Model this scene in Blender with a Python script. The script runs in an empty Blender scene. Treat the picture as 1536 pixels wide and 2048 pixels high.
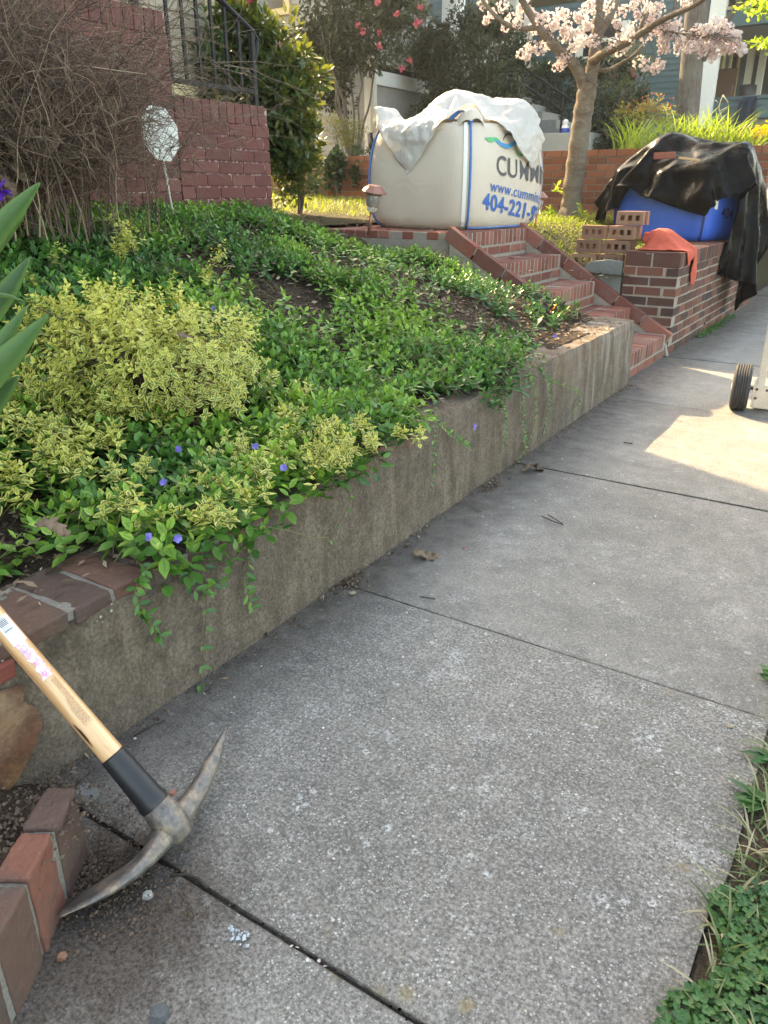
import bpy, math, random
import numpy as np
from mathutils import Vector, Matrix
R = math.radians
random.seed(7); rng = np.random.default_rng(7)
scene = bpy.context.scene
col = scene.collection

# ---------------------------------------------------------------- camera, sky, sun, exposure
CAM = np.array([0.0, 0.0, 1.15]); PITCH = R(22.72); YAW = R(33.0); FPX = 1538.0
cd = bpy.data.cameras.new('camera'); cam = bpy.data.objects.new('camera', cd); col.objects.link(cam)
cam.location = CAM; cam.rotation_euler = (math.pi/2 - PITCH, 0, YAW)
cd.sensor_fit = 'VERTICAL'; cd.sensor_height = 24.0; cd.lens = FPX/2048*24.0
cd.clip_start = 0.02; cd.clip_end = 400
scene.camera = cam
SUN_AZ = R(65); SUN_EL = R(37)           # azimuth measured from +Y towards -X
sdir = Vector((-math.sin(SUN_AZ)*math.cos(SUN_EL), math.cos(SUN_AZ)*math.cos(SUN_EL), math.sin(SUN_EL)))
world = bpy.data.worlds.new('World'); scene.world = world; world.use_nodes = True
wn = world.node_tree; wn.nodes.clear()
sky = wn.nodes.new('ShaderNodeTexSky'); sky.sky_type = 'NISHITA'; sky.sun_disc = False
sky.sun_elevation = SUN_EL; sky.sun_rotation = -SUN_AZ
sky.air_density = 1.0; sky.dust_density = 2.5; sky.ozone_density = 0.6
bg = wn.nodes.new('ShaderNodeBackground'); bg.inputs[1].default_value = 0.15
wo = wn.nodes.new('ShaderNodeOutputWorld')
wn.links.new(sky.outputs[0], bg.inputs[0]); wn.links.new(bg.outputs[0], wo.inputs[0])
sl = bpy.data.lights.new('sun', 'SUN'); so = bpy.data.objects.new('sun', sl); col.objects.link(so)
sl.energy = 2.4; sl.angle = R(0.5); sl.color = (1.0, 0.86, 0.66)
so.rotation_euler = sdir.to_track_quat('Z', 'Y').to_euler()
scene.view_settings.view_transform = 'Standard'; scene.view_settings.look = 'None'
scene.view_settings.exposure = 2.85; scene.view_settings.gamma = 1.0
scene.view_settings.use_white_balance = True; scene.view_settings.white_balance_temperature = 9200; scene.view_settings.white_balance_tint = 8

# ---------------------------------------------------------------- helpers
_cp, _sp, _cy, _sy = math.cos(PITCH), math.sin(PITCH), math.cos(YAW), math.sin(YAW)
def at(px, py, X=None, Y=None, Z=None, D=None):
    """world point seen at a photo pixel, on a given plane or depth"""
    x = px-768.0; y = py-1024.0
    down = y*_cp+FPX*_sp; fwd = FPX*_cp-y*_sp
    r = np.array([x*_cy-fwd*_sy, fwd*_cy+x*_sy, -down])
    if X is not None: t = X/r[0]
    elif Y is not None: t = Y/r[1]
    elif Z is not None: t = (Z-CAM[2])/r[2]
    else: t = D/FPX
    return CAM + r*t
def tag(o, label=None, cat=None, group=None, kind=None):
    if label: o['label'] = label
    if cat: o['category'] = cat
    if group: o['group'] = group
    if kind: o['kind'] = kind
    return o
def empty(name, loc, label, cat, group=None, rz=0):
    o = bpy.data.objects.new(name, None); col.objects.link(o); o.location = loc
    o.rotation_euler = (0, 0, rz); o.empty_display_size = 0.1
    return tag(o, label, cat, group)
def put(o, parent):
    """parent o keeping its world-space mesh coordinates"""
    o.parent = parent
    loc = Vector(parent.location); p = parent.parent
    rz = parent.rotation_euler.z
    M = Matrix.Translation(loc) @ Matrix.Rotation(rz, 4, 'Z')
    if p is not None: M = Matrix.Identity(4) if parent.type == 'MESH' else M
    if parent.type == 'MESH': M = Matrix.Identity(4)
    o.matrix_parent_inverse = M.inverted()
    return o
def vnoise(x, y, s=1.0, seed=0):
    x = np.asarray(x, float)*s; y = np.asarray(y, float)*s
    g = np.random.default_rng(seed+100).random((64, 64))
    xi = np.floor(x).astype(int); yi = np.floor(y).astype(int)
    fx = x-xi; fy = y-yi; fx = fx*fx*(3-2*fx); fy = fy*fy*(3-2*fy)
    a = g[xi % 64, yi % 64]; b = g[(xi+1) % 64, yi % 64]; c = g[xi % 64, (yi+1) % 64]; d = g[(xi+1) % 64, (yi+1) % 64]
    return (a*(1-fx)+b*fx)*(1-fy)+(c*(1-fx)+d*fx)*fy
def sstep(a, b, x):
    t = np.clip((np.asarray(x, float)-a)/(b-a), 0, 1); return t*t*(3-2*t)
def catmull(pts, n=6):
    P = [np.array(p, float) for p in pts]; out = []
    P = [2*P[0]-P[1]]+P+[2*P[-1]-P[-2]]
    for i in range(1, len(P)-2):
        for k in range(n):
            t = k/n
            out.append(0.5*((2*P[i])+(-P[i-1]+P[i+1])*t+(2*P[i-1]-5*P[i]+4*P[i+1]-P[i+2])*t*t+(-P[i-1]+3*P[i]-3*P[i+1]+P[i+2])*t**3))
    out.append(P[-2]); return out

def mesh_np(name, V, F, mats, parent=None, smooth=False, rnd=None, edge=None, midx=None, nper=None):
    """F: (m,k) int array of equal size polygons, or list of such arrays"""
    me = bpy.data.meshes.new(name)
    Fs = F if isinstance(F, list) else [F]
    Fs = [np.asarray(f, np.int32) for f in Fs if len(f)]
    loops = np.concatenate([f.ravel() for f in Fs])
    tot = np.concatenate([np.full(len(f), f.shape[1], np.int32) for f in Fs])
    st = np.concatenate([[0], np.cumsum(tot)[:-1]]).astype(np.int32)
    me.vertices.add(len(V)); me.vertices.foreach_set('co', np.asarray(V, np.float32).ravel())
    me.loops.add(len(loops)); me.loops.foreach_set('vertex_index', loops)
    me.polygons.add(len(tot)); me.polygons.foreach_set('loop_start', st); me.polygons.foreach_set('loop_total', tot)
    if midx is not None: me.polygons.foreach_set('material_index', np.asarray(midx, np.int32))
    me.polygons.foreach_set('use_smooth', np.full(len(tot), bool(smooth)))
    me.update(calc_edges=True)
    if rnd is not None:
        a = me.attributes.new('rnd', 'FLOAT', 'POINT'); a.data.foreach_set('value', np.asarray(rnd, np.float32))
    if edge is not None:
        a = me.attributes.new('edge', 'FLOAT', 'POINT'); a.data.foreach_set('value', np.asarray(edge, np.float32))
    for m in (mats if isinstance(mats, (list, tuple)) else [mats]): me.materials.append(m)
    o = bpy.data.objects.new(name, me); col.objects.link(o)
    if parent is not None: put(o, parent)
    return o

class MB:
    def __init__(s): s.V = []; s.F = []; s.M = []; s.Rn = []
    def add(s, verts, faces, m=0, r=None):
        b = len(s.V); s.V += [tuple(v) for v in verts]
        if r is None: r = random.random()
        for f in faces: s.F.append([b+i for i in f]); s.M.append(m); s.Rn.append(r)
    def box(s, lo, hi, m=0, r=None, jit=0.0):
        x0, y0, z0 = lo; x1, y1, z1 = hi
        v = [(x0,y0,z0),(x1,y0,z0),(x1,y1,z0),(x0,y1,z0),(x0,y0,z1),(x1,y0,z1),(x1,y1,z1),(x0,y1,z1)]
        if jit: v = [tuple(c+random.uniform(-jit, jit) for c in p) for p in v]
        s.add(v, [(0,3,2,1),(4,5,6,7),(0,1,5,4),(1,2,6,5),(2,3,7,6),(3,0,4,7)], m, r)
    def obox(s, c, size, mat3, m=0, r=None, jit=0.0, taper=None):
        c = np.array(c, float); h = np.array(size)/2; A = np.array(mat3)  # rows = axes
        v = []
        for dz in (-1, 1):
            for dx, dy in ((-1,-1),(1,-1),(1,1),(-1,1)):
                p = c+A[0]*dx*h[0]+A[1]*dy*h[1]+A[2]*dz*h[2]
                if jit: p = p+np.array([random.uniform(-jit, jit) for _ in range(3)])
                v.append(tuple(p))
        s.add(v, [(0,3,2,1),(4,5,6,7),(0,1,5,4),(1,2,6,5),(2,3,7,6),(3,0,4,7)], m, r)
    def tube(s, pts, rad, n=8, m=0, r=None, cap=True):
        pts = [np.array(p, float) for p in pts]; k = len(pts)
        if not hasattr(rad, '__len__'): rad = [rad]*k
        rr = random.random() if r is None else r
        up = np.array([0.13, 0.21, 0.97]); rings = []
        for i in range(k):
            d = pts[min(i+1, k-1)]-pts[max(i-1, 0)]; d = d/(np.linalg.norm(d)+1e-9)
            u = up-d*np.dot(up, d)
            if np.linalg.norm(u) < 0.05: u = np.array([1.0, 0, 0])-d*d[0]
            u /= np.linalg.norm(u); w = np.cross(d, u); up = u
            rings.append([pts[i]+rad[i]*(math.cos(a)*u+math.sin(a)*w) for a in [2*math.pi*j/n for j in range(n)]])
        s.loft(rings, m, rr, cap)
    def loft(s, rings, m=0, r=None, cap=True, closed=True):
        n = len(rings[0]); v = [tuple(p) for ring in rings for p in ring]; f = []
        for i in range(len(rings)-1):
            for j in range(n if closed else n-1):
                a = i*n+j; b = i*n+(j+1) % n; f.append((a, b, b+n, a+n))
        if cap and closed:
            f.append(tuple(range(n-1, -1, -1))); f.append(tuple((len(rings)-1)*n+j for j in range(n)))
        s.add(v, f, m, r)
    def lathe(s, prof, c, axis=(0,0,1), n=24, m=0, r=None):
        ax = np.array(axis, float); ax /= np.linalg.norm(ax)
        u = np.cross(ax, [0.3, 1, 0.2]); u /= np.linalg.norm(u); w = np.cross(ax, u); c = np.array(c, float)
        rings = [[c+ax*h+q*(math.cos(2*math.pi*j/n)*u+math.sin(2*math.pi*j/n)*w) for j in range(n)] for q, h in prof]
        s.loft(rings, m, r)
    def build(s, name, mats, parent=None, smooth=False, bevel=0, solid=0, sub=0):
        me = bpy.data.meshes.new(name); me.from_pydata(s.V, [], s.F)
        for m in (mats if isinstance(mats, (list, tuple)) else [mats]): me.materials.append(m)
        me.polygons.foreach_set('material_index', s.M)
        me.polygons.foreach_set('use_smooth', [bool(smooth)]*len(s.F))
        a = me.attributes.new('rnd', 'FLOAT', 'FACE'); a.data.foreach_set('value', s.Rn)
        me.update()
        o = bpy.data.objects.new(name, me); col.objects.link(o)
        if solid:
            q = o.modifiers.new('solid', 'SOLIDIFY'); q.thickness = solid; q.offset = 0
        if sub:
            q = o.modifiers.new('sub', 'SUBSURF'); q.levels = sub; q.render_levels = sub
        if bevel:
            q = o.modifiers.new('bev', 'BEVEL'); q.width = bevel; q.segments = 2; q.limit_method = 'ANGLE'
        if parent is not None: put(o, parent)
        return o

# ---------------------------------------------------------------- materials
class NT:
    def __init__(s, name):
        s.m = bpy.data.materials.new(name); s.m.use_nodes = True; s.t = s.m.node_tree; s.t.nodes.clear()
        s.out = s.t.nodes.new('ShaderNodeOutputMaterial'); s.b = s.t.nodes.new('ShaderNodeBsdfPrincipled')
        s.t.links.new(s.b.outputs[0], s.out.inputs[0])
        s.geo = s.t.nodes.new('ShaderNodeNewGeometry'); s.pos = s.geo.outputs['Position']
    def L(s, a, b): s.t.links.new(a, b)
    def node(s, k, **kw):
        n = s.t.nodes.new(k)
        for a, v in kw.items(): setattr(n, a, v)
        return n
    def scaled(s, vec, sc):
        n = s.node('ShaderNodeMapping'); n.inputs['Scale'].default_value = sc; s.L(vec, n.inputs[0]); return n.outputs[0]
    def noise(s, scale, detail=4, rough=0.6, vec=None, dist=0.0):
        n = s.node('ShaderNodeTexNoise'); n.inputs['Scale'].default_value = scale; n.inputs['Detail'].default_value = detail
        n.inputs['Roughness'].default_value = rough; n.inputs['Distortion'].default_value = dist
        s.L(vec or s.pos, n.inputs['Vector']); return n.outputs['Fac']
    def vor(s, scale, out='Distance', rand=1.0, vec=None, feature='F1'):
        n = s.node('ShaderNodeTexVoronoi'); n.feature = feature; n.inputs['Scale'].default_value = scale
        n.inputs['Randomness'].default_value = rand; s.L(vec or s.pos, n.inputs['Vector']); return n.outputs[out]
    def ramp(s, fac, stops, interp='LINEAR'):
        n = s.node('ShaderNodeValToRGB'); n.color_ramp.interpolation = interp; e = n.color_ramp.elements
        while len(e) < len(stops): e.new(0.5)
        for q, (p, c) in zip(e, stops):
            q.position = p; c = (c, c, c) if not hasattr(c, '__len__') else c; q.color = (*c, 1)
        s.L(fac, n.inputs[0]); return n.outputs[0]
    def val(s, v):
        n = s.node('ShaderNodeValue'); n.outputs[0].default_value = v; return n.outputs[0]
    def rgb(s, c):
        n = s.node('ShaderNodeRGB'); n.outputs[0].default_value = (*c, 1); return n.outputs[0]
    def mix(s, f, a, b, mode='MIX'):
        n = s.node('ShaderNodeMix'); n.data_type = 'RGBA'; n.blend_type = mode
        if isinstance(f, (int, float)): n.inputs[0].default_value = f
        else: s.L(f, n.inputs[0])
        for v, i in ((a, 6), (b, 7)):
            if hasattr(v, '__len__'): n.inputs[i].default_value = (*v, 1)
            else: s.L(v, n.inputs[i])
        return n.outputs[2]
    def math(s, op, a, b=0.0, clamp=False):
        n = s.node('ShaderNodeMath'); n.operation = op; n.use_clamp = clamp
        for i, v in enumerate((a, b)):
            if isinstance(v, (int, float)): n.inputs[i].default_value = v
            else: s.L(v, n.inputs[i])
        return n.outputs[0]
    def attr(s, name):
        n = s.node('ShaderNodeAttribute'); n.attribute_name = name; return n.outputs['Fac']
    def sep(s, vec=None):
        n = s.node('ShaderNodeSeparateXYZ'); s.L(vec or s.pos, n.inputs[0]); return n.outputs
    def smooth(s, v, a, b):
        n = s.node('ShaderNodeMapRange'); n.interpolation_type = 'SMOOTHSTEP'
        n.inputs[1].default_value = a; n.inputs[2].default_value = b; s.L(v, n.inputs[0]); return n.outputs[0]
    def color(s, c):
        if hasattr(c, '__len__'): s.b.inputs['Base Color'].default_value = (*c, 1)
        else: s.L(c, s.b.inputs['Base Color'])
    def rough(s, r):
        if isinstance(r, (int, float)): s.b.inputs['Roughness'].default_value = r
        else: s.L(r, s.b.inputs['Roughness'])
    def bump(s, h, strength=0.5, dist=0.01):
        n = s.node('ShaderNodeBump'); n.inputs['Strength'].default_value = strength; n.inputs['Distance'].default_value = dist
        s.L(h, n.inputs['Height']); s.L(n.outputs[0], s.b.inputs['Normal']); return n.outputs[0]

def plain(name, c, rough=0.6, metal=0.0, var=0.18, sc=12.0, bump=0.15, bd=0.004, spec=0.5):
    n = NT(name); f = n.noise(sc, 5)
    g = n.noise(sc*7, 3)
    c2 = tuple(x*(1-var) for x in c); c1 = tuple(min(1, x*(1+var)) for x in c)
    n.color(n.mix(n.ramp(g, [(0.35, 0.0), (0.7, 1.0)]), n.ramp(f, [(0.3, c2), (0.7, c1)]), n.ramp(f, [(0.3, c), (0.7, c2)])))
    n.rough(rough); n.b.inputs['Metallic'].default_value = metal; n.b.inputs['Specular IOR Level'].default_value = spec
    if bump: n.bump(g, bump, bd)
    return n.m
def brickmat(name, stops, rough=0.85, dirt=(0.10, 0.08, 0.065), damt=0.35, grain=0.6):
    n = NT(name); r = n.attr('rnd'); c = n.ramp(r, stops)
    big = n.noise(9, 5); fine = n.noise(160, 4, 0.7); mid = n.noise(38, 5)
    c = n.mix(n.ramp(mid, [(0.35, 0.0), (0.75, 0.35)]), c, n.mix(0.5, c, (0.05, 0.035, 0.03)))
    c = n.mix(n.math('MULTIPLY', n.ramp(big, [(0.48, 0.0), (0.68, 1.0)]), damt), c, dirt)
    c = n.mix(n.ramp(fine, [(0.6, 0.0), (0.75, 0.25)]), c, (0.45, 0.38, 0.32))
    n.color(c); n.rough(rough); n.b.inputs['Specular IOR Level'].default_value = 0.25
    n.bump(n.math('ADD', mid, n.math('MULTIPLY', fine, 0.5)), grain, 0.004)
    return n.m
def leafmat(name, stops, edgec=None, trans=0.35, tcol=None, rough=0.45, mid=None, spec=0.4):
    n = NT(name); r = n.attr('rnd'); e = n.attr('edge'); c = n.ramp(r, stops)
    if mid: c = n.mix(n.ramp(e, [(0.0, 1.0), (0.25, 0.0)]), c, mid)
    if edgec: c = n.mix(n.ramp(e, [(0.35, 0.0), (0.8, 1.0)]), c, edgec)
    if 'blade' in name:
        c = n.mix(n.math('MULTIPLY', n.math('ADD', n.math('SINE', n.math('MULTIPLY', e, 42.0)), 1.0), 0.16), c, n.mix(0.5, c, (0.01, 0.03, 0.01)))
        c = n.mix(n.ramp(n.noise(22, 4, 0.7), [(0.58, 0.0), (0.70, 0.35)]), c, (0.20, 0.20, 0.08))
    c = n.mix(n.ramp(n.noise(60, 2), [(0.3, 0.25), (0.7, 0.0)]), c, n.mix(0.5, c, (0.01, 0.02, 0.01)))
    n.color(c); n.rough(rough); n.b.inputs['Specular IOR Level'].default_value = spec
    t = n.node('ShaderNodeBsdfTranslucent'); mx = n.node('ShaderNodeMixShader'); mx.inputs[0].default_value = trans
    if tcol: n.L(n.mix(0.6, c, tcol), t.inputs[0])
    else: n.L(n.mix(0.5, c, n.mix(0.0, c, c)), t.inputs[0])
    n.L(n.b.outputs[0], mx.inputs[1]); n.L(t.outputs[0], mx.inputs[2]); n.L(mx.outputs[0], n.out.inputs[0])
    return n.m

def sidewalk_mat():
    n = NT('concrete_sidewalk'); x, y, z = n.sep()
    big = n.noise(1.6, 6, 0.65); mid = n.noise(14, 5); fine = n.noise(140, 4, 0.75); r = n.attr('rnd')
    base = n.ramp(big, [(0.3, (0.160, 0.148, 0.128)), (0.5, (0.222, 0.207, 0.181)), (0.72, (0.288, 0.271, 0.240))])
    base = n.mix(n.ramp(mid, [(0.3, 0.45), (0.6, 0.0)]), base, (0.105, 0.10, 0.095))
    base = n.mix(n.ramp(n.noise(4.2, 6, 0.7), [(0.38, 0.35), (0.50, 0.0)]), base, (0.12, 0.116, 0.108))
    base = n.mix(n.ramp(r, [(0.0, 0.0), (1.0, 0.28)]), base, (0.33, 0.32, 0.30))
    near = n.math('SUBTRACT', 1.0, n.math('MULTIPLY', n.smooth(y, 1.70, 1.78), 0.48))
    base = n.mix(n.math('MULTIPLY', n.ramp(fine, [(0.38, 1.0), (0.52, 0.0)]), n.math('MULTIPLY', near, 0.75)), base, (0.075, 0.075, 0.075))
    base = n.mix(n.math('MULTIPLY', n.ramp(fine, [(0.52, 0.0), (0.66, 1.0)]), n.math('MULTIPLY', near, 0.55)), base, (0.40, 0.40, 0.39))
    # exposed white aggregate
    def specks(sc, thr, keep, c, amt):
        nonlocal base
        wv = n.mix(0.5, n.pos, n.pos)
        d = n.vor(sc); cc = n.sep(n.vor(sc, 'Color'))[0]
        k = n.math('MULTIPLY', n.ramp(d, [(thr*0.7, 1.0), (thr, 0.0)]), n.math('GREATER_THAN', cc, keep))
        k = n.math('MULTIPLY', n.math('MULTIPLY', k, amt), n.ramp(n.noise(11, 5, 0.7), [(0.36, 0.15), (0.62, 1.0)]))
        base = n.mix(k, base, c); return k
    s1 = specks(150, 0.34, 0.70, (0.52, 0.52, 0.50), n.math('MULTIPLY', near, 0.8))
    s2 = specks(85, 0.27, 0.80, (0.60, 0.60, 0.57), n.math('MULTIPLY', near, 0.85)); specks(230, 0.36, 0.6, (0.45, 0.44, 0.42), n.math('MULTIPLY', near, 0.7))
    s4 = specks(120, 0.28, 0.7, (0.05, 0.05, 0.05), 0.6)
    s5 = specks(45, 0.13, 0.86, (0.62, 0.56, 0.42), n.math('MULTIPLY', near, 0.8))
    # pale scuffs, tan lichen to the street side
    sc = n.math('MULTIPLY', n.ramp(n.noise(5.5, 7, 0.75), [(0.56, 0.0), (0.66, 1.0)]), n.math('MULTIPLY', near, 0.45))
    base = n.mix(n.math('MULTIPLY', sc, n.ramp(fine, [(0.4, 0.0), (0.6, 1.0)])), base, (0.52, 0.54, 0.54))
    li = n.math('MULTIPLY', n.ramp(n.vor(13, vec=n.mix(0.04, n.pos, n.node('ShaderNodeTexNoise').outputs['Color'])), [(0.10, 1.0), (0.24, 0.0)]), n.math('GREATER_THAN', n.sep(n.vor(13, 'Color'))[1], 0.55))
    li = n.math('MULTIPLY', li, n.math('MULTIPLY', n.smooth(x, -0.75, -0.25), n.math('SUBTRACT', 1.0, n.smooth(y, 1.4, 2.0))))
    cl = n.ramp(n.vor(26, vec=n.mix(0.05, n.pos, n.node('ShaderNodeTexNoise').outputs['Color'])), [(0.10, 1.0), (0.30, 0.0)])
    cl = n.math('MULTIPLY', n.math('MULTIPLY', cl, n.math('GREATER_THAN', n.sep(n.vor(26, 'Color'))[2], 0.80)), n.math('MULTIPLY', near, n.ramp(fine, [(0.42, 0.0), (0.58, 1.0)])))
    base = n.mix(n.math('MULTIPLY', cl, 0.8), base, (0.56, 0.57, 0.55))
    base = n.mix(n.math('MULTIPLY', li, 0.6), base, (0.24, 0.18, 0.08))
    # soil washed out along the wall foot
    w = n.math('ADD', x, n.math('MULTIPLY', n.math('SUBTRACT', n.noise(6, 6, 0.7), 0.5), 0.34))
    w = n.math('SUBTRACT', 1.0, n.smooth(w, -1.30, -0.93))
    base = n.mix(n.math('MULTIPLY', w, 0.78), base, n.ramp(mid, [(0.3, (0.045, 0.035, 0.030)), (0.7, (0.13, 0.105, 0.088))]))
    # loose soil where the pick was used
    dx = n.math('ADD', x, 0.93); dy = n.math('ADD', y, -0.52)
    dd = n.math('SQRT', n.math('ADD', n.math('MULTIPLY', dx, dx), n.math('MULTIPLY', n.math('MULTIPLY', dy, dy), 1.2)))
    dd = n.math('ADD', dd, n.math('MULTIPLY', n.math('SUBTRACT', n.noise(16, 6, 0.75), 0.5), 0.35))
    dd = n.math('SUBTRACT', 1.0, n.smooth(dd, 0.12, 0.38))
    base = n.mix(n.math('MULTIPLY', dd, 0.9), base, n.ramp(fine, [(0.35, (0.03, 0.023, 0.018)), (0.65, (0.11, 0.085, 0.07))]))
    # dirt packed along the joints
    for jy in (0.672, 1.742, 3.13, 4.56, 6.0, 7.4):
        jd = n.math('ABSOLUTE', n.math('SUBTRACT', n.math('ADD', y, n.math('MULTIPLY', n.math('SUBTRACT', n.noise(28, 4), 0.5), 0.012)), jy))
        jd = n.math('SUBTRACT', 1.0, n.smooth(jd, 0.001, 0.010))
        base = n.mix(n.math('MULTIPLY', jd, 0.75), base, (0.065, 0.054, 0.044))
    n.color(base); n.rough(0.9); n.b.inputs['Specular IOR Level'].default_value = 0.25
    h = n.math('ADD', n.math('MULTIPLY', fine, n.math('MULTIPLY', near, 0.9)), n.math('ADD', n.math('MULTIPLY', s1, 0.35), n.math('MULTIPLY', s2, 0.5)))
    h = n.math('ADD', h, n.math('MULTIPLY', mid, 0.4))
    n.bump(h, 0.9, 0.004); return n.m

def stucco_mat():
    n = NT('wall_render_coat'); x, y, z = n.sep()
    st = n.scaled(n.pos, (1.0, 7.0, 0.9)); streak = n.noise(2.2, 6, 0.65, st, 0.6); mid = n.noise(16, 6, 0.7); fine = n.noise(110, 5, 0.75)
    c = n.ramp(streak, [(0.30, (0.105, 0.078, 0.055)), (0.5, (0.185, 0.142, 0.104)), (0.72, (0.275, 0.222, 0.170))])
    c = n.mix(n.ramp(n.noise(2.5, 5, 0.6), [(0.35, 0.6), (0.6, 0.0)]), c, (0.12, 0.10, 0.082))
    c = n.mix(n.ramp(mid, [(0.35, 0.6), (0.6, 0.0)]), c, (0.085, 0.066, 0.050))
    c = n.mix(n.ramp(fine, [(0.38, 0.6), (0.52, 0.0)]), c, (0.05, 0.042, 0.035))
    c = n.mix(n.ramp(fine, [(0.55, 0.0), (0.7, 0.35)]), c, (0.34, 0.31, 0.27))
    # brick red showing through the worn top arris
    top = n.math('ADD', z, n.math('MULTIPLY', n.math('SUBTRACT', n.noise(11, 6, 0.7), 0.5), 0.16))
    c = n.mix(n.math('MULTIPLY', n.math('MULTIPLY', n.smooth(top, 0.31, 0.37), n.ramp(n.noise(2.3, 3), [(0.48, 0.0), (0.60, 0.65)])), n.math('SUBTRACT', 1.0, n.math('MULTIPLY', n.smooth(y, 2.0, 2.8), 0.8))), c, (0.17, 0.07, 0.045))
    # black damp stain and pale lichen near the near corner
    nearm = n.math('SUBTRACT', 1.0, n.smooth(y, 1.0, 1.7))
    c = n.mix(n.math('MULTIPLY', n.math('MULTIPLY', nearm, n.smooth(top, 0.20, 0.36)), n.ramp(n.noise(9, 5, 0.7), [(0.40, 0.0), (0.60, 0.85)])), c, (0.028, 0.024, 0.018))
    lv = n.math('MULTIPLY', n.ramp(n.vor(75), [(0.16, 1.0), (0.3, 0.0)]), n.math('GREATER_THAN', n.sep(n.vor(75, 'Color'))[0], 0.62))
    lv = n.math('MULTIPLY', n.math('MULTIPLY', lv, n.smooth(z, 0.22, 0.32)), n.math('MULTIPLY', n.ramp(n.noise(13, 3), [(0.50, 0.0), (0.58, 1.0)]), n.math('SUBTRACT', 1.0, n.smooth(y, 0.9, 1.4))))
    c = n.mix(n.math('MULTIPLY', lv, 0.85), c, (0.55, 0.54, 0.46))
    # pale rain runs at the far end
    far = n.smooth(y, 3.4, 4.6)
    c = n.mix(n.math('MULTIPLY', far, n.ramp(n.noise(2.6, 5, 0.6, n.scaled(n.pos, (1, 5, 0.7))), [(0.45, 0.0), (0.65, 0.5)])), c, (0.38, 0.36, 0.33))
    cr = n.math('ABSOLUTE', n.math('SUBTRACT', n.noise(3.4, 8, 0.6, n.pos, 1.2), 0.5))
    c = n.mix(n.ramp(cr, [(0.0, 0.55), (0.006, 0.0)]), c, (0.035, 0.03, 0.025))
    n.color(c); n.rough(0.93); n.b.inputs['Specular IOR Level'].default_value = 0.2
    n.bump(n.math('ADD', n.math('MULTIPLY', mid, 1.0), n.math('MULTIPLY', fine, 0.6)), 0.8, 0.006); return n.m
def soil_mat(name, a, b, c3):
    n = NT(name); f = n.noise(30, 6, 0.75); g = n.noise(120, 4, 0.7); k = n.noise(5, 4)
    c = n.ramp(f, [(0.3, a), (0.6, b), (0.75, c3)])
    c = n.mix(n.ramp(g, [(0.35, 0.6), (0.6, 0.0)]), c, tuple(q*0.35 for q in a))
    n.color(c); n.rough(0.95); n.b.inputs['Specular IOR Level'].default_value = 0.15
    n.bump(n.math('ADD', f, n.math('MULTIPLY', g, 0.5)), 1.0, 0.02); return n.m
def bark_mat(name, a, b, c3, band=False):
    n = NT(name); v = n.scaled(n.pos, (1, 1, 2.0) if band else (3.0, 3.0, 0.6)); f = n.noise(9 if band else 13, 6, 0.72, v, 1.6 if band else 0.4); g = n.noise(70, 4)
    c = n.ramp(f, [(0.3, a), (0.52, b), (0.7, c3)])
    c = n.mix(n.ramp(n.noise(5, 4), [(0.45, 0.0), (0.65, 0.45)]), c, (0.20, 0.19, 0.15))
    n.color(c); n.rough(0.85); n.b.inputs['Specular IOR Level'].default_value = 0.2
    n.bump(n.math('ADD', f, n.math('MULTIPLY', g, 0.4)), 0.5 if band else 1.0, 0.010); return n.m
def tarp_mat():
    n = NT('black_plastic_sheet'); f = n.noise(5.5, 5, 0.55, n.pos, 0.8); v = n.vor(9, vec=n.pos)
    n.color((0.0035, 0.0037, 0.004)); n.rough(n.ramp(n.noise(8, 3), [(0.3, 0.18), (0.7, 0.32)]))
    n.b.inputs['Specular IOR Level'].default_value = 0.07
    rid = n.math('MULTIPLY', n.vor(9.0, vec=n.mix(0.12, n.pos, n.node('ShaderNodeTexNoise').outputs['Color']), feature='DISTANCE_TO_EDGE'), -1.0)
    n.bump(n.math('ADD', n.math('MULTIPLY', rid, -1.0), n.math('MULTIPLY', f, 0.25)), 0.30, 0.03); return n.m
def poly_mat(name, c, trans, rough=0.4, weave=True):
    n = NT(name); f = n.noise(6, 5, 0.5, n.pos, 0.5)
    cc = n.ramp(n.noise(3, 4), [(0.3, tuple(q*0.9 for q in c)), (0.7, c)])
    n.color(cc); n.rough(rough); n.b.inputs['Specular IOR Level'].default_value = 0.4
    rid = n.math('ABSOLUTE', n.math('SUBTRACT', n.noise(6, 3, 0.5, n.pos, 1.0), 0.5))
    h = n.math('ADD', n.math('MULTIPLY', rid, -0.6), n.math('MULTIPLY', f, 0.5))
    if weave: h = n.math('ADD', h, n.math('MULTIPLY', n.noise(120, 2, 0.5, n.scaled(n.pos, (1, 1, 8))), 0.05))
    if not weave: h = n.math('ADD', h, n.math('MULTIPLY', n.math('ABSOLUTE', n.math('SUBTRACT', n.noise(15, 4, 0.5, n.pos, 1.2), 0.5)), -0.5))
    nb = n.bump(h, 0.35 if weave else 0.8, 0.03)
    t = n.node('ShaderNodeBsdfTranslucent'); mx = n.node('ShaderNodeMixShader'); mx.inputs[0].default_value = trans
    n.L(cc, t.inputs[0]); n.L(n.b.outputs[0], mx.inputs[1]); n.L(t.outputs[0], mx.inputs[2]); n.L(mx.outputs[0], n.out.inputs[0])
    return n.m
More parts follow.
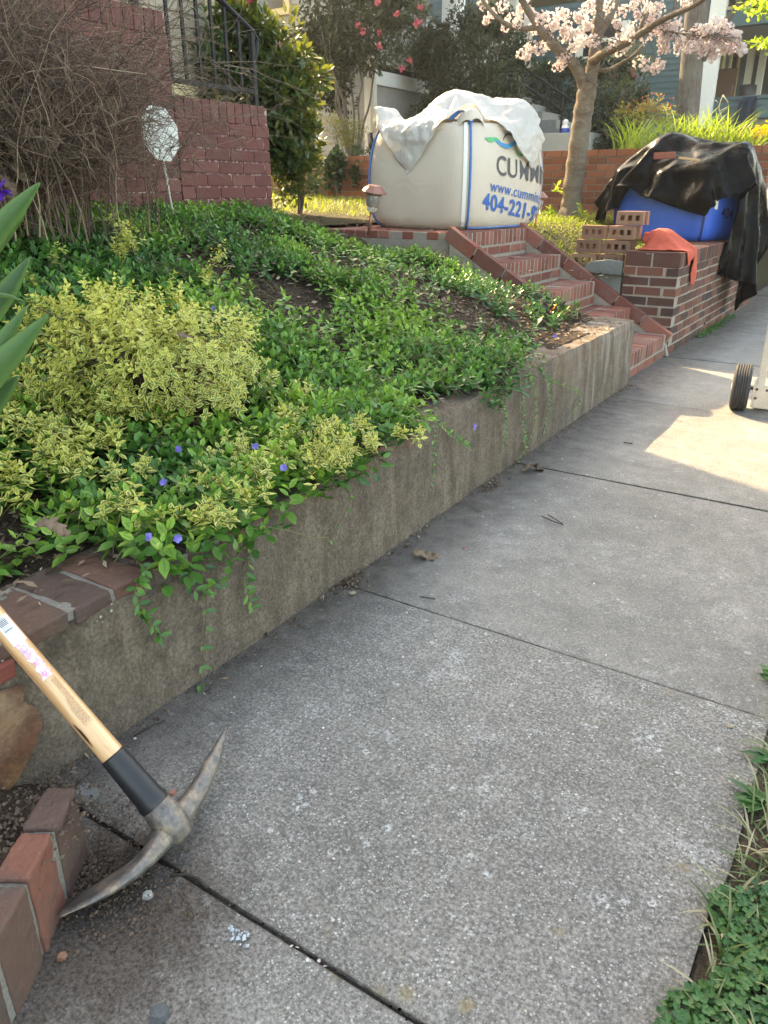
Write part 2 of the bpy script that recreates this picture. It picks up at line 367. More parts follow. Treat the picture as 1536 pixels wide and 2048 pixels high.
def wood_mat():
    n = NT('ash_wood_handle'); tc = n.node('ShaderNodeTexCoord'); v = n.scaled(tc.outputs['Object'], (26, 26, 1.6))
    f = n.noise(1.6, 5, 0.6, v, 0.6); g = n.noise(5, 3, 0.6, v)
    c = n.ramp(f, [(0.3, (0.50, 0.25, 0.115)), (0.5, (0.66, 0.38, 0.19)), (0.7, (0.78, 0.52, 0.30))])
    c = n.mix(n.ramp(g, [(0.6, 0.0), (0.75, 0.3)]), c, (0.30, 0.13, 0.05))
    n.color(c); n.rough(0.35); n.b.inputs['Coat Weight'].default_value = 0.3; n.bump(f, 0.08, 0.002); return n.m
def steel_mat():
    n = NT('worn_forged_steel'); f = n.noise(24, 6, 0.7); g = n.noise(90, 4, 0.7)
    c = n.ramp(f, [(0.32, (0.075, 0.075, 0.08)), (0.48, (0.20, 0.185, 0.17)), (0.62, (0.34, 0.27, 0.20)), (0.75, (0.50, 0.45, 0.38))])
    c = n.mix(n.ramp(g, [(0.4, 0.5), (0.6, 0.0)]), c, (0.10, 0.085, 0.075))
    n.color(c); n.rough(n.ramp(f, [(0.3, 0.35), (0.7, 0.7)])); n.b.inputs['Metallic'].default_value = 0.55
    n.bump(n.math('ADD', f, g), 0.35, 0.003); return n.m

M = {}
M['sidewalk'] = sidewalk_mat(); M['stucco'] = stucco_mat()
M['mortar'] = plain('mortar', (0.30, 0.265, 0.22), 0.95, var=0.3, sc=20, bump=0.8, bd=0.006)
M['mortar_dark'] = plain('mortar_weathered', (0.20, 0.185, 0.16), 0.95, var=0.35, sc=20, bump=0.8, bd=0.006)
M['brick_wall'] = brickmat('brown_red_brick', [(0.0, (0.055, 0.036, 0.034)), (0.35, (0.105, 0.045, 0.036)), (0.7, (0.155, 0.060, 0.043)), (1.0, (0.22, 0.088, 0.058))])
M['brick_step'] = brickmat('red_step_brick', [(0.0, (0.15, 0.058, 0.046)), (0.5, (0.24, 0.075, 0.054)), (1.0, (0.31, 0.125, 0.09))], damt=0.55, dirt=(0.16, 0.125, 0.11))
M['brick_far'] = brickmat('orange_red_brick', [(0.0, (0.15, 0.055, 0.032)), (0.5, (0.23, 0.080, 0.045)), (1.0, (0.30, 0.12, 0.065))])
M['brick_near'] = brickmat('dusty_brick', [(0.0, (0.080, 0.052, 0.043)), (0.6, (0.125, 0.072, 0.055)), (0.8, (0.15, 0.075, 0.055)), (1.0, (0.20, 0.080, 0.055))], dirt=(0.085, 0.068, 0.058), damt=0.85)
M['brick_loose'] = brickmat('tan_cored_brick', [(0.0, (0.20, 0.115, 0.080)), (0.5, (0.27, 0.15, 0.10)), (1.0, (0.33, 0.19, 0.12))], damt=0.2)
M['maroon'] = brickmat('maroon_painted_brick', [(0.0, (0.125, 0.040, 0.036)), (0.5, (0.155, 0.049, 0.043)), (1.0, (0.18, 0.062, 0.053))], rough=0.6, dirt=(0.22, 0.13, 0.12), damt=0.18, grain=0.3)
def _mm():
    n = NT('maroon_painted_mortar'); f = n.noise(26, 5, 0.7)
    n.color(n.ramp(f, [(0.5, (0.12, 0.035, 0.035)), (0.58, (0.38, 0.28, 0.26))])); n.rough(0.8); n.bump(f, 0.5, 0.004); return n.m
M['maroon_mortar'] = _mm()
M['soil'] = soil_mat('bed_soil', (0.050, 0.035, 0.025), (0.10, 0.072, 0.050), (0.19, 0.15, 0.11))
M['lawn'] = soil_mat('lawn_soil', (0.07, 0.06, 0.03), (0.13, 0.11, 0.06), (0.20, 0.17, 0.10))
M['cherry_bark'] = bark_mat('cherry_bark', (0.075, 0.058, 0.044), (0.14, 0.11, 0.085), (0.23, 0.19, 0.15), True)
M['bark'] = bark_mat('grey_bark', (0.06, 0.05, 0.042), (0.13, 0.11, 0.095), (0.22, 0.19, 0.165))
M['tarp'] = tarp_mat()
M['bag'] = poly_mat('woven_bag_fabric', (0.66, 0.585, 0.49), 0.08, 0.55)
M['bag_blue'] = poly_mat('blue_woven_bag', (0.03, 0.14, 0.62), 0.12, 0.42)
M['poly'] = poly_mat('white_plastic_sheet', (0.74, 0.72, 0.68), 0.35, 0.28, False)
M['strap'] = plain('blue_strap', (0.07, 0.20, 0.52), 0.6, var=0.5, sc=60)
M['wood'] = wood_mat(); M['steel'] = steel_mat()
M['rubber'] = plain('black_rubber', (0.018, 0.019, 0.021), 0.42, var=0.3, sc=30, bump=0.1)
M['tyre'] = plain('tyre_rubber', (0.045, 0.042, 0.040), 0.8, var=0.4, sc=60, bump=0.4)
M['alu'] = plain('brushed_aluminium', (0.62, 0.58, 0.52), 0.42, 0.75, var=0.12, sc=20)
M['iron'] = plain('black_iron_paint', (0.010, 0.012, 0.013), 0.5, var=0.4, sc=30, spec=0.3)
M['copper'] = plain('copper_cap', (0.36, 0.17, 0.13), 0.4, 0.5, sc=40)
M['white'] = plain('white_paint', (0.80, 0.80, 0.76), 0.5, var=0.06, sc=6)
M['cream'] = plain('cream_trim_paint', (0.66, 0.55, 0.33), 0.55, var=0.08, sc=6)
M['siding_beige'] = plain('beige_siding', (0.34, 0.29, 0.22), 0.6, var=0.12, sc=5)
M['siding_grey'] = plain('grey_siding', (0.33, 0.34, 0.32), 0.6, var=0.12, sc=4)
M['skirt'] = plain('pale_grey_slats', (0.46, 0.45, 0.42), 0.6, var=0.1, sc=5)
M['siding_teal'] = plain('teal_siding', (0.055, 0.120, 0.135), 0.55, var=0.12, sc=4)
M['roof'] = plain('roof_shingles', (0.09, 0.085, 0.08), 0.9, var=0.4, sc=14, bump=0.6)
M['tan'] = plain('tan_soffit', (0.42, 0.36, 0.22), 0.6, var=0.1, sc=5)
M['concrete'] = plain('pale_concrete', (0.34, 0.33, 0.31), 0.9, var=0.2, sc=9, bump=0.4)
M['slate'] = plain('bluestone', (0.15, 0.165, 0.155), 0.8, var=0.3, sc=9, bump=0.5)
M['cloth'] = plain('coral_fleece', (0.50, 0.10, 0.065), 0.85, var=0.1, sc=16, bump=0.3, spec=0.2)
def glass():
    n = NT('window_glass'); n.color((0.03, 0.04, 0.045)); n.rough(0.08); n.b.inputs['Specular IOR Level'].default_value = 0.8; return n.m
M['glass'] = glass()
def clear():
    n = NT('clear_plastic'); n.color((0.85, 0.86, 0.82)); n.rough(0.15); n.b.inputs['Transmission Weight'].default_value = 0.75; return n.m
M['clear'] = clear()
M['vinca'] = leafmat('periwinkle_leaf', [(0.0, (0.018, 0.056, 0.026)), (0.35, (0.040, 0.135, 0.038)), (0.7, (0.095, 0.25, 0.040)), (1.0, (0.27, 0.45, 0.06))], None, 0.25, mid=(0.09, 0.20, 0.06), rough=0.32)
M['varieg'] = leafmat('variegated_leaf', [(0.0, (0.06, 0.13, 0.035)), (0.5, (0.20, 0.30, 0.06)), (1.0, (0.60, 0.62, 0.12))], (0.78, 0.71, 0.21), 0.3, rough=0.45)
M['camellia'] = leafmat('camellia_leaf', [(0.0, (0.024, 0.055, 0.022)), (0.6, (0.055, 0.105, 0.034)), (1.0, (0.15, 0.17, 0.04))], None, 0.28, (0.36, 0.36, 0.03), rough=0.28)
M['dark_leaf'] = leafmat('dark_evergreen_leaf', [(0.0, (0.030, 0.046, 0.028)), (0.6, (0.065, 0.088, 0.045)), (1.0, (0.14, 0.16, 0.08))], None, 0.2, rough=0.4)
M['olive_leaf'] = leafmat('olive_shrub_leaf', [(0.0, (0.05, 0.06, 0.025)), (0.5, (0.13, 0.14, 0.05)), (1.0, (0.32, 0.32, 0.08))], None, 0.35, (0.4, 0.4, 0.05))
M['ivy'] = leafmat('ivy_leaf', [(0.0, (0.02, 0.045, 0.02)), (0.6, (0.045, 0.09, 0.035)), (1.0, (0.16, 0.24, 0.07))], None, 0.3)
M['grass'] = leafmat('grass_blade', [(0.0, (0.06, 0.11, 0.015)), (0.5, (0.14, 0.22, 0.02)), (1.0, (0.30, 0.30, 0.06))], None, 0.45, (0.42, 0.50, 0.03))
M['lily'] = leafmat('daylily_blade', [(0.0, (0.07, 0.15, 0.025)), (0.6, (0.16, 0.28, 0.035)), (1.0, (0.36, 0.38, 0.14))], None, 0.45, (0.45, 0.60, 0.05))
M['iris'] = leafmat('iris_blade', [(0.0, (0.045, 0.13, 0.045)), (1.0, (0.09, 0.21, 0.06))], (0.15, 0.28, 0.08), 0.3, rough=0.4)
M['clover'] = leafmat('clover_leaf', [(0.0, (0.025, 0.080, 0.025)), (0.5, (0.050, 0.15, 0.035)), (1.0, (0.12, 0.25, 0.06))], None, 0.2, rough=0.45, mid=(0.12, 0.20, 0.09))
M['purple_leaf'] = leafmat('burgundy_leaf', [(0.0, (0.020, 0.008, 0.012)), (0.7, (0.055, 0.014, 0.024)), (1.0, (0.20, 0.035, 0.03))], None, 0.2, rough=0.35)
M['red_leaf'] = leafmat('new_red_leaf', [(0.0, (0.30, 0.05, 0.03)), (0.5, (0.45, 0.14, 0.05)), (1.0, (0.50, 0.48, 0.06))], None, 0.4)
M['maple'] = leafmat('spring_green_leaf', [(0.0, (0.10, 0.22, 0.03)), (1.0, (0.28, 0.42, 0.06))], None, 0.5, (0.45, 0.6, 0.05))
M['petal'] = leafmat('cherry_petal', [(0.0, (0.72, 0.56, 0.56)), (0.5, (0.82, 0.72, 0.70)), (1.0, (0.88, 0.82, 0.77))], None, 0.5, rough=0.7, spec=0.1)
M['camflower'] = leafmat('camellia_petal', [(0.0, (0.42, 0.05, 0.09)), (1.0, (0.66, 0.16, 0.20))], None, 0.35, rough=0.5)
M['yellowflower'] = leafmat('yellow_petal', [(0.0, (0.75, 0.50, 0.02)), (1.0, (0.85, 0.70, 0.05))], None, 0.4, rough=0.5)
M['violet'] = leafmat('violet_petal', [(0.0, (0.14, 0.12, 0.52)), (1.0, (0.30, 0.26, 0.72))], None, 0.3, rough=0.5)
M['twig'] = leafmat('dry_twig', [(0.0, (0.075, 0.050, 0.040)), (0.5, (0.17, 0.11, 0.08)), (0.85, (0.30, 0.21, 0.145)), (1.0, (0.48, 0.38, 0.26))], None, 0.0, rough=0.8)
M['stem'] = leafmat('green_brown_stem', [(0.0, (0.10, 0.07, 0.04)), (1.0, (0.16, 0.17, 0.06))], None, 0.0, rough=0.7)
M['litter'] = leafmat('dead_leaf', [(0.0, (0.060, 0.038, 0.028)), (0.5, (0.17, 0.115, 0.080)), (0.85, (0.27, 0.19, 0.125)), (1.0, (0.45, 0.37, 0.27))], None, 0.1, rough=0.8)

# ---------------------------------------------------------------- leaf clouds
T_LEAF = (np.array([(0,0,0),(0.28,0.42,0.02),(0.62,0.44,0.03),(1,0,0.0),(0.62,-0.44,0.03),(0.28,-0.42,0.02),(0.30,0,-0.05),(0.64,0,-0.06)], float),
          [np.array([(0,1,6),(0,6,5),(2,3,7),(3,4,7)]), np.array([(1,2,7,6),(5,6,7,4)])], np.array([0.0,1,1,1,1,1,0,0]))
T_SIMPLE = (np.array([(0,0,0),(0.45,0.45,0.04),(1,0,0),(0.45,-0.45,0.04),(0.5,0,-0.06)], float),
            [np.array([(0,1,4),(1,2,4),(2,3,4),(3,0,4)])], np.array([0.2,1,1,1,0]))
T_ROUND = (np.array([(0,0,0),(0.25,0.40,0.03),(0.7,0.50,0.06),(1,0.22,0.05),(0.93,0,0.0),(1,-0.22,0.05),(0.7,-0.50,0.06),(0.25,-0.40,0.03),(0.5,0,-0.04)], float),
           [np.array([(0,1,8),(1,2,8),(2,3,8),(3,4,8),(4,5,8),(5,6,8),(6,7,8),(7,0,8)])], np.array([0.0,0.8,1,1,1,1,1,0.8,0.1]))
def unit(a): return a/(np.linalg.norm(a, axis=-1, keepdims=True)+1e-9)
def leaves(name, P, D, L, W, rnd, mat, parent=None, tmpl=T_LEAF, U=None, smooth=True, droop=0.0):
    P = np.asarray(P, float); n = len(P); D = unit(np.asarray(D, float))
    if U is None: U = np.tile([0, 0, 1.0], (n, 1))+rng.normal(0, 0.35, (n, 3))
    S = unit(np.cross(U, D)); N = unit(np.cross(D, S))
    tv, tf, te = tmpl; k = len(tv); L = np.broadcast_to(L, (n,)); W = np.broadcast_to(W, (n,))
    h = tv[:, 2][None, :]*W[:, None]*2.0 - droop*(tv[:, 0]**2)[None, :]*L[:, None]
    V = (P[:, None, :]+D[:, None, :]*(tv[:, 0][None, :]*L[:, None])[..., None]
         + S[:, None, :]*(tv[:, 1][None, :]*W[:, None])[..., None]+N[:, None, :]*h[..., None])
    off = (np.arange(n)*k)[:, None, None]
    F = [(f[None]+off).reshape(-1, f.shape[1]) for f in tf]
    return mesh_np(name, V.reshape(-1, 3), F, mat, parent, smooth, np.repeat(rnd, k), np.tile(te, n))
def strands(name, paths, rads, mat, parent=None, n=3, rnd=None):
    """many thin tubes: paths (m,k,3), rads (m,k)"""
    paths = np.asarray(paths, float); m, k, _ = paths.shape; rads = np.broadcast_to(rads, (m, k))
    T = np.gradient(paths, axis=1); T = unit(T); ref = np.tile([0.31, 0.52, 0.79], (m, k, 1))
    A = unit(np.cross(T, ref)); B = np.cross(T, A); ang = np.arange(n)*2*math.pi/n
    V = paths[:, :, None, :]+rads[:, :, None, None]*(np.cos(ang)[None, None, :, None]*A[:, :, None, :]+np.sin(ang)[None, None, :, None]*B[:, :, None, :])
    idx = np.arange(m*k*n).reshape(m, k, n); a = idx[:, :-1, :]; b = np.roll(idx, -1, axis=2)[:, :-1, :]
    c = np.roll(idx, -1, axis=2)[:, 1:, :]; d = idx[:, 1:, :]
    F = np.stack([a, b, c, d], -1).reshape(-1, 4)
    r = rng.random(m) if rnd is None else rnd
    return mesh_np(name, V.reshape(-1, 3), F, mat, parent, True, np.repeat(r, k*n), np.ones(m*k*n))
def blades(name, base, azim, lean, L, W, rnd, mat, parent=None, k=6, curl=1.0):
    """strap leaves that arch over"""
    base = np.asarray(base, float); m = len(base); t = np.linspace(0, 1, k)[None, :]
    el = lean[:, None]+curl*t*(1.0+0.0*t); ds = L[:, None]/(k-1)
    hx = np.sin(el)*ds; hz = np.cos(el)*ds
    ch = np.concatenate([np.zeros((m, 1)), np.cumsum(hx[:, :-1], 1)], 1); cz = np.concatenate([np.zeros((m, 1)), np.cumsum(hz[:, :-1], 1)], 1)
    dx, dy = np.cos(azim), np.sin(azim)
    C = np.stack([base[:, 0:1]+dx[:, None]*ch, base[:, 1:2]+dy[:, None]*ch, base[:, 2:3]+cz], -1)
    side = np.stack([-dy, dx, np.zeros(m)], -1)[:, None, :]
    w = (W[:, None]*0.5*np.clip(1-t**3, 0.02, 1)*(0.55+0.45*np.minimum(1, t*4)))[..., None]
    mid = C+np.array([0, 0, -1.0])*w*0.35
    V = np.stack([C-side*w, mid, C+side*w], 2); idx = np.arange(m*k*3).reshape(m, k, 3)
    F = np.concatenate([np.stack([idx[:, :-1, j], idx[:, :-1, j+1], idx[:, 1:, j+1], idx[:, 1:, j]], -1).reshape(-1, 4) for j in (0, 1)])
    return mesh_np(name, V.reshape(-1, 3), F, mat, parent, True, np.repeat(rnd, k*3), np.tile([1.0, 0.0, 1.0], m*k))
def cloud(n, c, r, clumps=40, cs=0.22, shell=0.55, flat=1.0, seed=1, box=False):
    """points in lumpy clusters near the surface of an ellipsoid or clipped box, with outward directions"""
    g = np.random.default_rng(seed); d = unit(g.normal(0, 1, (clumps, 3)))
    if box:
        q = g.uniform(-1, 1, (clumps, 3)); ax = np.argmax(np.abs(q), 1); q[np.arange(clumps), ax] = np.sign(q[np.arange(clumps), ax])*g.uniform(0.75, 1, clumps); cc = q*0.9
    else: cc = d*(shell+(1-shell)*g.random((clumps, 1)))*0.88
    rad = cs*(0.6+0.9*g.random(clumps)); k = g.integers(0, clumps, n)
    dd = unit(g.normal(0, 1, (n, 3))); p = cc[k]+dd*(rad[k]*g.random(n)**0.4)[:, None]
    tone = g.random(clumps)[k]
    return np.array(c)+p*np.array(r), dd, tone
def foliage(name, parent, mat, n, c, r, L, W, seed=1, clumps=40, cs=0.25, shell=0.5, box=False, tmpl=T_SIMPLE, zmin=None, lo=0.0, hi=0.8):
    P, d, tone = cloud(n, c, r, clumps, cs, shell, 1, seed, box)
    if zmin is not None: keep = P[:, 2] > zmin; P, d, tone = P[keep], d[keep], tone[keep]
    m = len(P); D = unit(d+rng.normal(0, 0.5, (m, 3))+np.array([0, 0, 0.1]))
    rn = np.clip(lo+(hi-lo)*(0.55*tone+0.45*rng.random(m)), 0, 1)
    top = rng.random(m) > 0.93; rn[top] = np.clip(rn[top]+0.3, 0, 1)
    s = rng.uniform(0.7, 1.25, m)
    return leaves(name, P, D, L*s, W*s, rn, mat, parent, tmpl)

# ---------------------------------------------------------------- ground, sidewalk, terrain
def sheet(name, x0, x1, y0, y1, nx, ny, zf, mat, mask=None):
    """mask(x, y) -> True where a cell is kept"""
    xs = np.linspace(x0, x1, nx); ys = np.linspace(y0, y1, ny); X, Y = np.meshgrid(xs, ys, indexing='ij')
    Z = zf(X, Y); V = np.stack([X, Y, Z], -1).reshape(-1, 3); idx = np.arange(nx*ny).reshape(nx, ny)
    F = np.stack([idx[:-1, :-1], idx[1:, :-1], idx[1:, 1:], idx[:-1, 1:]], -1).reshape(-1, 4)
    if mask is not None:
        c = V[F].mean(1); F = F[mask(c[:, 0], c[:, 1])]
    return mesh_np(name, V, F, mat, None, True)
tag(sheet('ground', -150, 150, -150, 150, 2, 2, lambda x, y: 0*x-0.06, M['lawn']), kind='structure')
tag(sheet('grass_verge', -0.08, 1.6, -3, 30, 30, 300, lambda x, y: -0.016+0.014*vnoise(x, y, 9, 2)+0.02*sstep(0.0, 0.3, x), soil_mat('verge_soil', (0.10, 0.075, 0.05), (0.19, 0.15, 0.105), (0.32, 0.27, 0.20))), kind='structure')
mb = MB(); mb.box((1.6, -20, -0.05), (1.75, 60, 0.03), 0, 0.5); 
tag(mb.build('kerb', M['concrete'], bevel=0.01), kind='structure')
tag(sheet('road', 1.75, 9, -20, 60, 2, 2, lambda x, y: 0*x-0.052, plain('asphalt', (0.05, 0.05, 0.052), 0.9, sc=40, bump=0.6)), kind='structure')

joints = [-2.0, -0.72, 0.672, 1.742, 3.13, 4.56, 6.0, 7.4, 8.85, 10.3, 11.7, 13.1]
def slabs():
    V = []; F = []; rn = []
    for i in range(len(joints)-1):
        y0 = joints[i]+0.0028; y1 = joints[i+1]-0.0028; nx, ny = 28, 28
        if y1 > 9.7: nx = ny = 6
        zt = random.uniform(-0.003, 0.003); tx = random.uniform(-0.003, 0.003)
        if abs(joints[i]-0.672) < 0.01: zt = 0.002; tx = 0
        if abs(joints[i+1]-0.672) < 0.01: zt = -0.001; tx = 0
        us = np.linspace(0, 1, nx); vs = np.linspace(0, 1, ny)
        xl = -1.46; b = len(V); g = random.random()
        for iu in range(nx):
            for iv in range(ny):
                x = xl+us[iu]*(-0.045-xl); y = y0+(y1-y0)*vs[iv]
                e = min(iv, ny-1-iv); z = zt+tx*us[iu]
                if iv in (0, ny-1): y += (1 if iv == 0 else -1)*0.003*float(vnoise(x, y0, 30, 4)); z -= 0.003
                if iu == nx-1: x += 0.025*(float(vnoise(y, 0.3, 9, 5))-0.5)
                V.append((x, y, z)); rn.append(g)
        for iu in range(nx-1):
            for iv in range(ny-1):
                a = b+iu*ny+iv; F.append((a, a+ny, a+ny+1, a+1))
        # side skirts
        for iv in (0, ny-1):
            for iu in range(nx-1):
                p, q = b+iu*ny+iv, b+(iu+1)*ny+iv; s = len(V)
                for k in (p, q): V.append((V[k][0], V[k][1]+(-0.001 if iv == 0 else 0.001), -0.04)); rn.append(g)
                F.append((p, q, s+1, s))
        for iv in range(ny-1):
            p, q = b+(nx-1)*ny+iv, b+(nx-1)*ny+iv+1; s = len(V)
            for k in (p, q): V.append((V[k][0]+0.002, V[k][1], -0.05)); rn.append(g)
            F.append((p, q, s+1, s))
    tag(mesh_np('sidewalk', V, np.array(F), M['sidewalk'], None, False, rn), kind='structure')
slabs()
tag(sheet('joint_soil', -1.5, -0.05, -3, 13.2, 4, 120, lambda x, y: -0.0125+0.004*vnoise(x, y, 25, 8), soil_mat('joint_dirt', (0.07, 0.055, 0.042), (0.13, 0.105, 0.08), (0.24, 0.20, 0.15))), kind='structure')

def bedz(x, y):
    d = -np.asarray(x, float)
    z = 0.335+0.075*sstep(1.0, 2.2, y)+0.36*sstep(1.5, 2.55, d)+0.24*sstep(2.3, 3.5, d)+0.10*sstep(3.5, 6, d)
    z = z-0.15*sstep(3.2, 4.6, y)*sstep(1.85, 2.3, d)*(1-sstep(2.9, 3.6, d))
    z = z-0.13*sstep(3.7, 4.4, y)*sstep(2.7, 3.2, d)
    z = z+0.035*(vnoise(x, y, 2.2, 11)-0.5)+0.012*(vnoise(x, y, 14, 12)-0.5)
    return z
def crumple(o, scale, strength, sub=1):
    if sub: q = o.modifiers.new('sub', 'SUBSURF'); q.levels = sub; q.render_levels = sub
    for sc, st, kind in ((scale, strength, 'VORONOI'), (scale*0.5, strength*0.28, 'VORONOI')):
        t = bpy.data.textures.new('creases', kind); t.noise_scale = sc; q = o.modifiers.new('crease', 'DISPLACE'); q.texture = t; q.strength = st; q.texture_coords = 'GLOBAL'; q.mid_level = 0.5
    return o
def lawnz(x, y):
    d = -np.asarray(x, float); y = np.asarray(y, float)
    z = 0.56+0.30*sstep(1.95, 2.75, d)+0.10*sstep(6.45, 7.0, y)*(1-sstep(1.95, 2.75, d))+0.045*np.clip(d-2.8, 0, 12)+0.03*sstep(5.5, 9, y)+0.015*(vnoise(x, y, 2, 13)-0.5)
    return z
tag(sheet('garden_bed', -7.0, -1.42, -2.5, 4.84, 150, 190, bedz, M['soil']), kind='structure')
tag(sheet('lawn', -14, -1.72, 4.86, 8.95, 240, 80, lawnz, M['lawn'], lambda x, y: (y > 6.02) | (x < -3.70)), kind='structure')
tag(sheet('upper_yard', -30, -1.46, 9.2, 60, 60, 60, lambda x, y: 1.44+0.02*np.clip(y-9, 0, 20)+0.03*np.clip(-x-4, 0, 10)*0.6, M['lawn']), kind='structure')

# ---------------------------------------------------------------- brickwork
def course_x(mb, x0, x1, yf, yb, z0, z1, L=0.195, g=0.011, off=0.0, jit=0.0018, m=1):
    x = x0-off*L
    while x < x1-0.005:
        a = max(x, x0); b = min(x+L-g, x1)
        if b-a > 0.02: mb.box((a, min(yf, yb), z0), (b, max(yf, yb), z1), m, None, jit)
        x += L
def course_y(mb, y0, y1, xf, xb, z0, z1, L=0.195, g=0.011, off=0.0, jit=0.0018, m=1):
    y = y0-off*L
    while y < y1-0.005:
        a = max(y, y0); b = min(y+L-g, y1)
        if b-a > 0.02: mb.box((min(xf, xb), a, z0), (max(xf, xb), b, z1), m, None, jit)
        y += L

# right-hand garden wall along the sidewalk
XR = -1.375
def right_wall():
    root = empty('brick_garden_wall', (XR-0.2, 6.05, 0), 'low brown-red brick wall along the sidewalk right of the steps', 'brick wall')
    Y0, Y1, H0 = 6.04, 9.55, 0.73; mb = MB()
    mb.box((XR-0.395, Y0+0.002, -0.03), (XR-0.003, Y1, H0-0.006), 0, 0.5)
    ch = 0.0705; z = 0.0; i = 0
    while z < H0-0.11:
        course_y(mb, Y0+(0.105 if i % 2 else 0.0), Y1, XR, XR-0.09, z, z+ch-0.012, off=0.0, jit=0.003)
        if i % 2: course_x(mb, XR-0.40, XR, Y0, Y0+0.09, z, z+ch-0.012, L=0.2035)
        else: course_x(mb, XR-0.40, XR-0.10, Y0, Y0+0.09, z, z+ch-0.012, L=0.2, off=0.5)
        z += ch; i += 1
    y = Y0
    while y < Y1:
        for xa, xb in ((XR-0.40, XR-0.203), (XR-0.195, XR+0.002)):
            mb.box((xa, y, H0-0.103), (xb, y+0.058, H0+random.uniform(-.002, .002)), 1, None, 0.0025)
        y += 0.069
    mb.build('brickwork', [M['mortar'], M['brick_wall']], root, bevel=0.003)
    w = MB(); w.box((XR-0.03, 7.25, 0.02), (XR+0.0005, 7.31, 0.085), 0, 0.5)
    w.build('weep_hole', [plain('painted_hole_shade', (0.01, 0.009, 0.008), 0.9)], root)  # block flush with the wall, shade inside the hole painted as near-black
right_wall()

# boundary wall across the two yards
def boundary():
    root = empty('boundary_wall', (-5, 9.05, 0.9), 'orange-red brick wall running behind the cherry tree and the white bulk bag', 'brick wall')
    mb = MB(); X0, X1 = -6.75, -1.34
    def run(X0, X1, Y, H, z0):
        mb.box((X0, Y+0.006, z0-0.3), (X1-0.006, Y+0.194, H-0.01), 0, 0.5)
        z = z0; i = 0
        while z < H-0.1:
            course_x(mb, X0, X1, Y, Y+0.09, z, z+0.058, L=0.205, off=0.5*(i % 2)); z += 0.0685; i += 1
        x = X0
        while x < X1:
            L = 0.205; mb.box((x, Y-0.006, z), (min(x+L-0.01, X1), Y+0.2, H), 1, 0.6+0.4*random.random(), 0.002); x += L
        for k in range(9): mb.box((X1-0.09, Y+0.1, z0+k*0.0685), (X1, Y+0.195, z0+k*0.0685+0.058), 1, None, 0.002)
    run(X0, X1, 9.0, 1.555, 0.80)
    mb.build('brickwork', [M['mortar_dark'], M['brick_far']], root, bevel=0.003)
    r2 = empty('stone_retaining_wall', (-8, 9.1, 1.0), 'dull tan low stone wall with a pale cap behind the lit camellia', 'stone wall')
    m2 = MB(); m2.box((-11.5, 9.02, 0.9), (-6.76, 9.2, 1.40), 0, 0.5); m2.build('wall_body', [plain('tan_stone', (0.22, 0.15, 0.085), 0.9, var=0.35, sc=5, bump=0.6)], r2, bevel=0.01)
    m2 = MB(); m2.box((-11.5, 8.98, 1.403), (-6.77, 9.24, 1.45), 0, 0.5, 0.004); m2.build('cap', M['concrete'], r2, bevel=0.008)
boundary()

def rough_brick(o, s=0.006):
    q = o.modifiers.new('sub', 'SUBSURF'); q.subdivision_type = 'SIMPLE'; q.levels = 4; q.render_levels = 4
    for sc, st in ((0.035, s), (0.009, s*0.45)):
        t = bpy.data.textures.new('pits', 'CLOUDS'); t.noise_scale = sc; t.noise_depth = 3
        q = o.modifiers.new('pit', 'DISPLACE'); q.texture = t; q.strength = st; q.texture_coords = 'GLOBAL'; q.mid_level = 0.55
    return o
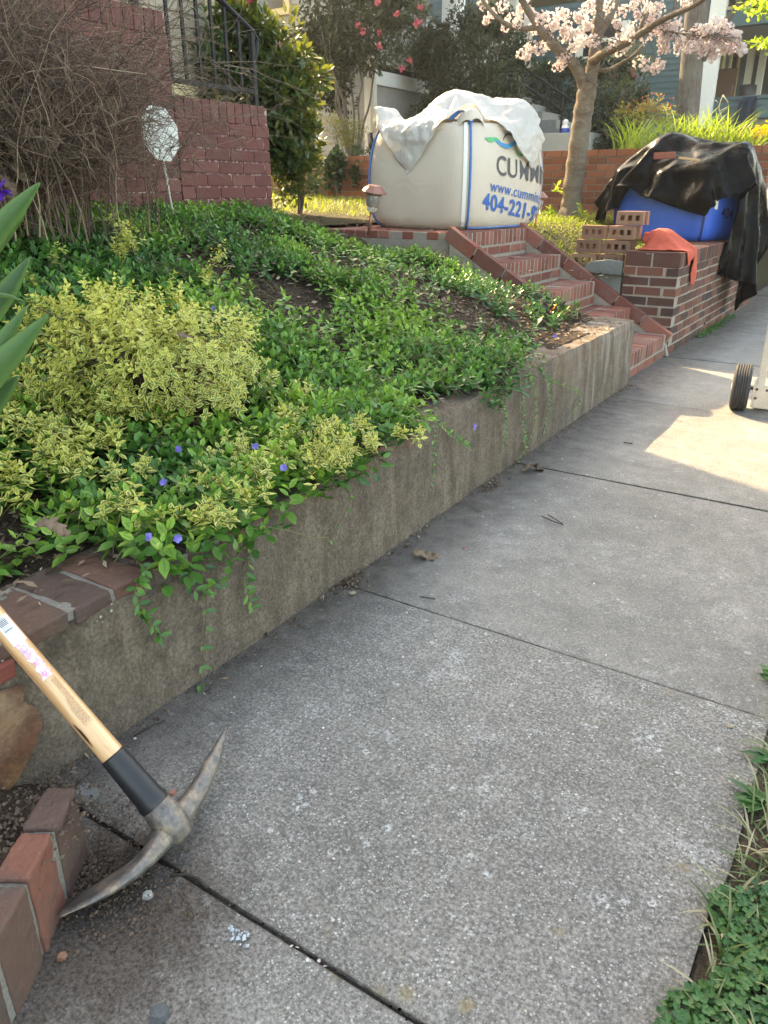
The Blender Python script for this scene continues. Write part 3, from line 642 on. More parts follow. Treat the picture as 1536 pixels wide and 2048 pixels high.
# left retaining wall (rendered, brick cap near the camera)
def xw(y): return -1.292-0.016*np.clip(np.asarray(y)-1.2, 0, 9)
def ztop(y): return 0.345+0.055*sstep(0.6, 3.2, y)
def left_wall():
    root = empty('retaining_wall', (-1.4, 2, 0), 'low rendered grey-brown retaining wall beside the sidewalk with vines hanging over it', 'retaining wall')
    ys = np.linspace(-1.2, 4.965, 150); V = []; F = []
    prof_n = 12
    for y in ys:
        x = float(xw(y)); zt = float(ztop(y)); e = 0.010*(float(vnoise(y, 0.2, 7, 21))-0.5)
        for k in range(prof_n):
            z = zt*k/(prof_n-1)-0.02*(k == 0); zz = z
            xx = x+0.010*(1-z/zt)+0.010*(float(vnoise(y, z, 9, 22))-0.5)+(-0.008 if k == prof_n-1 else 0)
            V.append((xx, y, zz+(e if k == prof_n-1 else 0)))
        V.append((x-0.10, y, zt+0.004*float(vnoise(y, 1, 12, 23)))); V.append((x-0.215, y, zt+0.004)); V.append((x-0.225, y, zt-0.12))
    n = prof_n+3
    for i in range(len(ys)-1):
        for k in range(n-1): a = i*n+k; F.append((a, a+n, a+n+1, a+1))
    idx = np.array(F); last = (len(ys)-1)*n; s = len(V)
    # far end face, battered
    for k in range(n): v = V[last+k]; V.append((v[0], v[1]+0.002, v[2]))
    me_f = [idx, np.array([[s+k for k in range(n-1, -1, -1)]])]
    mesh_np('rendered_body', V, me_f, M['stucco'], root, False)
    mb = MB(); y = -1.0
    while y < 1.36:
        yy = y+0.05; x = float(xw(yy)); z = float(ztop(yy))
        mb.box((x-0.205, y, z-0.03), (x+0.002, y+0.098, z+0.006), 0, random.choice([0.1, 0.4, 0.6, 0.75, 0.5]), 0.004); y += 0.1065
    rough_brick(mb.build('cap_brick_course', M['brick_near'], root, bevel=0.006))
    mo = MB(); mo.box((-1.292-0.20, -1.0, 0.30), (-1.292-0.004, 1.37, float(ztop(0.8))+0.004), 0, 0.5); mo.build('cap_mortar', M['mortar_dark'], root)
    # patch where the render has fallen off and old brick shows
    edge = [(0.672, 0.255), (0.660, 0.225), (0.684, 0.195), (0.690, 0.15), (0.665, 0.115), (0.640, 0.085), (0.612, 0.06), (0.56, 0.03), (0.40, 0.03), (0.2, 0.05), (0.2, 0.27), (0.45, 0.28), (0.60, 0.272)]
    pm = MB(); pm.add([(float(xw(0.5))+0.013, a, b) for a, b in edge], [tuple(range(len(edge)))], 0, 0.5)
    nn = NT('exposed_old_brick'); f = nn.noise(14, 6, 0.7); g = nn.noise(3, 3)
    nn.color(nn.mix(nn.ramp(f, [(0.4, 0.0), (0.6, 0.8)]), nn.ramp(g, [(0.35, (0.27, 0.145, 0.065)), (0.55, (0.20, 0.085, 0.040)), (0.75, (0.30, 0.22, 0.14))]), (0.09, 0.035, 0.02)))
    nn.rough(0.95); nn.bump(f, 0.9, 0.02)
    pm.build('exposed_brick_patch', nn.m, root, solid=0.012)
    rm = MB(); rm.box((float(xw(0.5))-0.02, 0.50, 0.275), (float(xw(0.5))+0.014, 0.668, 0.315), 0, 0.9, 0.006)
    rm.build('exposed_red_brick', plain('worn_red_paint', (0.22, 0.055, 0.038), 0.8, var=0.4, sc=25, bump=0.5), root, bevel=0.006)
left_wall()

# low flared brick cheek in the near left corner
def low_brick():
    A = np.array([-1.05, 0.606, 0]); B = np.array([-0.80, 0.215, 0]); d = (B-A)/np.linalg.norm(B-A); nrm = np.array([d[1], -d[0], 0.0])
    if nrm[0] > 0: nrm = -nrm                                                     # points away from the sidewalk
    root = empty('flared_brick_edging', A+(B-A)/2, 'low dusty brick edging in the near corner beside the pick blade', 'brick edging')
    H = 0.163; w = 0.093; k = 0; mb = MB(); mo = MB(); z = np.array([0, 0, 1.0])
    Lt = np.linalg.norm(B-A); mo.obox(A+d*Lt/2+nrm*0.0295+z*(H/2-0.006), (Lt-0.006, 0.0505, H-0.008), (d, -nrm, z), 0)
    tones = [0.35, 1.0, 0.55, 0.2, 0.7]
    while k*(w+0.012) < Lt:
        c = A+d*(k*(w+0.012)+w/2)+nrm*0.029+z*(H/2-0.01)
        mb.obox(c, (w+0.003, 0.056, H+0.02), (d, -nrm, z), 0, tones[k % 5], 0.0025); k += 1
    mo.build('mortar', M['mortar_dark'], root); rough_brick(mb.build('standing_bricks', M['brick_near'], root, bevel=0.005))
    # soil fill behind
    P = [A+nrm*0.1, B+nrm*0.1, np.array([-1.285, 0.1, 0]), np.array([-1.285, 0.75, 0]), np.array([-1.20, 0.72, 0])]
    zs = [0.13, 0.14, 0.13, 0.02, 0.0]; n = 26; V = []; F = []
    for i in range(n):
        for j in range(n):
            u, v = i/(n-1), j/(n-1)
            a = A+nrm*0.048+(B-A)*v; b = np.array([-1.287, 0.665-0.60*v, 0]); p = a*(1-u)+b*u
            zz = 0.148-0.125*max(0, 1-v*3.0)*(0.35+0.65*u)-0.01*u+0.022*(float(vnoise(p[0], p[1], 22, 31))-0.5)
            V.append((p[0], p[1], zz)); 
    for i in range(n-1):
        for j in range(n-1): a = i*n+j; F.append((a, a+1, a+n+1, a+n))
    tag(mesh_np('soil_fill', V, np.array(F), M['soil'], None, True), kind='structure')
low_brick()

# ---------------------------------------------------------------- brick steps
def steps():
    root = empty('brick_steps', (-2.0, 5.5, 0), 'red brick steps climbing from the sidewalk to the white bulk bag', 'steps')
    Xs = [-1.385, -1.67, -1.96, -2.25, -2.545]; Zs = [0.165, 0.338, 0.512, 0.695, 0.882]; y0, y1 = 4.90, 5.97; zp = 0
    for k in range(5):
        mb = MB(); x = Xs[k]; z = Zs[k]; xb = Xs[k+1] if k < 4 else -3.75
        mb.box((xb-0.02, y0+0.005, zp-0.02), (x+0.0005, y1-0.004, z-0.0025), 0, 0.5)
        y = y0+random.uniform(0, 0.03)
        while y < y1-0.05:                                   # rowlock nosing
            mb.box((x-0.185, y, z-0.096), (x+0.003, y+0.053, z+random.uniform(-0.002, 0.001)), 1, None, 0.002); y += 0.0672
        course_y(mb, y0, y1, x+0.003, x-0.09, z-0.165 if k else 0.0, z-0.112, off=0.4*(k % 2))
        if k < 4: course_y(mb, y0, y1, x-0.195, x-0.285, z-0.05, z-0.001, off=0.3)
        else:
            xx = x-0.195
            while xx > -3.7: course_y(mb, y0, y1, xx, xx-0.09, z-0.05, z-0.001+random.uniform(-.001, .001), off=random.random()); xx -= 0.10
        mb.build('step', [M['mortar'], M['brick_step']], root, bevel=0.004); zp = z
    # sloping brick cheeks
    for side, (ya, yb) in (('far', (5.975, 6.035)), ('near', (4.84, 4.9))):
        pts = [(-1.33, 0.155), (-1.75, 0.405), (-2.10, 0.62), (-2.60, 0.915)]
        mb = MB(); A = np.array([-1.345, 0, 0.16]); B = np.array([-2.62, 0, 0.925]); L = np.linalg.norm(B-A); d = (B-A)/L; up = np.array([d[2], 0, -d[0]]); up = up if up[2] > 0 else -up
        n = 6; yc = (ya+yb)/2
        for i in range(n):
            c = A+d*(L*(i+0.5)/n)-up*0.045+np.array([0, yc, 0])
            mb.obox(c, (L/n-0.010, abs(yb-ya), 0.09), (d, np.array([0, 1.0, 0]), up), 1, None, 0.002)
        c = A+d*(L/2)-up*0.05+np.array([0, yc, 0]); mb.obox(c, (L-0.004, abs(yb-ya)-0.008, 0.084), (d, np.array([0, 1.0, 0]), up), 0)
        mb.add([(-1.36, ya+0.004, 0.0), (-1.40, ya+0.004, 0.13), (-2.62, ya+0.004, 0.86), (-2.62, ya+0.004, 0.3), (-1.36, yb-0.004, 0.0), (-1.40, yb-0.004, 0.13), (-2.62, yb-0.004, 0.86), (-2.62, yb-0.004, 0.3)],
               [(0, 1, 2, 3), (7, 6, 5, 4), (0, 4, 5, 1), (1, 5, 6, 2), (2, 6, 7, 3)], 0)
        mb.build('sloping_cheek', [M['mortar'], M['brick_step']], root, bevel=0.003)
    mb = MB(); mb.box((-4.6, 4.86, 0.6), (-3.76, 6.0, 0.872), 0, 0.5); mb.build('landing_slab', M['concrete'], root, bevel=0.006)
    sl_ = MB(); a = at(1170, 528, Y=6.045); b = at(1243, 522, Y=6.045)
    sl_.add([(-2.06, 6.045, 0.40), (-1.785, 6.045, 0.27), (-1.79, 6.045, 0.655), (-1.90, 6.045, 0.665), (-2.04, 6.045, 0.645), (-2.09, 6.045, 0.60),
             (-2.06, 6.085, 0.40), (-1.785, 6.085, 0.27), (-1.79, 6.085, 0.655), (-1.90, 6.085, 0.665), (-2.04, 6.085, 0.645), (-2.09, 6.085, 0.60)],
            [(5,4,3,2,1,0),(6,7,8,9,10,11),(0,1,7,6),(1,2,8,7),(2,3,9,8),(3,4,10,9),(4,5,11,10),(5,0,6,11)], 0, 0.5)
    tag(sl_.build('stone_slab', M['slate'], bevel=0.008), 'grey-green stone slab on edge between the brick steps and the brick wall end', 'stone slab')
steps()
# settled shapes of the three draped cloths: plain vertex steps in 2 mm units, one list per axis
DRAPE = {
    'tarp': ([-2.7203, 7.3626, 0.0761], [
        [679,0,4,8,-4,-8,7,20,20,13,8,19,23,22,15,-11,4,-5,10,-17,-24,-18,-14,-6,-4,-13,-7,-35,-7,11,0,-1,-10,15,20,19,13,2,22,22,22,8,-4,-9,6,-3,-19,-23,-18,-10,0,-15,-10,-2,-36,0,18,2,-12,-8,22,22,16,3,10,21,22,22,-8,-8,-3,10,-10,-19,-23,-14,-5,-2,-13,-10,2,-35,11,15,-1,-17,0,21,21,15,-7,19,20,20,17,-8,-13,0,7,-14,-21,-18,-11,5,-12,-11,-7,13,-41,12,17,-16,-1,-1,20,21,2,2,17,23,20,10,-10,-16,11,-9,-11,-21,-15,1,-8,-5,-12,-4,11,-34,17,6,-6,-18,14,19,19,-3,5,18,22,22,0,-15,-3,6,-8,-18,-20,-12,6,-3,-10,-12,0,3,-26,17,-1,-19,-1,19,20,12,1,2,20,23,22,-14,-7,2,-3,-12,-19,-18,-6,7,-2,-16,-7,3,12,-33,11,-1,-19,6,21,20,8,-4,10,22,23,14,-9,-14,-2,0,-17,-20,-15,1,-4,2,-19,0,15,6,-32,7,-14,-6,12,20,20,5,-5,13,26,21,5,-15,-4,-2,-10,-19,-17,-15,-3,8,-5,-13,6,9,19,-41,2,-12,-4,19,19,17,-6,4,16,24,23,-6,-13,-3,-9,-13,-19,-19,-10,1,4,-8,1,8,14,14,-39,-2,-13,0,20,23,7,-7,9,21,23,14,-11,-9,-11,-10,-15,-20,-14,-6,9,-4,2,-2,12,17,16,-44,-7,-12,7,22,16,1,-4,13,21,20,7,-12,-18,-9,-10,-17,-20,-4,1,10,0,-4,4,17,16,13,-48,-12,-8,12,22,9,-2,-2,16,21,17,-2,-18,-13,-12,-12,-9,-18,2,5,10,3,-3,8,14,20,10,-55,-16,-6,19,18,4,-11,8,19,22,10,-14,-18,-13,-7,-6,-16,0,-2,11,12,-4,2,8,20,12,11,-66,-19,3,20,16,-1,-9,10,20,22,-2,-18,-13,-13,-1,-15,-3,2,5,13,7,-4,2,14,14,16,6,-52,-24,-18,9,19,10,-9,8,4,25,20,-18,-17,-14,-3,-10,6,-3,-4,16,9,4,-2,1,12,19,12,6,-30,-18,-18,-18,-17,14,17,4,-5,2,19,24,3,-19,-13,-14,-6,9,1,-7,10,6,12,0,-5,3,16,18,11,6,-22,-1,-20,-13,-22,-24,-2,16,15,-2,0,9,19,21,-12,-15,-18,-9,11,9,-11,0,4,17,9,-10,2,6,19,11,11,16,-62,6,10,-6,-6,-19,-21,-21,7,15,11,-4,5,11,23,4,-13,-20,-13,12,9,-4,-8,0,14,10,-1,-7,4,16,13,15,18,16,-116,12,10,10,9,12,-14,-21,-20,-13,11,17,7,-3,5,20,9,-2,-20,-11,-11,13,11,-9,0,-3,18,6,-4,4,0,12,20,17,17,0,-141,0,15,11,11,10,11,11,-1,-20,-20,-11,23,10,6,-6,10,16,3,-9,-17,-16,6,14,4,-7,-6,9,13,4,6,-5,8,11,22,16,-8,4,-174,16,15,3,12,10,9,11,11,12,6,-13,-20,-2,18,11,0,0,10,12,-10,-4,-24,0,10,9,-1,-10,5,14,9,7,-1,12,9,4,19,-5,-9,-1,-161,-6,4,18,16,-2,10,8,7,11,15,8,10,-2,-22,10,8,15,-7,5,12,4,-10,-17,-3,-6,11,9,-2,0,2,13,13,9,8,5,-2,16,-4,-5,-12,2,-134,3,-15,-13,-3,16,16,7,0,6,8,14,13,5,9,8,-12,6,15,5,-6,13,4,-3,-13,-4,-9,1,12,10,-3,2,14,10,11,5,-4,1,10,-4,-6,-6,-4,-5,-146,7,4,3,4,-14,4,0,15,16,-6,5,4,13,12,10,3,9,9,8,7,-5,11,-4,11,-11,-2,-11,-4,5,17,3,7,6,3,15,1,-2,6,-3,-4,-5,-5,-7,9,-9,-155,7,3,4,4,4,-8,5,10,16,4,-5,3,10,13,11,7,4,12,14,0,6,6,-1,8,-9,-2,-1,-6,17,4,1,9,0,13,5,1,-2,-8,-4,-4,-2,5,1,-2,-7,-166,6,3,3,5,6,4,7,9,8,3,-3,6,3,12,10,8,9,11,10,10,6,4,4,0,-4,-3,-1,15,3,0,10,-1,9,9,-2,-7,-8,-4,-5,1,1,3,0,-3,-3,-175,7,3,3,5,5,6,7,8,9,5,4,6,9,-3,10,10,9,10,9,14,8,6,2,-1,4,6,3,-5,5,13,5,1,3,-4,-4,-5,-8,-2,6,-6,-1,3,6,-9,-2,-177,3,4,3,5,8,7,4,9,6,5,6,6,9,8,7,6,7,9,8,10,11,9,2,3,4,3,-1,10,7,4,3,2,-5,0,-3,-8,3,0,2,-2,-1,-4,-2,-4,-6,-177,5,2,6,7,4,6,7,6,6,6,6,7,8,8,10,8,7,6,7,9,8,6,6,3,4,4,4,5,8,4,0,3,-4,0,0,-4,-2,-1,0,-1,-2,-4,-3,-5,-6,-172,2,8,6,4,8,5,2,6,6,6,7,8,8,8,9,8,7,5,9,9,7,6,5,4,3,4,4,5,7,2,2,4,-1,-4,-1,-2,-2,0,-2,1,0,-4,-5,-6,-4,-173,6,3,7,7,5,5,3,4,7,6,8,7,8,8,8,8,8,5,9,8,7,6,5,6,2,2,4,7,4,3,5,3,-3,1,1,-3,-5,-1,-1,0,1,-2,-3,-4,3,-189,6,6,7,6,4,5,3,6,5,11,4,7,8,7,9,7,8,8,7,7,7,7,3,5,2,4,5,5,4,5,4,4,0,-2,-2,3,-1,-2,-5,2,-4,1,0,-1,-1,-194,6,7,6,6,4,4,2,9,7,8,5,9,10,4,8,7,8,8,6,6,9,6,3,4,3,4,5,4,5,5,5,1,2,-2,0,0,-1,-2,1,-3,-1,-2,-1,-1,1,-195,7,7,5,7,3,2,4,9,8,11,9,8,3,5,7,8,7,7,7,6,8,6,3,4,3,5,5,4,5,5,4,1,2,1,-3,0,1,-2,-1,-1,-2,-1,0,-1,-4,-191,6,7,7,4,6,3,7,7,6,11,8,8,7,1,6,8,8,7,6,7,8,4,5,2,5,4,5,4,4,5,4,1,3,1,-1,-1,-1,0,-2,-2,-2,0,0,-2,-3,-190,8,6,6,5,4,6,7,5,7,10,11,4,7,3,5,8,7,6,6,9,8,3,4,3,5,5,3,5,3,5,4,4,0,2,-1,-2,2,0,-3,-5,0,0,-1,-2,-2,-186,4,6,6,5,5,5,10,5,6,9,9,6,5,5,7,5,8,8,4,9,8,2,4,4,5,3,5,4,4,3,4,5,2,-1,-1,0,-1,0,-3,-1,-3,0,-1,0,-1,-182,1,4,5,8,4,5,10,5,7,7,9,5,5,6,6,7,6,10,3,9,5,3,5,4,5,3,5,3,4,4,5,6,-2,3,-5,1,-1,-1,-1,-1,-2,-1,0,3,3,-185,0,9,7,-2,5,9,6,3,9,9,5,5,6,6,6,6,7,9,4,8,4,4,5,4,4,4,7,3,2,4,4,5,3,0,-5,1,2,-3,-3,-1,-1,6,3,2,0,-190,8,1,8,4,1,8,4,4,9,7,10,3,9,7,4,2,7,9,5,7,3,7,1,3,6,6,4,3,3,4,4,5,3,-2,7,-3,-2,-2,-5,3,1,4,1,2,-1,-187,1,10,6,4,5,0,1,11,5,8,11,2,7,7,6,7,5,5,4,7,5,4,1,4,6,5,4,3,4,4,4,4,4,4,-1,-4,-1,1,0,1,4,-1,-1,1,-1,-187,8,4,6,8,6,-6,9,5,6,15,4,5,3,6,6,8,5,5,4,6,5,3,2,3,6,5,4,4,4,2,4,6,5,-1,2,-4,4,-3,3,1,0,1,-2,0,-1,-182,4,4,7,7,7,8,5,6,5,5,3,6,3,6,7,5,4,6,6,5,5,2,1,6,6,4,4,6,1,2,5,5,5,0,2,2,-1,-2,0,1,0,1,-2,0,0,-181,8,0,8,6,7,7,7,5,4,5,6,2,7,6,4,6,1,5,6,9,5,2,8,2,1,4,5,5,4,4,1,5,4,1,2,2,-2,-2,1,0,1,-1,-1,0,0,-180,10,-1,7,6,8,8,5,5,7,7,20,5,-1,0,1,0,3,5,5,7,7,6,3,1,3,4,4,5,5,3,5,2,4,2,3,-1,-2,-2,0,1,1,-1,-1,0,1,-179,11,-2,7,8,12,22,4,10,12,-9,15,2,-4,-1,0,-1,7,3,5,8,10,-1,3,2,3,4,4,5,3,5,5,4,2,3,1,-2,-1,-2,1,1,0,-1,0,1,-1,-176,9,2,12,15,19,19,18,3,-9,6,-1,-2,-4,-1,-1,3,8,3,1,11,10,-2,-1,2,3,5,3,6,5,3,5,3,3,2,0,6,-6,-3,0,1,2,3,-4,-1,0,-174,9,17,18,19,23,17,-6,-3,0,-2,-2,-1,-5,-3,4,7,1,2,5,9,16,-2,-7,8,-3,4,4,5,5,5,3,3,4,2,5,2,4,-8,2,4,-7,1,1,5,5,-170,18,17,17,21,17,-6,-7,-3,-1,-2,1,-4,-6,2,5,11,-4,1,6,16,9,0,-1,-3,7,-6,6,2,6,4,2,4,5,2,5,3,3,2,1,-4,0,3,9,9,9,-168,19,17,17,16,-4,-4,-7,-11,0,1,-5,-2,-1,7,3,9,-2,-2,11,16,6,3,-6,-2,5,6,-7,4,4,3,1,4,6,4,3,4,2,3,1,17,4,4,9,9,10,-166,17,17,11,-4,-3,-6,-11,-9,2,-1,-4,-4,9,0,13,4,-3,-1,12,17,5,-2,3,-9,7,7,0,-2,0,-1,4,3,4,4,6,4,11,6,6,5,6,6,8,8,4,-138,14,4,-4,-4,-5,-8,-9,-7,1,-1,-3,6,-1,14,3,8,-8,2,15,16,-4,2,1,3,-6,8,-3,-2,2,8,4,6,9,-13,8,6,8,10,11,-1,6,9,5,3,4,-108,-6,-2,-5,-5,-6,-8,-8,-6,-2,-1,4,2,11,2,15,-6,2,-1,17,11,4,-10,3,1,11,-14,0,9,10,1,13,5,5,-3,-15,8,8,9,10,9,0,6,6,9,10,-124,-4,-4,-5,-4,-2,-12,-4,0,-8,-3,5,11,1,8,16,-11,-2,8,16,3,6,-12,6,2,15,1,-3,-9,15,18,3,8,-8,1,1,-16,9,12,7,9,7,4,11,7,10,-115,-4,-4,-8,-13,-6,-1,-7,-9,9,-6,4,1,9,14,3,-13,-2,12,14,7,-2,-12,2,11,17,4,-10,0,19,13,8,4,-2,11,-14,-7,-10,10,6,9,7,10,8,5,14,-111,-8,-8,-3,-4,-8,-10,-10,16,-6,-5,6,-1,11,13,-10,-3,-9,14,16,5,-8,-10,5,16,12,11,-10,3,22,12,11,-7,4,16,-8,-17,-3,-8,10,2,11,14,0,8,10,-110,-9,-6,-6,2,-12,-10,6,16,0,-6,-14,5,10,14,-17,-7,-3,19,13,2,-13,-5,11,11,13,15,-2,15,7,21,5,-4,6,11,0,-19,-15,1,-5,11,4,16,5,4,3,-108,-3,-2,-2,-16,-11,-1,19,11,2,-17,-14,9,12,0,-11,-16,6,19,5,4,-5,-8,8,12,12,17,12,3,16,21,4,0,6,6,8,-18,-22,6,-7,-5,11,9,14,-2,11,-107,-9,-5,3,-10,-20,9,19,7,-6,-19,-10,4,15,-6,-13,-11,13,17,1,4,-7,-2,14,2,14,13,14,13,21,13,-3,5,10,15,0,-19,-19,2,8,-5,-13,10,14,14,15,-124,-5,-1,-7,-17,-7,17,20,-5,-5,-23,-2,3,9,-10,-15,-6,18,19,-6,3,-2,-5,13,11,4,14,15,18,16,15,13,-5,19,5,3,-14,-20,-3,13,-9,-6,-9,15,16,14,-123,0,-5,-9,-21,11,11,21,-3,-17,-17,-1,9,-2,-13,-14,-1,19,17,-2,-7,3,2,2,14,3,13,15,19,16,14,13,15,6,12,-5,-6,-20,2,11,-11,-14,1,0,14,15,-128,-2,2,-18,-5,6,18,21,-13,-10,-19,2,9,-12,-13,-13,5,19,16,-1,1,-10,5,1,14,6,7,17,18,15,15,15,17,19,4,-8,2,-16,11,3,-15,-18,-6,12,9,4,-126,-8,-4,-3,2,5,20,21,-11,-22,-1,-2,-8,-14,-13,-10,10,16,16,7,-7,-2,-6,8,7,3,12,19,19,14,13,15,19,20,10,-2,-1,-12,13,-2,-14,-18,-14,4,13,2,-132,5,3,-6,-9,15,23,16,-18,-11,-13,-6,-6,-16,-13,-6,12,14,17,11,-11,-5,9,-9,5,6,14,23,15,16,15,15,19,20,16,-7,-1,1,13,-5,-15,-19,-16,-6,9,4,-120,2,-4,-2,-2,20,22,6,-16,-18,-6,-9,-14,-12,-15,-3,14,12,18,7,11,-17,1,2,-7,6,17,21,20,13,16,17,19,17,18,10,1,4,3,-4,-28,-14,-12,-13,-3,0],
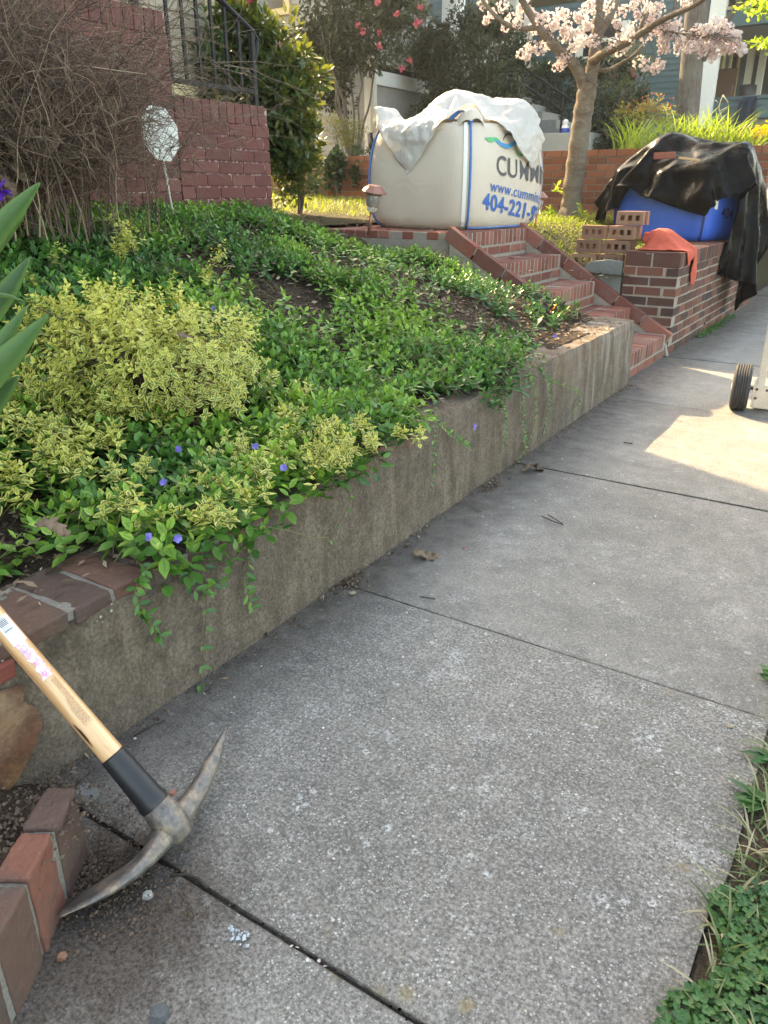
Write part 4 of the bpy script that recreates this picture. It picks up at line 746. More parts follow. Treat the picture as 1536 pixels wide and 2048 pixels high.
        [34,20,24,20,22,21,21,-10,-1,16,20,11,-8,-12,14,19,17,18,23,10,-2,1,10,18,19,16,16,-316,21,20,22,21,20,15,-13,7,16,24,-3,-4,-3,20,18,16,20,18,6,-4,4,15,19,16,17,18,-319,20,19,21,19,24,-3,-3,13,22,20,0,-11,1,21,17,19,21,15,2,-7,12,17,19,15,17,19,-322,19,19,21,19,22,-1,-5,14,28,9,7,-13,11,18,14,19,21,11,-4,3,13,22,13,16,18,15,-322,19,17,19,22,22,-8,2,22,23,13,-2,-10,18,17,9,20,16,13,-7,9,19,15,17,16,18,18,-329,15,20,20,22,16,-7,9,25,20,10,-8,-1,19,9,19,21,18,3,-5,13,19,17,15,16,18,18,-335,14,22,21,22,9,-2,16,21,22,6,-11,5,13,17,20,20,13,-4,5,16,18,17,15,18,16,15,-339,17,21,21,21,1,6,19,22,17,2,-10,15,15,13,20,24,5,-4,8,19,15,19,18,18,12,16,-345,19,21,21,17,6,5,21,21,15,-8,2,18,12,18,23,15,-3,8,8,16,18,19,19,17,15,8,-345,21,19,21,9,8,11,23,19,12,0,0,18,14,18,19,11,3,2,16,17,18,18,22,15,12,11,-352,21,19,22,8,3,19,22,18,6,-3,14,17,15,14,16,9,-1,15,17,17,18,19,22,13,9,10,-353,20,20,19,2,12,21,21,16,-1,7,18,15,4,18,15,3,13,17,17,16,19,22,18,8,11,11,-356,19,20,16,2,18,21,20,14,-1,12,19,3,11,13,13,14,15,17,17,15,18,21,15,11,6,15,-358,18,22,9,9,21,25,17,8,1,16,13,-3,12,20,17,12,18,17,14,13,22,18,15,5,13,14,-355,17,19,6,13,23,25,17,6,1,19,-1,10,13,22,10,19,16,18,10,15,22,18,10,12,7,18,-363,9,14,17,8,17,25,18,22,-4,9,5,6,9,25,13,16,18,18,11,14,17,20,19,13,3,13,19,-379,2,7,13,14,14,11,20,24,21,10,-1,17,2,10,10,20,15,17,17,14,16,11,19,21,19,9,5,14,19,-397,22,-2,7,0,2,21,12,13,23,21,17,10,8,13,6,3,18,17,15,17,18,16,9,15,21,20,16,6,13,16,2,-425,13,13,21,22,-5,-9,10,19,13,16,23,19,16,3,20,11,1,12,17,16,17,18,18,10,14,20,22,18,7,11,9,7,7,-428,5,9,16,10,9,14,-1,-6,15,16,13,18,22,20,8,18,19,2,12,12,16,15,18,18,18,8,16,20,20,18,11,5,5,7,15,-465,18,8,10,10,13,0,7,17,6,-6,17,12,17,18,24,17,13,20,14,6,8,18,14,17,20,18,14,12,16,16,23,14,13,2,6,7,18,-490,-5,11,18,13,12,17,5,6,-3,13,16,-4,19,13,16,21,22,16,17,15,17,2,16,17,16,17,22,16,11,14,16,21,9,12,20,6,8,3,15,-518,17,15,-2,-10,20,14,14,19,5,-6,5,9,22,2,19,18,13,23,22,15,20,15,4,18,16,16,17,18,18,18,13,11,14,14,16,17,14,14,7,0,19,-556,2,11,15,16,-3,-3,16,19,16,14,1,3,18,7,6,15,18,15,20,25,16,19,18,6,19,15,18,15,17,18,19,10,14,16,15,16,16,18,13,1,4,17,5,-560,5,3,-5,2,13,17,16,-8,7,19,17,18,8,0,13,20,7,8,19,18,19,25,19,18,12,17,17,15,18,16,16,16,16,16,16,16,15,16,15,13,8,4,-3,-3,8,-540,8,-4,3,-4,-1,21,13,8,-2,17,21,19,14,-2,12,19,20,13,9,20,21,21,19,19,15,17,18,16,12,22,16,15,16,15,19,15,15,4,9,15,1,-7,-4,1,8,-517,2,0,-10,1,11,-1,11,9,9,18,21,17,20,5,14,15,15,16,16,18,21,22,19,19,16,17,17,11,24,17,15,18,15,17,17,11,5,12,5,-2,-3,-5,-1,3,2,-501,8,-6,-6,5,3,8,9,7,4,16,18,16,22,20,16,16,17,7,18,18,24,20,19,20,17,17,18,13,22,18,17,17,15,6,11,10,13,-3,-3,3,-1,-5,-8,9,1,-472,-6,-2,-3,3,15,6,-3,2,7,16,17,20,21,11,18,18,18,19,16,18,21,23,18,23,17,16,13,21,23,16,18,16,4,14,11,4,-10,-3,-2,1,0,-2,8,-3,5,-461,2,-8,4,9,5,4,5,0,5,18,10,20,20,18,19,18,17,20,10,20,20,22,19,23,16,18,17,18,21,16,19,16,2,13,-6,-5,0,1,11,3,-3,-5,2,10,2,-454,-6,4,6,4,12,-2,-7,2,11,10,16,22,20,17,19,17,18,11,20,18,19,19,18,19,21,20,14,21,20,15,19,18,7,-4,1,-1,1,6,5,7,0,-3,1,4,5,-456,0,-4,9,13,1,-2,-2,-5,15,9,18,20,18,20,18,18,12,18,13,21,20,19,18,19,20,18,14,23,17,18,21,17,3,6,2,0,-4,6,6,6,3,-1,4,5,7,-472,4,1,6,9,-6,0,-8,9,9,17,14,18,17,20,20,16,10,14,22,19,21,19,16,19,20,13,22,19,18,19,15,16,19,0,-4,9,4,6,1,7,-7,6,8,7,3,-486,1,-3,14,10,-3,-4,-8,15,13,12,19,19,16,15,20,14,10,16,25,21,15,20,15,18,13,16,25,20,19,16,19,19,17,-3,5,1,1,9,11,-3,-1,1,3,2,-1,-479,-3,0,14,4,6,-9,1,18,11,17,20,18,10,16,22,10,15,17,23,22,9,21,16,14,14,21,23,22,16,18,17,20,17,3,-5,0,12,8,2,-15,0,2,1,2,3,-480,0,6,5,12,-4,12,4,5,20,14,20,15,19,12,18,11,14,20,20,20,13,19,18,10,17,25,22,20,14,17,16,19,18,6,-2,1,-1,1,-3,2,0,1,7,-7,-4,-479,-4,8,11,8,7,-1,7,19,17,15,18,20,13,24,9,14,13,23,21,11,18,17,16,14,17,27,19,19,12,19,17,23,7,11,1,-7,9,3,-6,-11,6,5,2,-3,-3,-497,5,10,19,1,4,7,16,19,15,14,13,19,21,14,19,7,14,22,20,11,19,18,16,14,19,24,22,16,15,14,17,19,17,-5,10,-1,-4,4,-6,2,-5,5,5,2,1,-492,2,9,10,12,3,4,20,12,5,17,18,19,24,15,12,14,10,22,20,13,25,10,18,13,20,23,16,17,18,16,18,20,6,12,-10,2,1,1,1,1,2,0,9,5,4,-495,2,17,10,-3,6,13,14,-4,18,20,11,19,19,17,17,13,12,18,20,16,22,12,17,16,17,20,20,18,17,16,15,19,14,6,-9,5,6,-4,-6,1,4,17,6,6,1,-503,13,6,13,4,2,11,7,-1,20,17,18,5,15,16,18,20,17,15,20,18,16,19,18,8,22,22,17,12,17,18,19,19,15,-1,10,2,0,1,-11,8,8,12,4,4,1,-521,28,17,8,5,4,3,-3,15,18,13,3,21,14,13,11,17,21,20,20,20,17,12,20,10,23,17,16,15,19,19,19,18,12,13,-6,11,-5,6,-1,5,13,2,0,1,-4,-511,16,23,4,-5,3,14,12,10,8,2,14,18,18,16,16,12,20,22,21,20,12,24,10,11,24,17,15,15,18,22,22,15,15,11,1,0,8,-6,10,4,2,12,-6,-9,4,-517,23,18,1,-5,-3,7,13,9,9,14,19,15,19,17,15,18,19,22,22,19,18,13,10,21,20,17,16,18,13,24,19,19,13,2,13,7,1,-2,-1,3,2,6,-6,-6,2,-510,16,20,-9,-4,5,9,10,10,13,13,16,21,14,17,17,24,20,22,22,19,18,13,16,19,17,17,13,17,21,23,13,18,12,5,6,14,-2,-7,5,-2,7,-4,-5,-4,0,-500,19,11,-14,2,5,6,14,17,16,15,18,18,15,16,16,21,19,20,22,18,19,19,13,18,18,14,13,19,17,25,18,12,16,6,9,-7,4,-2,-7,12,0,-1,-11,3,5,-497,19,-9,3,7,10,4,15,15,12,15,20,17,13,15,15,18,19,21,22,17,16,20,21,19,15,18,11,15,21,20,17,20,12,7,3,-11,1,0,4,8,-6,-1,-1,4,0,-492,18,-4,8,9,8,4,1,21,10,20,17,13,13,13,15,20,18,22,22,13,15,19,24,21,18,10,15,19,16,19,19,23,11,7,-5,7,-5,-3,1,3,5,3,-6,0,3,-486,13,6,4,3,-7,6,13,11,22,14,12,16,13,11,21,20,19,23,19,16,7,20,27,15,21,12,18,16,18,16,22,24,11,0,11,0,6,-8,5,6,-5,0,1,5,6,-493,-7,10,8,-3,6,2,4,15,19,14,19,13,8,19,21,20,20,20,20,4,14,21,23,22,13,19,14,22,19,17,25,22,8,2,8,4,-1,12,3,-5,4,2,4,4,5,-520,2,8,9,9,4,4,2,2,19,21,15,9,17,19,21,19,21,19,16,0,17,20,21,22,17,16,18,21,19,21,22,22,12,8,-3,-1,5,7,13,10,2,2,4,3,4,-538,13,6,13,4,4,2,-1,-1,22,17,13,17,19,16,23,19,18,19,14,-4,18,24,20,18,15,15,20,23,21,21,22,20,17,8,9,-7,16,11,13,3,3,3,3,3,1,-550,14,18,3,2,-3,-2,-4,10,21,17,14,22,16,20,22,19,14,21,7,0,19,21,21,20,19,7,23,24,19,16,22,17,16,15,7,12,4,-2,6,9,2,-2,7,11,7,-540,18,-12,5,6,-1,-7,9,12,18,18,19,21,19,21,14,16,20,20,-7,13,20,19,21,20,15,15,22,14,15,20,18,17,17,18,13,5,5,8,3,-11,7,5,6,4,1,-511,-1,1,1,2,-9,10,14,16,9,21,20,19,19,22,19,8,19,17,-10,21,20,18,18,20,7,19,21,22,12,11,18,16,19,18,18,12,-3,0,8,-13,0,8,1,5,2,-517,0,0,3,6,13,17,13,6,19,17,20,19,20,19,20,5,18,13,-8,19,24,18,22,13,3,20,20,19,8,15,16,17,19,17,12,17,17,-1,-9,-1,-9,-1,5,12,-9,-521,2,6,20,14,12,11,4,16,17,18,18,19,19,17,10,19,15,7,-5,20,24,19,18,8,11,13,19,18,6,15,15,21,18,15,17,8,19,19,-3,-11,-3,5,-7,-5,0,-527,9,13,17,20,7,9,16,12,18,18,14,19,20,20,3,13,21,-6,7,20,22,21,14,16,7,5,20,13,17,3,17,21,17,16,20,6,18,18,17,-3,-7,8,-5,-8,-9,-525,13,17,15,5,11,17,10,16,18,15,13,18,20,20,7,6,18,-13,19,19,20,20,18,15,11,11,0,20,8,3,18,19,17,19,18,12,12,17,16,17,3,-6,9,-13,-4,-530,11,16,17,9,5,16,8,18,16,10,15,20,20,15,-1,13,12,-11,20,20,21,20,15,20,8,16,8,8,-8,12,21,17,16,15,17,13,12,18,18,17,18,-3,11,-4,-5,-540,14,16,12,5,16,11,5,18,17,6,19,19,21,9,-5,17,-1,-2,20,22,21,20,15,16,21,9,4,-3,6,8,15,17,13,17,17,17,9,18,17,16,17,20,1,2,-5,-538,18,13,12,7,15,16,0,18,9,10,18,22,19,-1,1,20,-4,-6,19,25,20,20,20,9,22,16,2,6,5,4,16,-5,17,15,18,18,8,18,18,15,14,15,12,9,1,-538,15,19,4,21,17,9,1,12,14,6,20,22,13,-4,6,19,-5,-10,21,23,20,21,21,9,21,21,6,5,7,9,7,-1,-5,18,18,17,10,19,18,13,11,16,7,11,14,-526,10,15,17,19,17,5,5,14,-2,18,22,21,5,-9,13,17,-12,-2,20,21,20,19,18,18,24,13,2,2,9,11,6,-6,-4,14,18,17,14,18,17,13,10,13,15,5,15,-511,17,17,17,19,13,-4,14,5,13,11,18,21,4,-13,18,16,-15,0,19,22,19,20,18,21,22,11,-5,6,6,5,7,-3,-5,9,20,17,16,17,17,12,10,11,17,9,12,-488,17,15,17,19,3,-1,19,11,1,20,18,6,-7,4,19,15,-15,2,25,17,12,20,20,21,23,6,-3,-5,8,7,2,0,3,3,15,19,16,18,17,6,12,15,14,16,17],
        [201,-6,-4,-4,-4,-4,-2,-6,-6,-6,-6,-3,-2,0,-6,-9,-11,-11,-10,-13,-13,-12,-13,-11,-13,-14,-12,220,-5,-5,-3,-4,-3,-3,-6,-7,-6,-5,-2,-2,-1,-7,-10,-13,-9,-12,-13,-12,-12,-12,-12,-15,-13,-11,223,-5,-5,-3,-3,-4,-5,-5,-6,-7,-4,-3,0,-3,-11,-11,-10,-9,-13,-12,-12,-12,-12,-12,-14,-13,-10,224,-5,-5,-2,-3,-5,-6,-4,-6,-7,-4,-3,0,-5,-11,-12,-10,-10,-12,-12,-12,-12,-11,-12,-13,-14,-9,225,-5,-4,-3,-5,-4,-5,-4,-7,-7,-4,-2,0,-8,-11,-11,-9,-13,-12,-11,-12,-12,-11,-12,-14,-12,-12,230,-5,-4,-5,-3,-4,-4,-6,-6,-8,-4,0,-1,-10,-12,-10,-10,-13,-12,-11,-13,-10,-12,-13,-12,-13,-12,233,-5,-4,-3,-4,-4,-4,-7,-7,-7,-4,0,-3,-11,-11,-10,-12,-12,-11,-13,-12,-10,-12,-13,-13,-12,-13,238,-5,-5,-3,-4,-4,-5,-7,-7,-6,-2,0,-8,-11,-11,-11,-11,-12,-11,-13,-12,-13,-10,-13,-12,-12,-11,239,-5,-3,-5,-4,-5,-4,-8,-7,-5,1,-4,-10,-11,-10,-11,-12,-11,-13,-14,-13,-9,-11,-13,-11,-12,-12,242,-4,-4,-5,-4,-5,-5,-9,-5,-4,-2,-3,-11,-11,-11,-11,-12,-13,-13,-11,-13,-10,-12,-12,-11,-12,-11,243,-3,-4,-5,-4,-4,-6,-9,-5,-3,-3,-6,-11,-11,-11,-12,-12,-13,-11,-12,-12,-11,-12,-11,-12,-12,-11,247,-3,-5,-4,-4,-5,-7,-8,-4,-3,-4,-9,-10,-12,-12,-11,-13,-12,-12,-11,-12,-11,-12,-11,-12,-11,-12,251,-4,-4,-5,-4,-6,-7,-8,-3,-2,-6,-10,-12,-11,-12,-12,-12,-12,-11,-12,-12,-11,-11,-12,-12,-11,-11,253,-4,-4,-5,-5,-6,-6,-7,-4,-3,-7,-11,-12,-12,-12,-11,-12,-12,-11,-12,-12,-11,-11,-12,-11,-11,-12,256,-3,-6,-4,-5,-6,-6,-7,-4,-3,-10,-12,-12,-12,-11,-12,-12,-11,-11,-13,-11,-11,-11,-11,-13,-10,-11,261,-3,-3,-6,-4,-5,-7,-6,-6,-4,-5,-12,-11,-12,-12,-11,-13,-11,-11,-12,-12,-11,-11,-11,-12,-11,-11,-11,285,-11,-9,-4,-3,-5,-5,-6,-6,-7,-5,-4,-10,-11,-11,-11,-12,-13,-12,-10,-12,-11,-12,-11,-11,-10,-13,-10,-11,-11,269,5,8,-14,-3,-1,-4,-5,-5,-7,-6,-6,-5,-6,-12,-10,-11,-12,-12,-13,-10,-11,-11,-13,-11,-10,-11,-11,-12,-11,-10,-13,242,17,12,2,1,-4,0,-2,-4,-5,-6,-6,-6,-6,-6,-8,-11,-11,-12,-12,-13,-10,-11,-11,-12,-11,-11,-10,-12,-10,-12,-11,-12,-12,197,15,17,12,15,21,1,-2,-2,-3,-4,-5,-6,-6,-6,-5,-8,-10,-11,-12,-13,-11,-11,-11,-11,-11,-12,-11,-10,-12,-11,-12,-10,-10,-12,-14,170,8,16,14,15,13,18,19,10,-2,-2,-4,-3,-6,-6,-6,-6,-6,-9,-11,-12,-12,-12,-11,-11,-11,-11,-11,-10,-12,-12,-11,-11,-13,-8,-11,-20,-9,143,18,8,11,14,13,11,18,16,19,14,2,-1,-3,-5,-6,-6,-6,-6,-8,-10,-11,-12,-11,-12,-11,-11,-11,-11,-11,-11,-12,-11,-15,-12,-8,-10,-18,-18,-15,129,10,18,16,10,8,14,11,9,18,17,20,15,8,-2,-4,-5,-5,-7,-5,-6,-10,-10,-13,-11,-11,-11,-11,-11,-12,-11,-11,-11,-12,-13,-13,-12,-7,-17,-18,-19,-13,108,20,7,10,14,13,15,11,9,11,12,16,19,8,16,20,1,-5,-5,-5,-7,-5,-8,-9,-13,-11,-11,-12,-10,-12,-11,-11,-12,-10,-10,-13,-17,-13,-7,-17,-20,-20,-11,-20,66,21,19,20,21,8,14,14,16,17,4,10,9,15,18,12,7,18,16,-5,-5,-8,-2,-10,-5,-13,-12,-10,-12,-11,-11,-11,-12,-11,-12,-9,-13,-17,-11,-13,-17,-18,-19,-21,-19,-19,72,20,20,20,20,20,11,15,18,16,9,5,8,12,20,12,13,7,9,13,-8,-4,-5,-8,-6,-15,-11,-11,-11,-10,-11,-12,-11,-13,-9,-12,-13,-16,-21,-18,-16,-20,-20,-21,-20,-21,80,20,20,20,20,20,20,16,17,17,8,7,9,7,17,12,15,14,6,7,2,-4,-6,-7,-11,-12,-12,-11,-9,-11,-11,-10,-15,-11,-10,-14,-18,-24,-16,-19,-20,-20,-21,-20,-21,-21,84,20,20,20,20,20,21,17,18,19,14,10,10,7,5,11,12,12,17,5,5,-1,-5,-9,-11,-10,-11,-10,-15,-10,-6,-11,-16,-13,-20,-17,-17,-20,-21,-20,-20,-20,-21,-21,-21,-22,90,20,19,20,20,21,19,21,20,18,18,11,4,9,15,10,9,9,5,4,11,3,-3,-8,-9,-10,-13,-16,-4,-9,-12,-13,-15,-20,-15,-16,-20,-25,-20,-21,-21,-20,-22,-19,-23,-23,95,20,20,19,20,23,19,18,21,19,13,17,8,7,5,4,6,8,9,16,3,1,0,-4,-9,-13,-8,-10,-16,-3,-11,-16,-11,-20,-16,-19,-24,-22,-20,-20,-21,-20,-20,-21,-24,-23,100,19,19,19,22,21,20,20,20,16,17,9,5,8,6,6,7,5,23,2,9,-3,-5,-9,-7,-8,-3,-14,-11,-5,-14,-12,-8,-19,-20,-20,-22,-22,-20,-21,-20,-20,-20,-21,-24,-21,101,20,19,19,21,20,20,20,21,12,18,1,13,13,0,7,6,16,8,13,0,-3,-1,-11,-1,-11,-9,-14,-6,-11,-10,-4,-11,-22,-20,-22,-23,-19,-21,-21,-20,-20,-20,-22,-23,-20,104,19,19,19,22,19,20,19,18,17,5,20,14,10,-4,5,11,16,13,2,-8,-1,5,-13,-6,-10,-14,-4,-10,-8,-6,-15,-12,-14,-20,-25,-18,-20,-22,-20,-19,-22,-19,-22,-22,-21,108,20,19,20,19,20,20,21,11,14,15,12,10,6,14,0,12,17,9,-5,-10,12,0,-13,-8,-19,-12,-2,-5,-5,-15,-5,-13,-15,-20,-21,-23,-21,-21,-18,-22,-20,-20,-22,-23,-20,114,20,19,19,19,20,21,20,7,16,4,8,9,18,13,2,17,10,9,-10,-3,16,-5,-11,-16,-15,-5,-3,-4,-13,-9,-9,-12,-12,-21,-23,-22,-18,-22,-20,-22,-20,-21,-22,-22,-20,119,21,19,20,17,21,17,19,18,4,12,3,12,5,18,8,16,13,1,-10,5,15,-9,-9,-18,-14,-1,-3,-7,-15,-11,-11,-12,-10,-20,-23,-20,-21,-21,-20,-21,-20,-22,-23,-19,-21,124,21,19,21,17,19,21,18,12,10,11,7,-1,14,6,18,12,14,-7,-5,15,9,-11,-11,-15,-10,-1,-10,-6,-19,-6,-10,-7,-20,-18,-24,-19,-21,-20,-21,-21,-19,-23,-21,-20,-21,132,19,18,17,20,21,18,7,11,13,14,16,1,5,15,2,25,11,0,-7,15,5,-12,-12,-14,-6,-9,-2,-11,-14,-15,-11,-10,-11,-24,-20,-21,-20,-20,-21,-20,-19,-22,-22,-20,-21,130,20,20,20,14,22,19,6,17,18,12,12,2,0,11,18,13,17,2,-5,12,2,-17,-10,-15,-4,-7,-14,-10,-10,-12,-10,-4,-22,-21,-19,-21,-20,-20,-20,-21,-21,-21,-22,-19,-21,128,21,18,18,22,19,14,16,19,6,13,17,3,7,8,13,15,15,8,-4,10,-4,-17,-8,-12,-11,-11,-2,-11,-14,-12,-13,-7,-15,-22,-20,-21,-20,-20,-20,-20,-21,-22,-19,-20,-20,129,16,22,14,19,21,16,19,20,2,20,5,19,11,11,15,2,9,14,-3,7,-13,-4,-16,-18,-7,-5,-10,-20,-13,-8,-7,-7,-14,-23,-17,-22,-21,-20,-20,-20,-21,-21,-20,-19,-21,141,7,13,18,20,20,21,19,9,15,16,18,4,14,14,20,8,7,6,-2,2,-9,-16,-12,-18,-8,-9,-13,-16,-5,-9,-9,-7,-20,-14,-20,-22,-20,-20,-20,-20,-21,-21,-21,-20,-20,150,13,4,19,20,20,14,14,20,21,19,14,8,9,12,12,15,9,5,-2,-4,-15,-9,-18,-16,-8,-10,-13,-16,-9,-7,2,-15,-15,-18,-20,-21,-18,-24,-18,-20,-22,-20,-22,-20,-20,163,4,8,19,21,21,18,15,19,21,15,8,13,8,13,13,14,7,4,-2,-9,-11,-16,-18,-11,-10,-11,-11,-9,-16,-6,-7,-2,-22,-20,-16,-21,-20,-22,-20,-20,-22,-20,-21,-20,-21,170,13,2,19,21,19,17,17,18,20,15,13,8,12,14,8,3,12,3,-2,-9,-7,-18,-8,-14,-18,-10,-14,-11,-3,-4,-16,-9,-17,-20,-20,-16,-22,-22,-20,-20,-22,-20,-21,-20,-20,175,1,17,19,20,18,19,14,15,14,12,-1,9,15,13,12,11,11,2,-2,-7,-6,-6,-17,-15,-14,-14,-15,-7,-9,1,-9,-17,-15,-20,-19,-20,-20,-21,-19,-23,-21,-20,-20,-21,-21,175,5,19,21,17,14,4,14,14,13,10,4,11,18,13,14,15,1,3,0,-9,-10,0,-5,-14,-15,-10,-18,-12,-3,-5,-12,-7,-20,-19,-21,-18,-21,-21,-21,-22,-20,-20,-20,-21,-21,176,7,21,14,11,9,6,10,12,16,5,12,15,17,15,14,10,-2,3,3,-12,-10,3,-2,-7,-13,-18,-14,-9,-12,-2,-13,-3,-17,-19,-20,-18,-21,-20,-22,-23,-20,-21,-19,-22,-22,175,13,9,8,8,6,7,18,22,2,14,17,12,17,18,8,3,6,3,0,-10,-17,2,2,-11,-1,-19,-8,-13,-9,-12,-3,-5,-16,-20,-18,-21,-20,-17,-23,-25,-18,-21,-20,-21,-22,161,7,9,9,7,9,19,22,13,10,15,8,17,21,8,6,0,9,5,-2,-15,-12,0,-2,2,-14,-2,-18,-2,-8,-12,-1,-5,-20,-20,-19,-21,-20,-17,-22,-21,-19,-22,-19,-19,-19,134,9,9,9,10,19,19,22,24,6,6,15,18,11,3,7,2,7,8,-8,-14,-9,-4,5,0,-12,-16,1,-6,-6,-5,-3,-6,-18,-21,-21,-20,-19,-19,-22,-12,-20,-21,-18,-19,-18,108,10,9,11,20,20,20,24,22,3,10,17,14,1,11,-3,4,9,6,-9,-15,-9,5,-5,6,-16,-15,-4,-2,-2,1,-8,-6,-13,-20,-17,-23,-11,-19,-20,-20,-19,-20,-18,-21,-19,93,9,14,20,21,20,22,23,17,7,11,14,3,12,-3,5,-2,14,4,-15,-14,7,-5,-1,-5,3,-21,1,-1,-7,-9,-9,-9,-13,-7,-18,-17,-18,-19,-19,-18,-21,-18,-19,-19,-18,83,13,22,19,20,20,25,17,16,13,9,5,8,-1,9,-5,12,2,5,-12,-13,0,11,-8,-1,-11,0,-6,-11,-9,-8,-10,-11,-10,-9,-7,-18,-18,-19,-18,-19,-18,-19,-19,-19,-19,82,20,20,20,20,20,21,14,12,16,9,7,0,8,2,-6,16,8,-6,-11,0,-9,12,-8,-2,-13,-5,-6,-6,-10,-11,-9,-10,-5,-11,-13,-8,-18,-18,-18,-18,-19,-18,-18,-19,-20,90,21,20,19,14,16,16,14,17,6,10,7,7,1,-1,3,17,8,-10,-12,-3,-1,12,-3,-12,-13,-9,-2,-8,-9,-11,-10,-9,-7,-11,-7,-13,-8,-18,-18,-19,-17,-19,-20,-17,-19,96,21,17,9,13,17,18,17,6,9,10,5,7,1,-1,15,7,13,-13,-12,-3,4,11,-6,-14,-12,-12,-2,-8,-11,-10,-10,-6,-9,-12,-9,-7,-10,-11,-17,-20,-17,-17,-20,-18,-18,100,17,14,14,5,21,18,10,5,10,10,9,4,3,-1,17,14,2,-11,-14,0,11,5,-10,-10,-13,-14,-6,-6,-13,-10,-9,-7,-9,-10,-12,-5,-10,-10,-10,-17,-19,-15,-20,-18,-19,97,14,14,13,13,19,13,6,6,9,10,10,3,2,6,16,17,-5,-8,-7,-5,6,7,-7,-11,-11,-12,-16,-4,-16,-9,-8,-8,-9,-10,-10,-7,-9,-9,-10,-10,-18,-18,-15,-19,-18,90,15,15,11,16,17,9,4,7,10,11,9,7,0,12,17,13,-11,-7,-4,-4,7,2,-13,-2,-13,-8,-11,-18,-11,-10,-6,-10,-9,-10,-10,-9,-8,-9,-9,-10,-12,-18,-10,-16,-15,77,14,13,15,16,16,4,3,10,10,10,9,7,4,14,18,8,-11,-11,0,-3,3,4,-12,-7,-3,-12,-13,-17,-11,-12,-6,-11,-8,-10,-11,-10,-7,-9,-8,-9,-12,-12,-15,-18,-15,81,13,14,15,19,8,9,-2,11,10,10,8,6,9,15,16,5,-12,-10,-1,4,-2,-2,-2,-10,-4,-9,-13,-13,-12,-14,-6,-12,-11,-10,-10,-13,-5,-9,-9,-9,-8,-13,-18,-17,-15,88,14,10,19,14,11,3,-2,10,12,9,8,5,14,15,14,2,-14,-10,1,1,4,-4,-1,-11,-4,-6,-12,-13,-11,-13,-12,-10,-11,-12,-11,-11,-7,-9,-10,-7,-6,-11,-19,-20,-15,92,16,12,14,12,11,0,0,10,12,8,7,10,15,15,12,-3,-10,-11,-2,3,2,1,-5,-7,-2,-9,-13,-12,-11,-13,-12,-10,-12,-11,-12,-11,-8,-8,-10,-8,-5,-9,-18,-20,-13,93,11,12,14,17,4,-2,3,10,11,10,10,9,15,17,9,-5,-10,-11,-4,4,5,-4,2,-4,-7,-10,-13,-12,-12,-11,-12,-13,-12,-9,-10,-12,-12,-7,-10,-7,-5,-7,-15,-18,-15,90,12,13,12,14,0,0,5,15,7,10,10,14,15,15,6,-5,-10,-10,-3,2,2,-1,-1,0,-6,-12,-13,-10,-12,-12,-12,-15,-11,-9,-10,-10,-11,-12,-10,1,-8,-11,-12,-12,-13],
    ]),
    'liner': ([-3.692, 5.1775, 1.0293], [
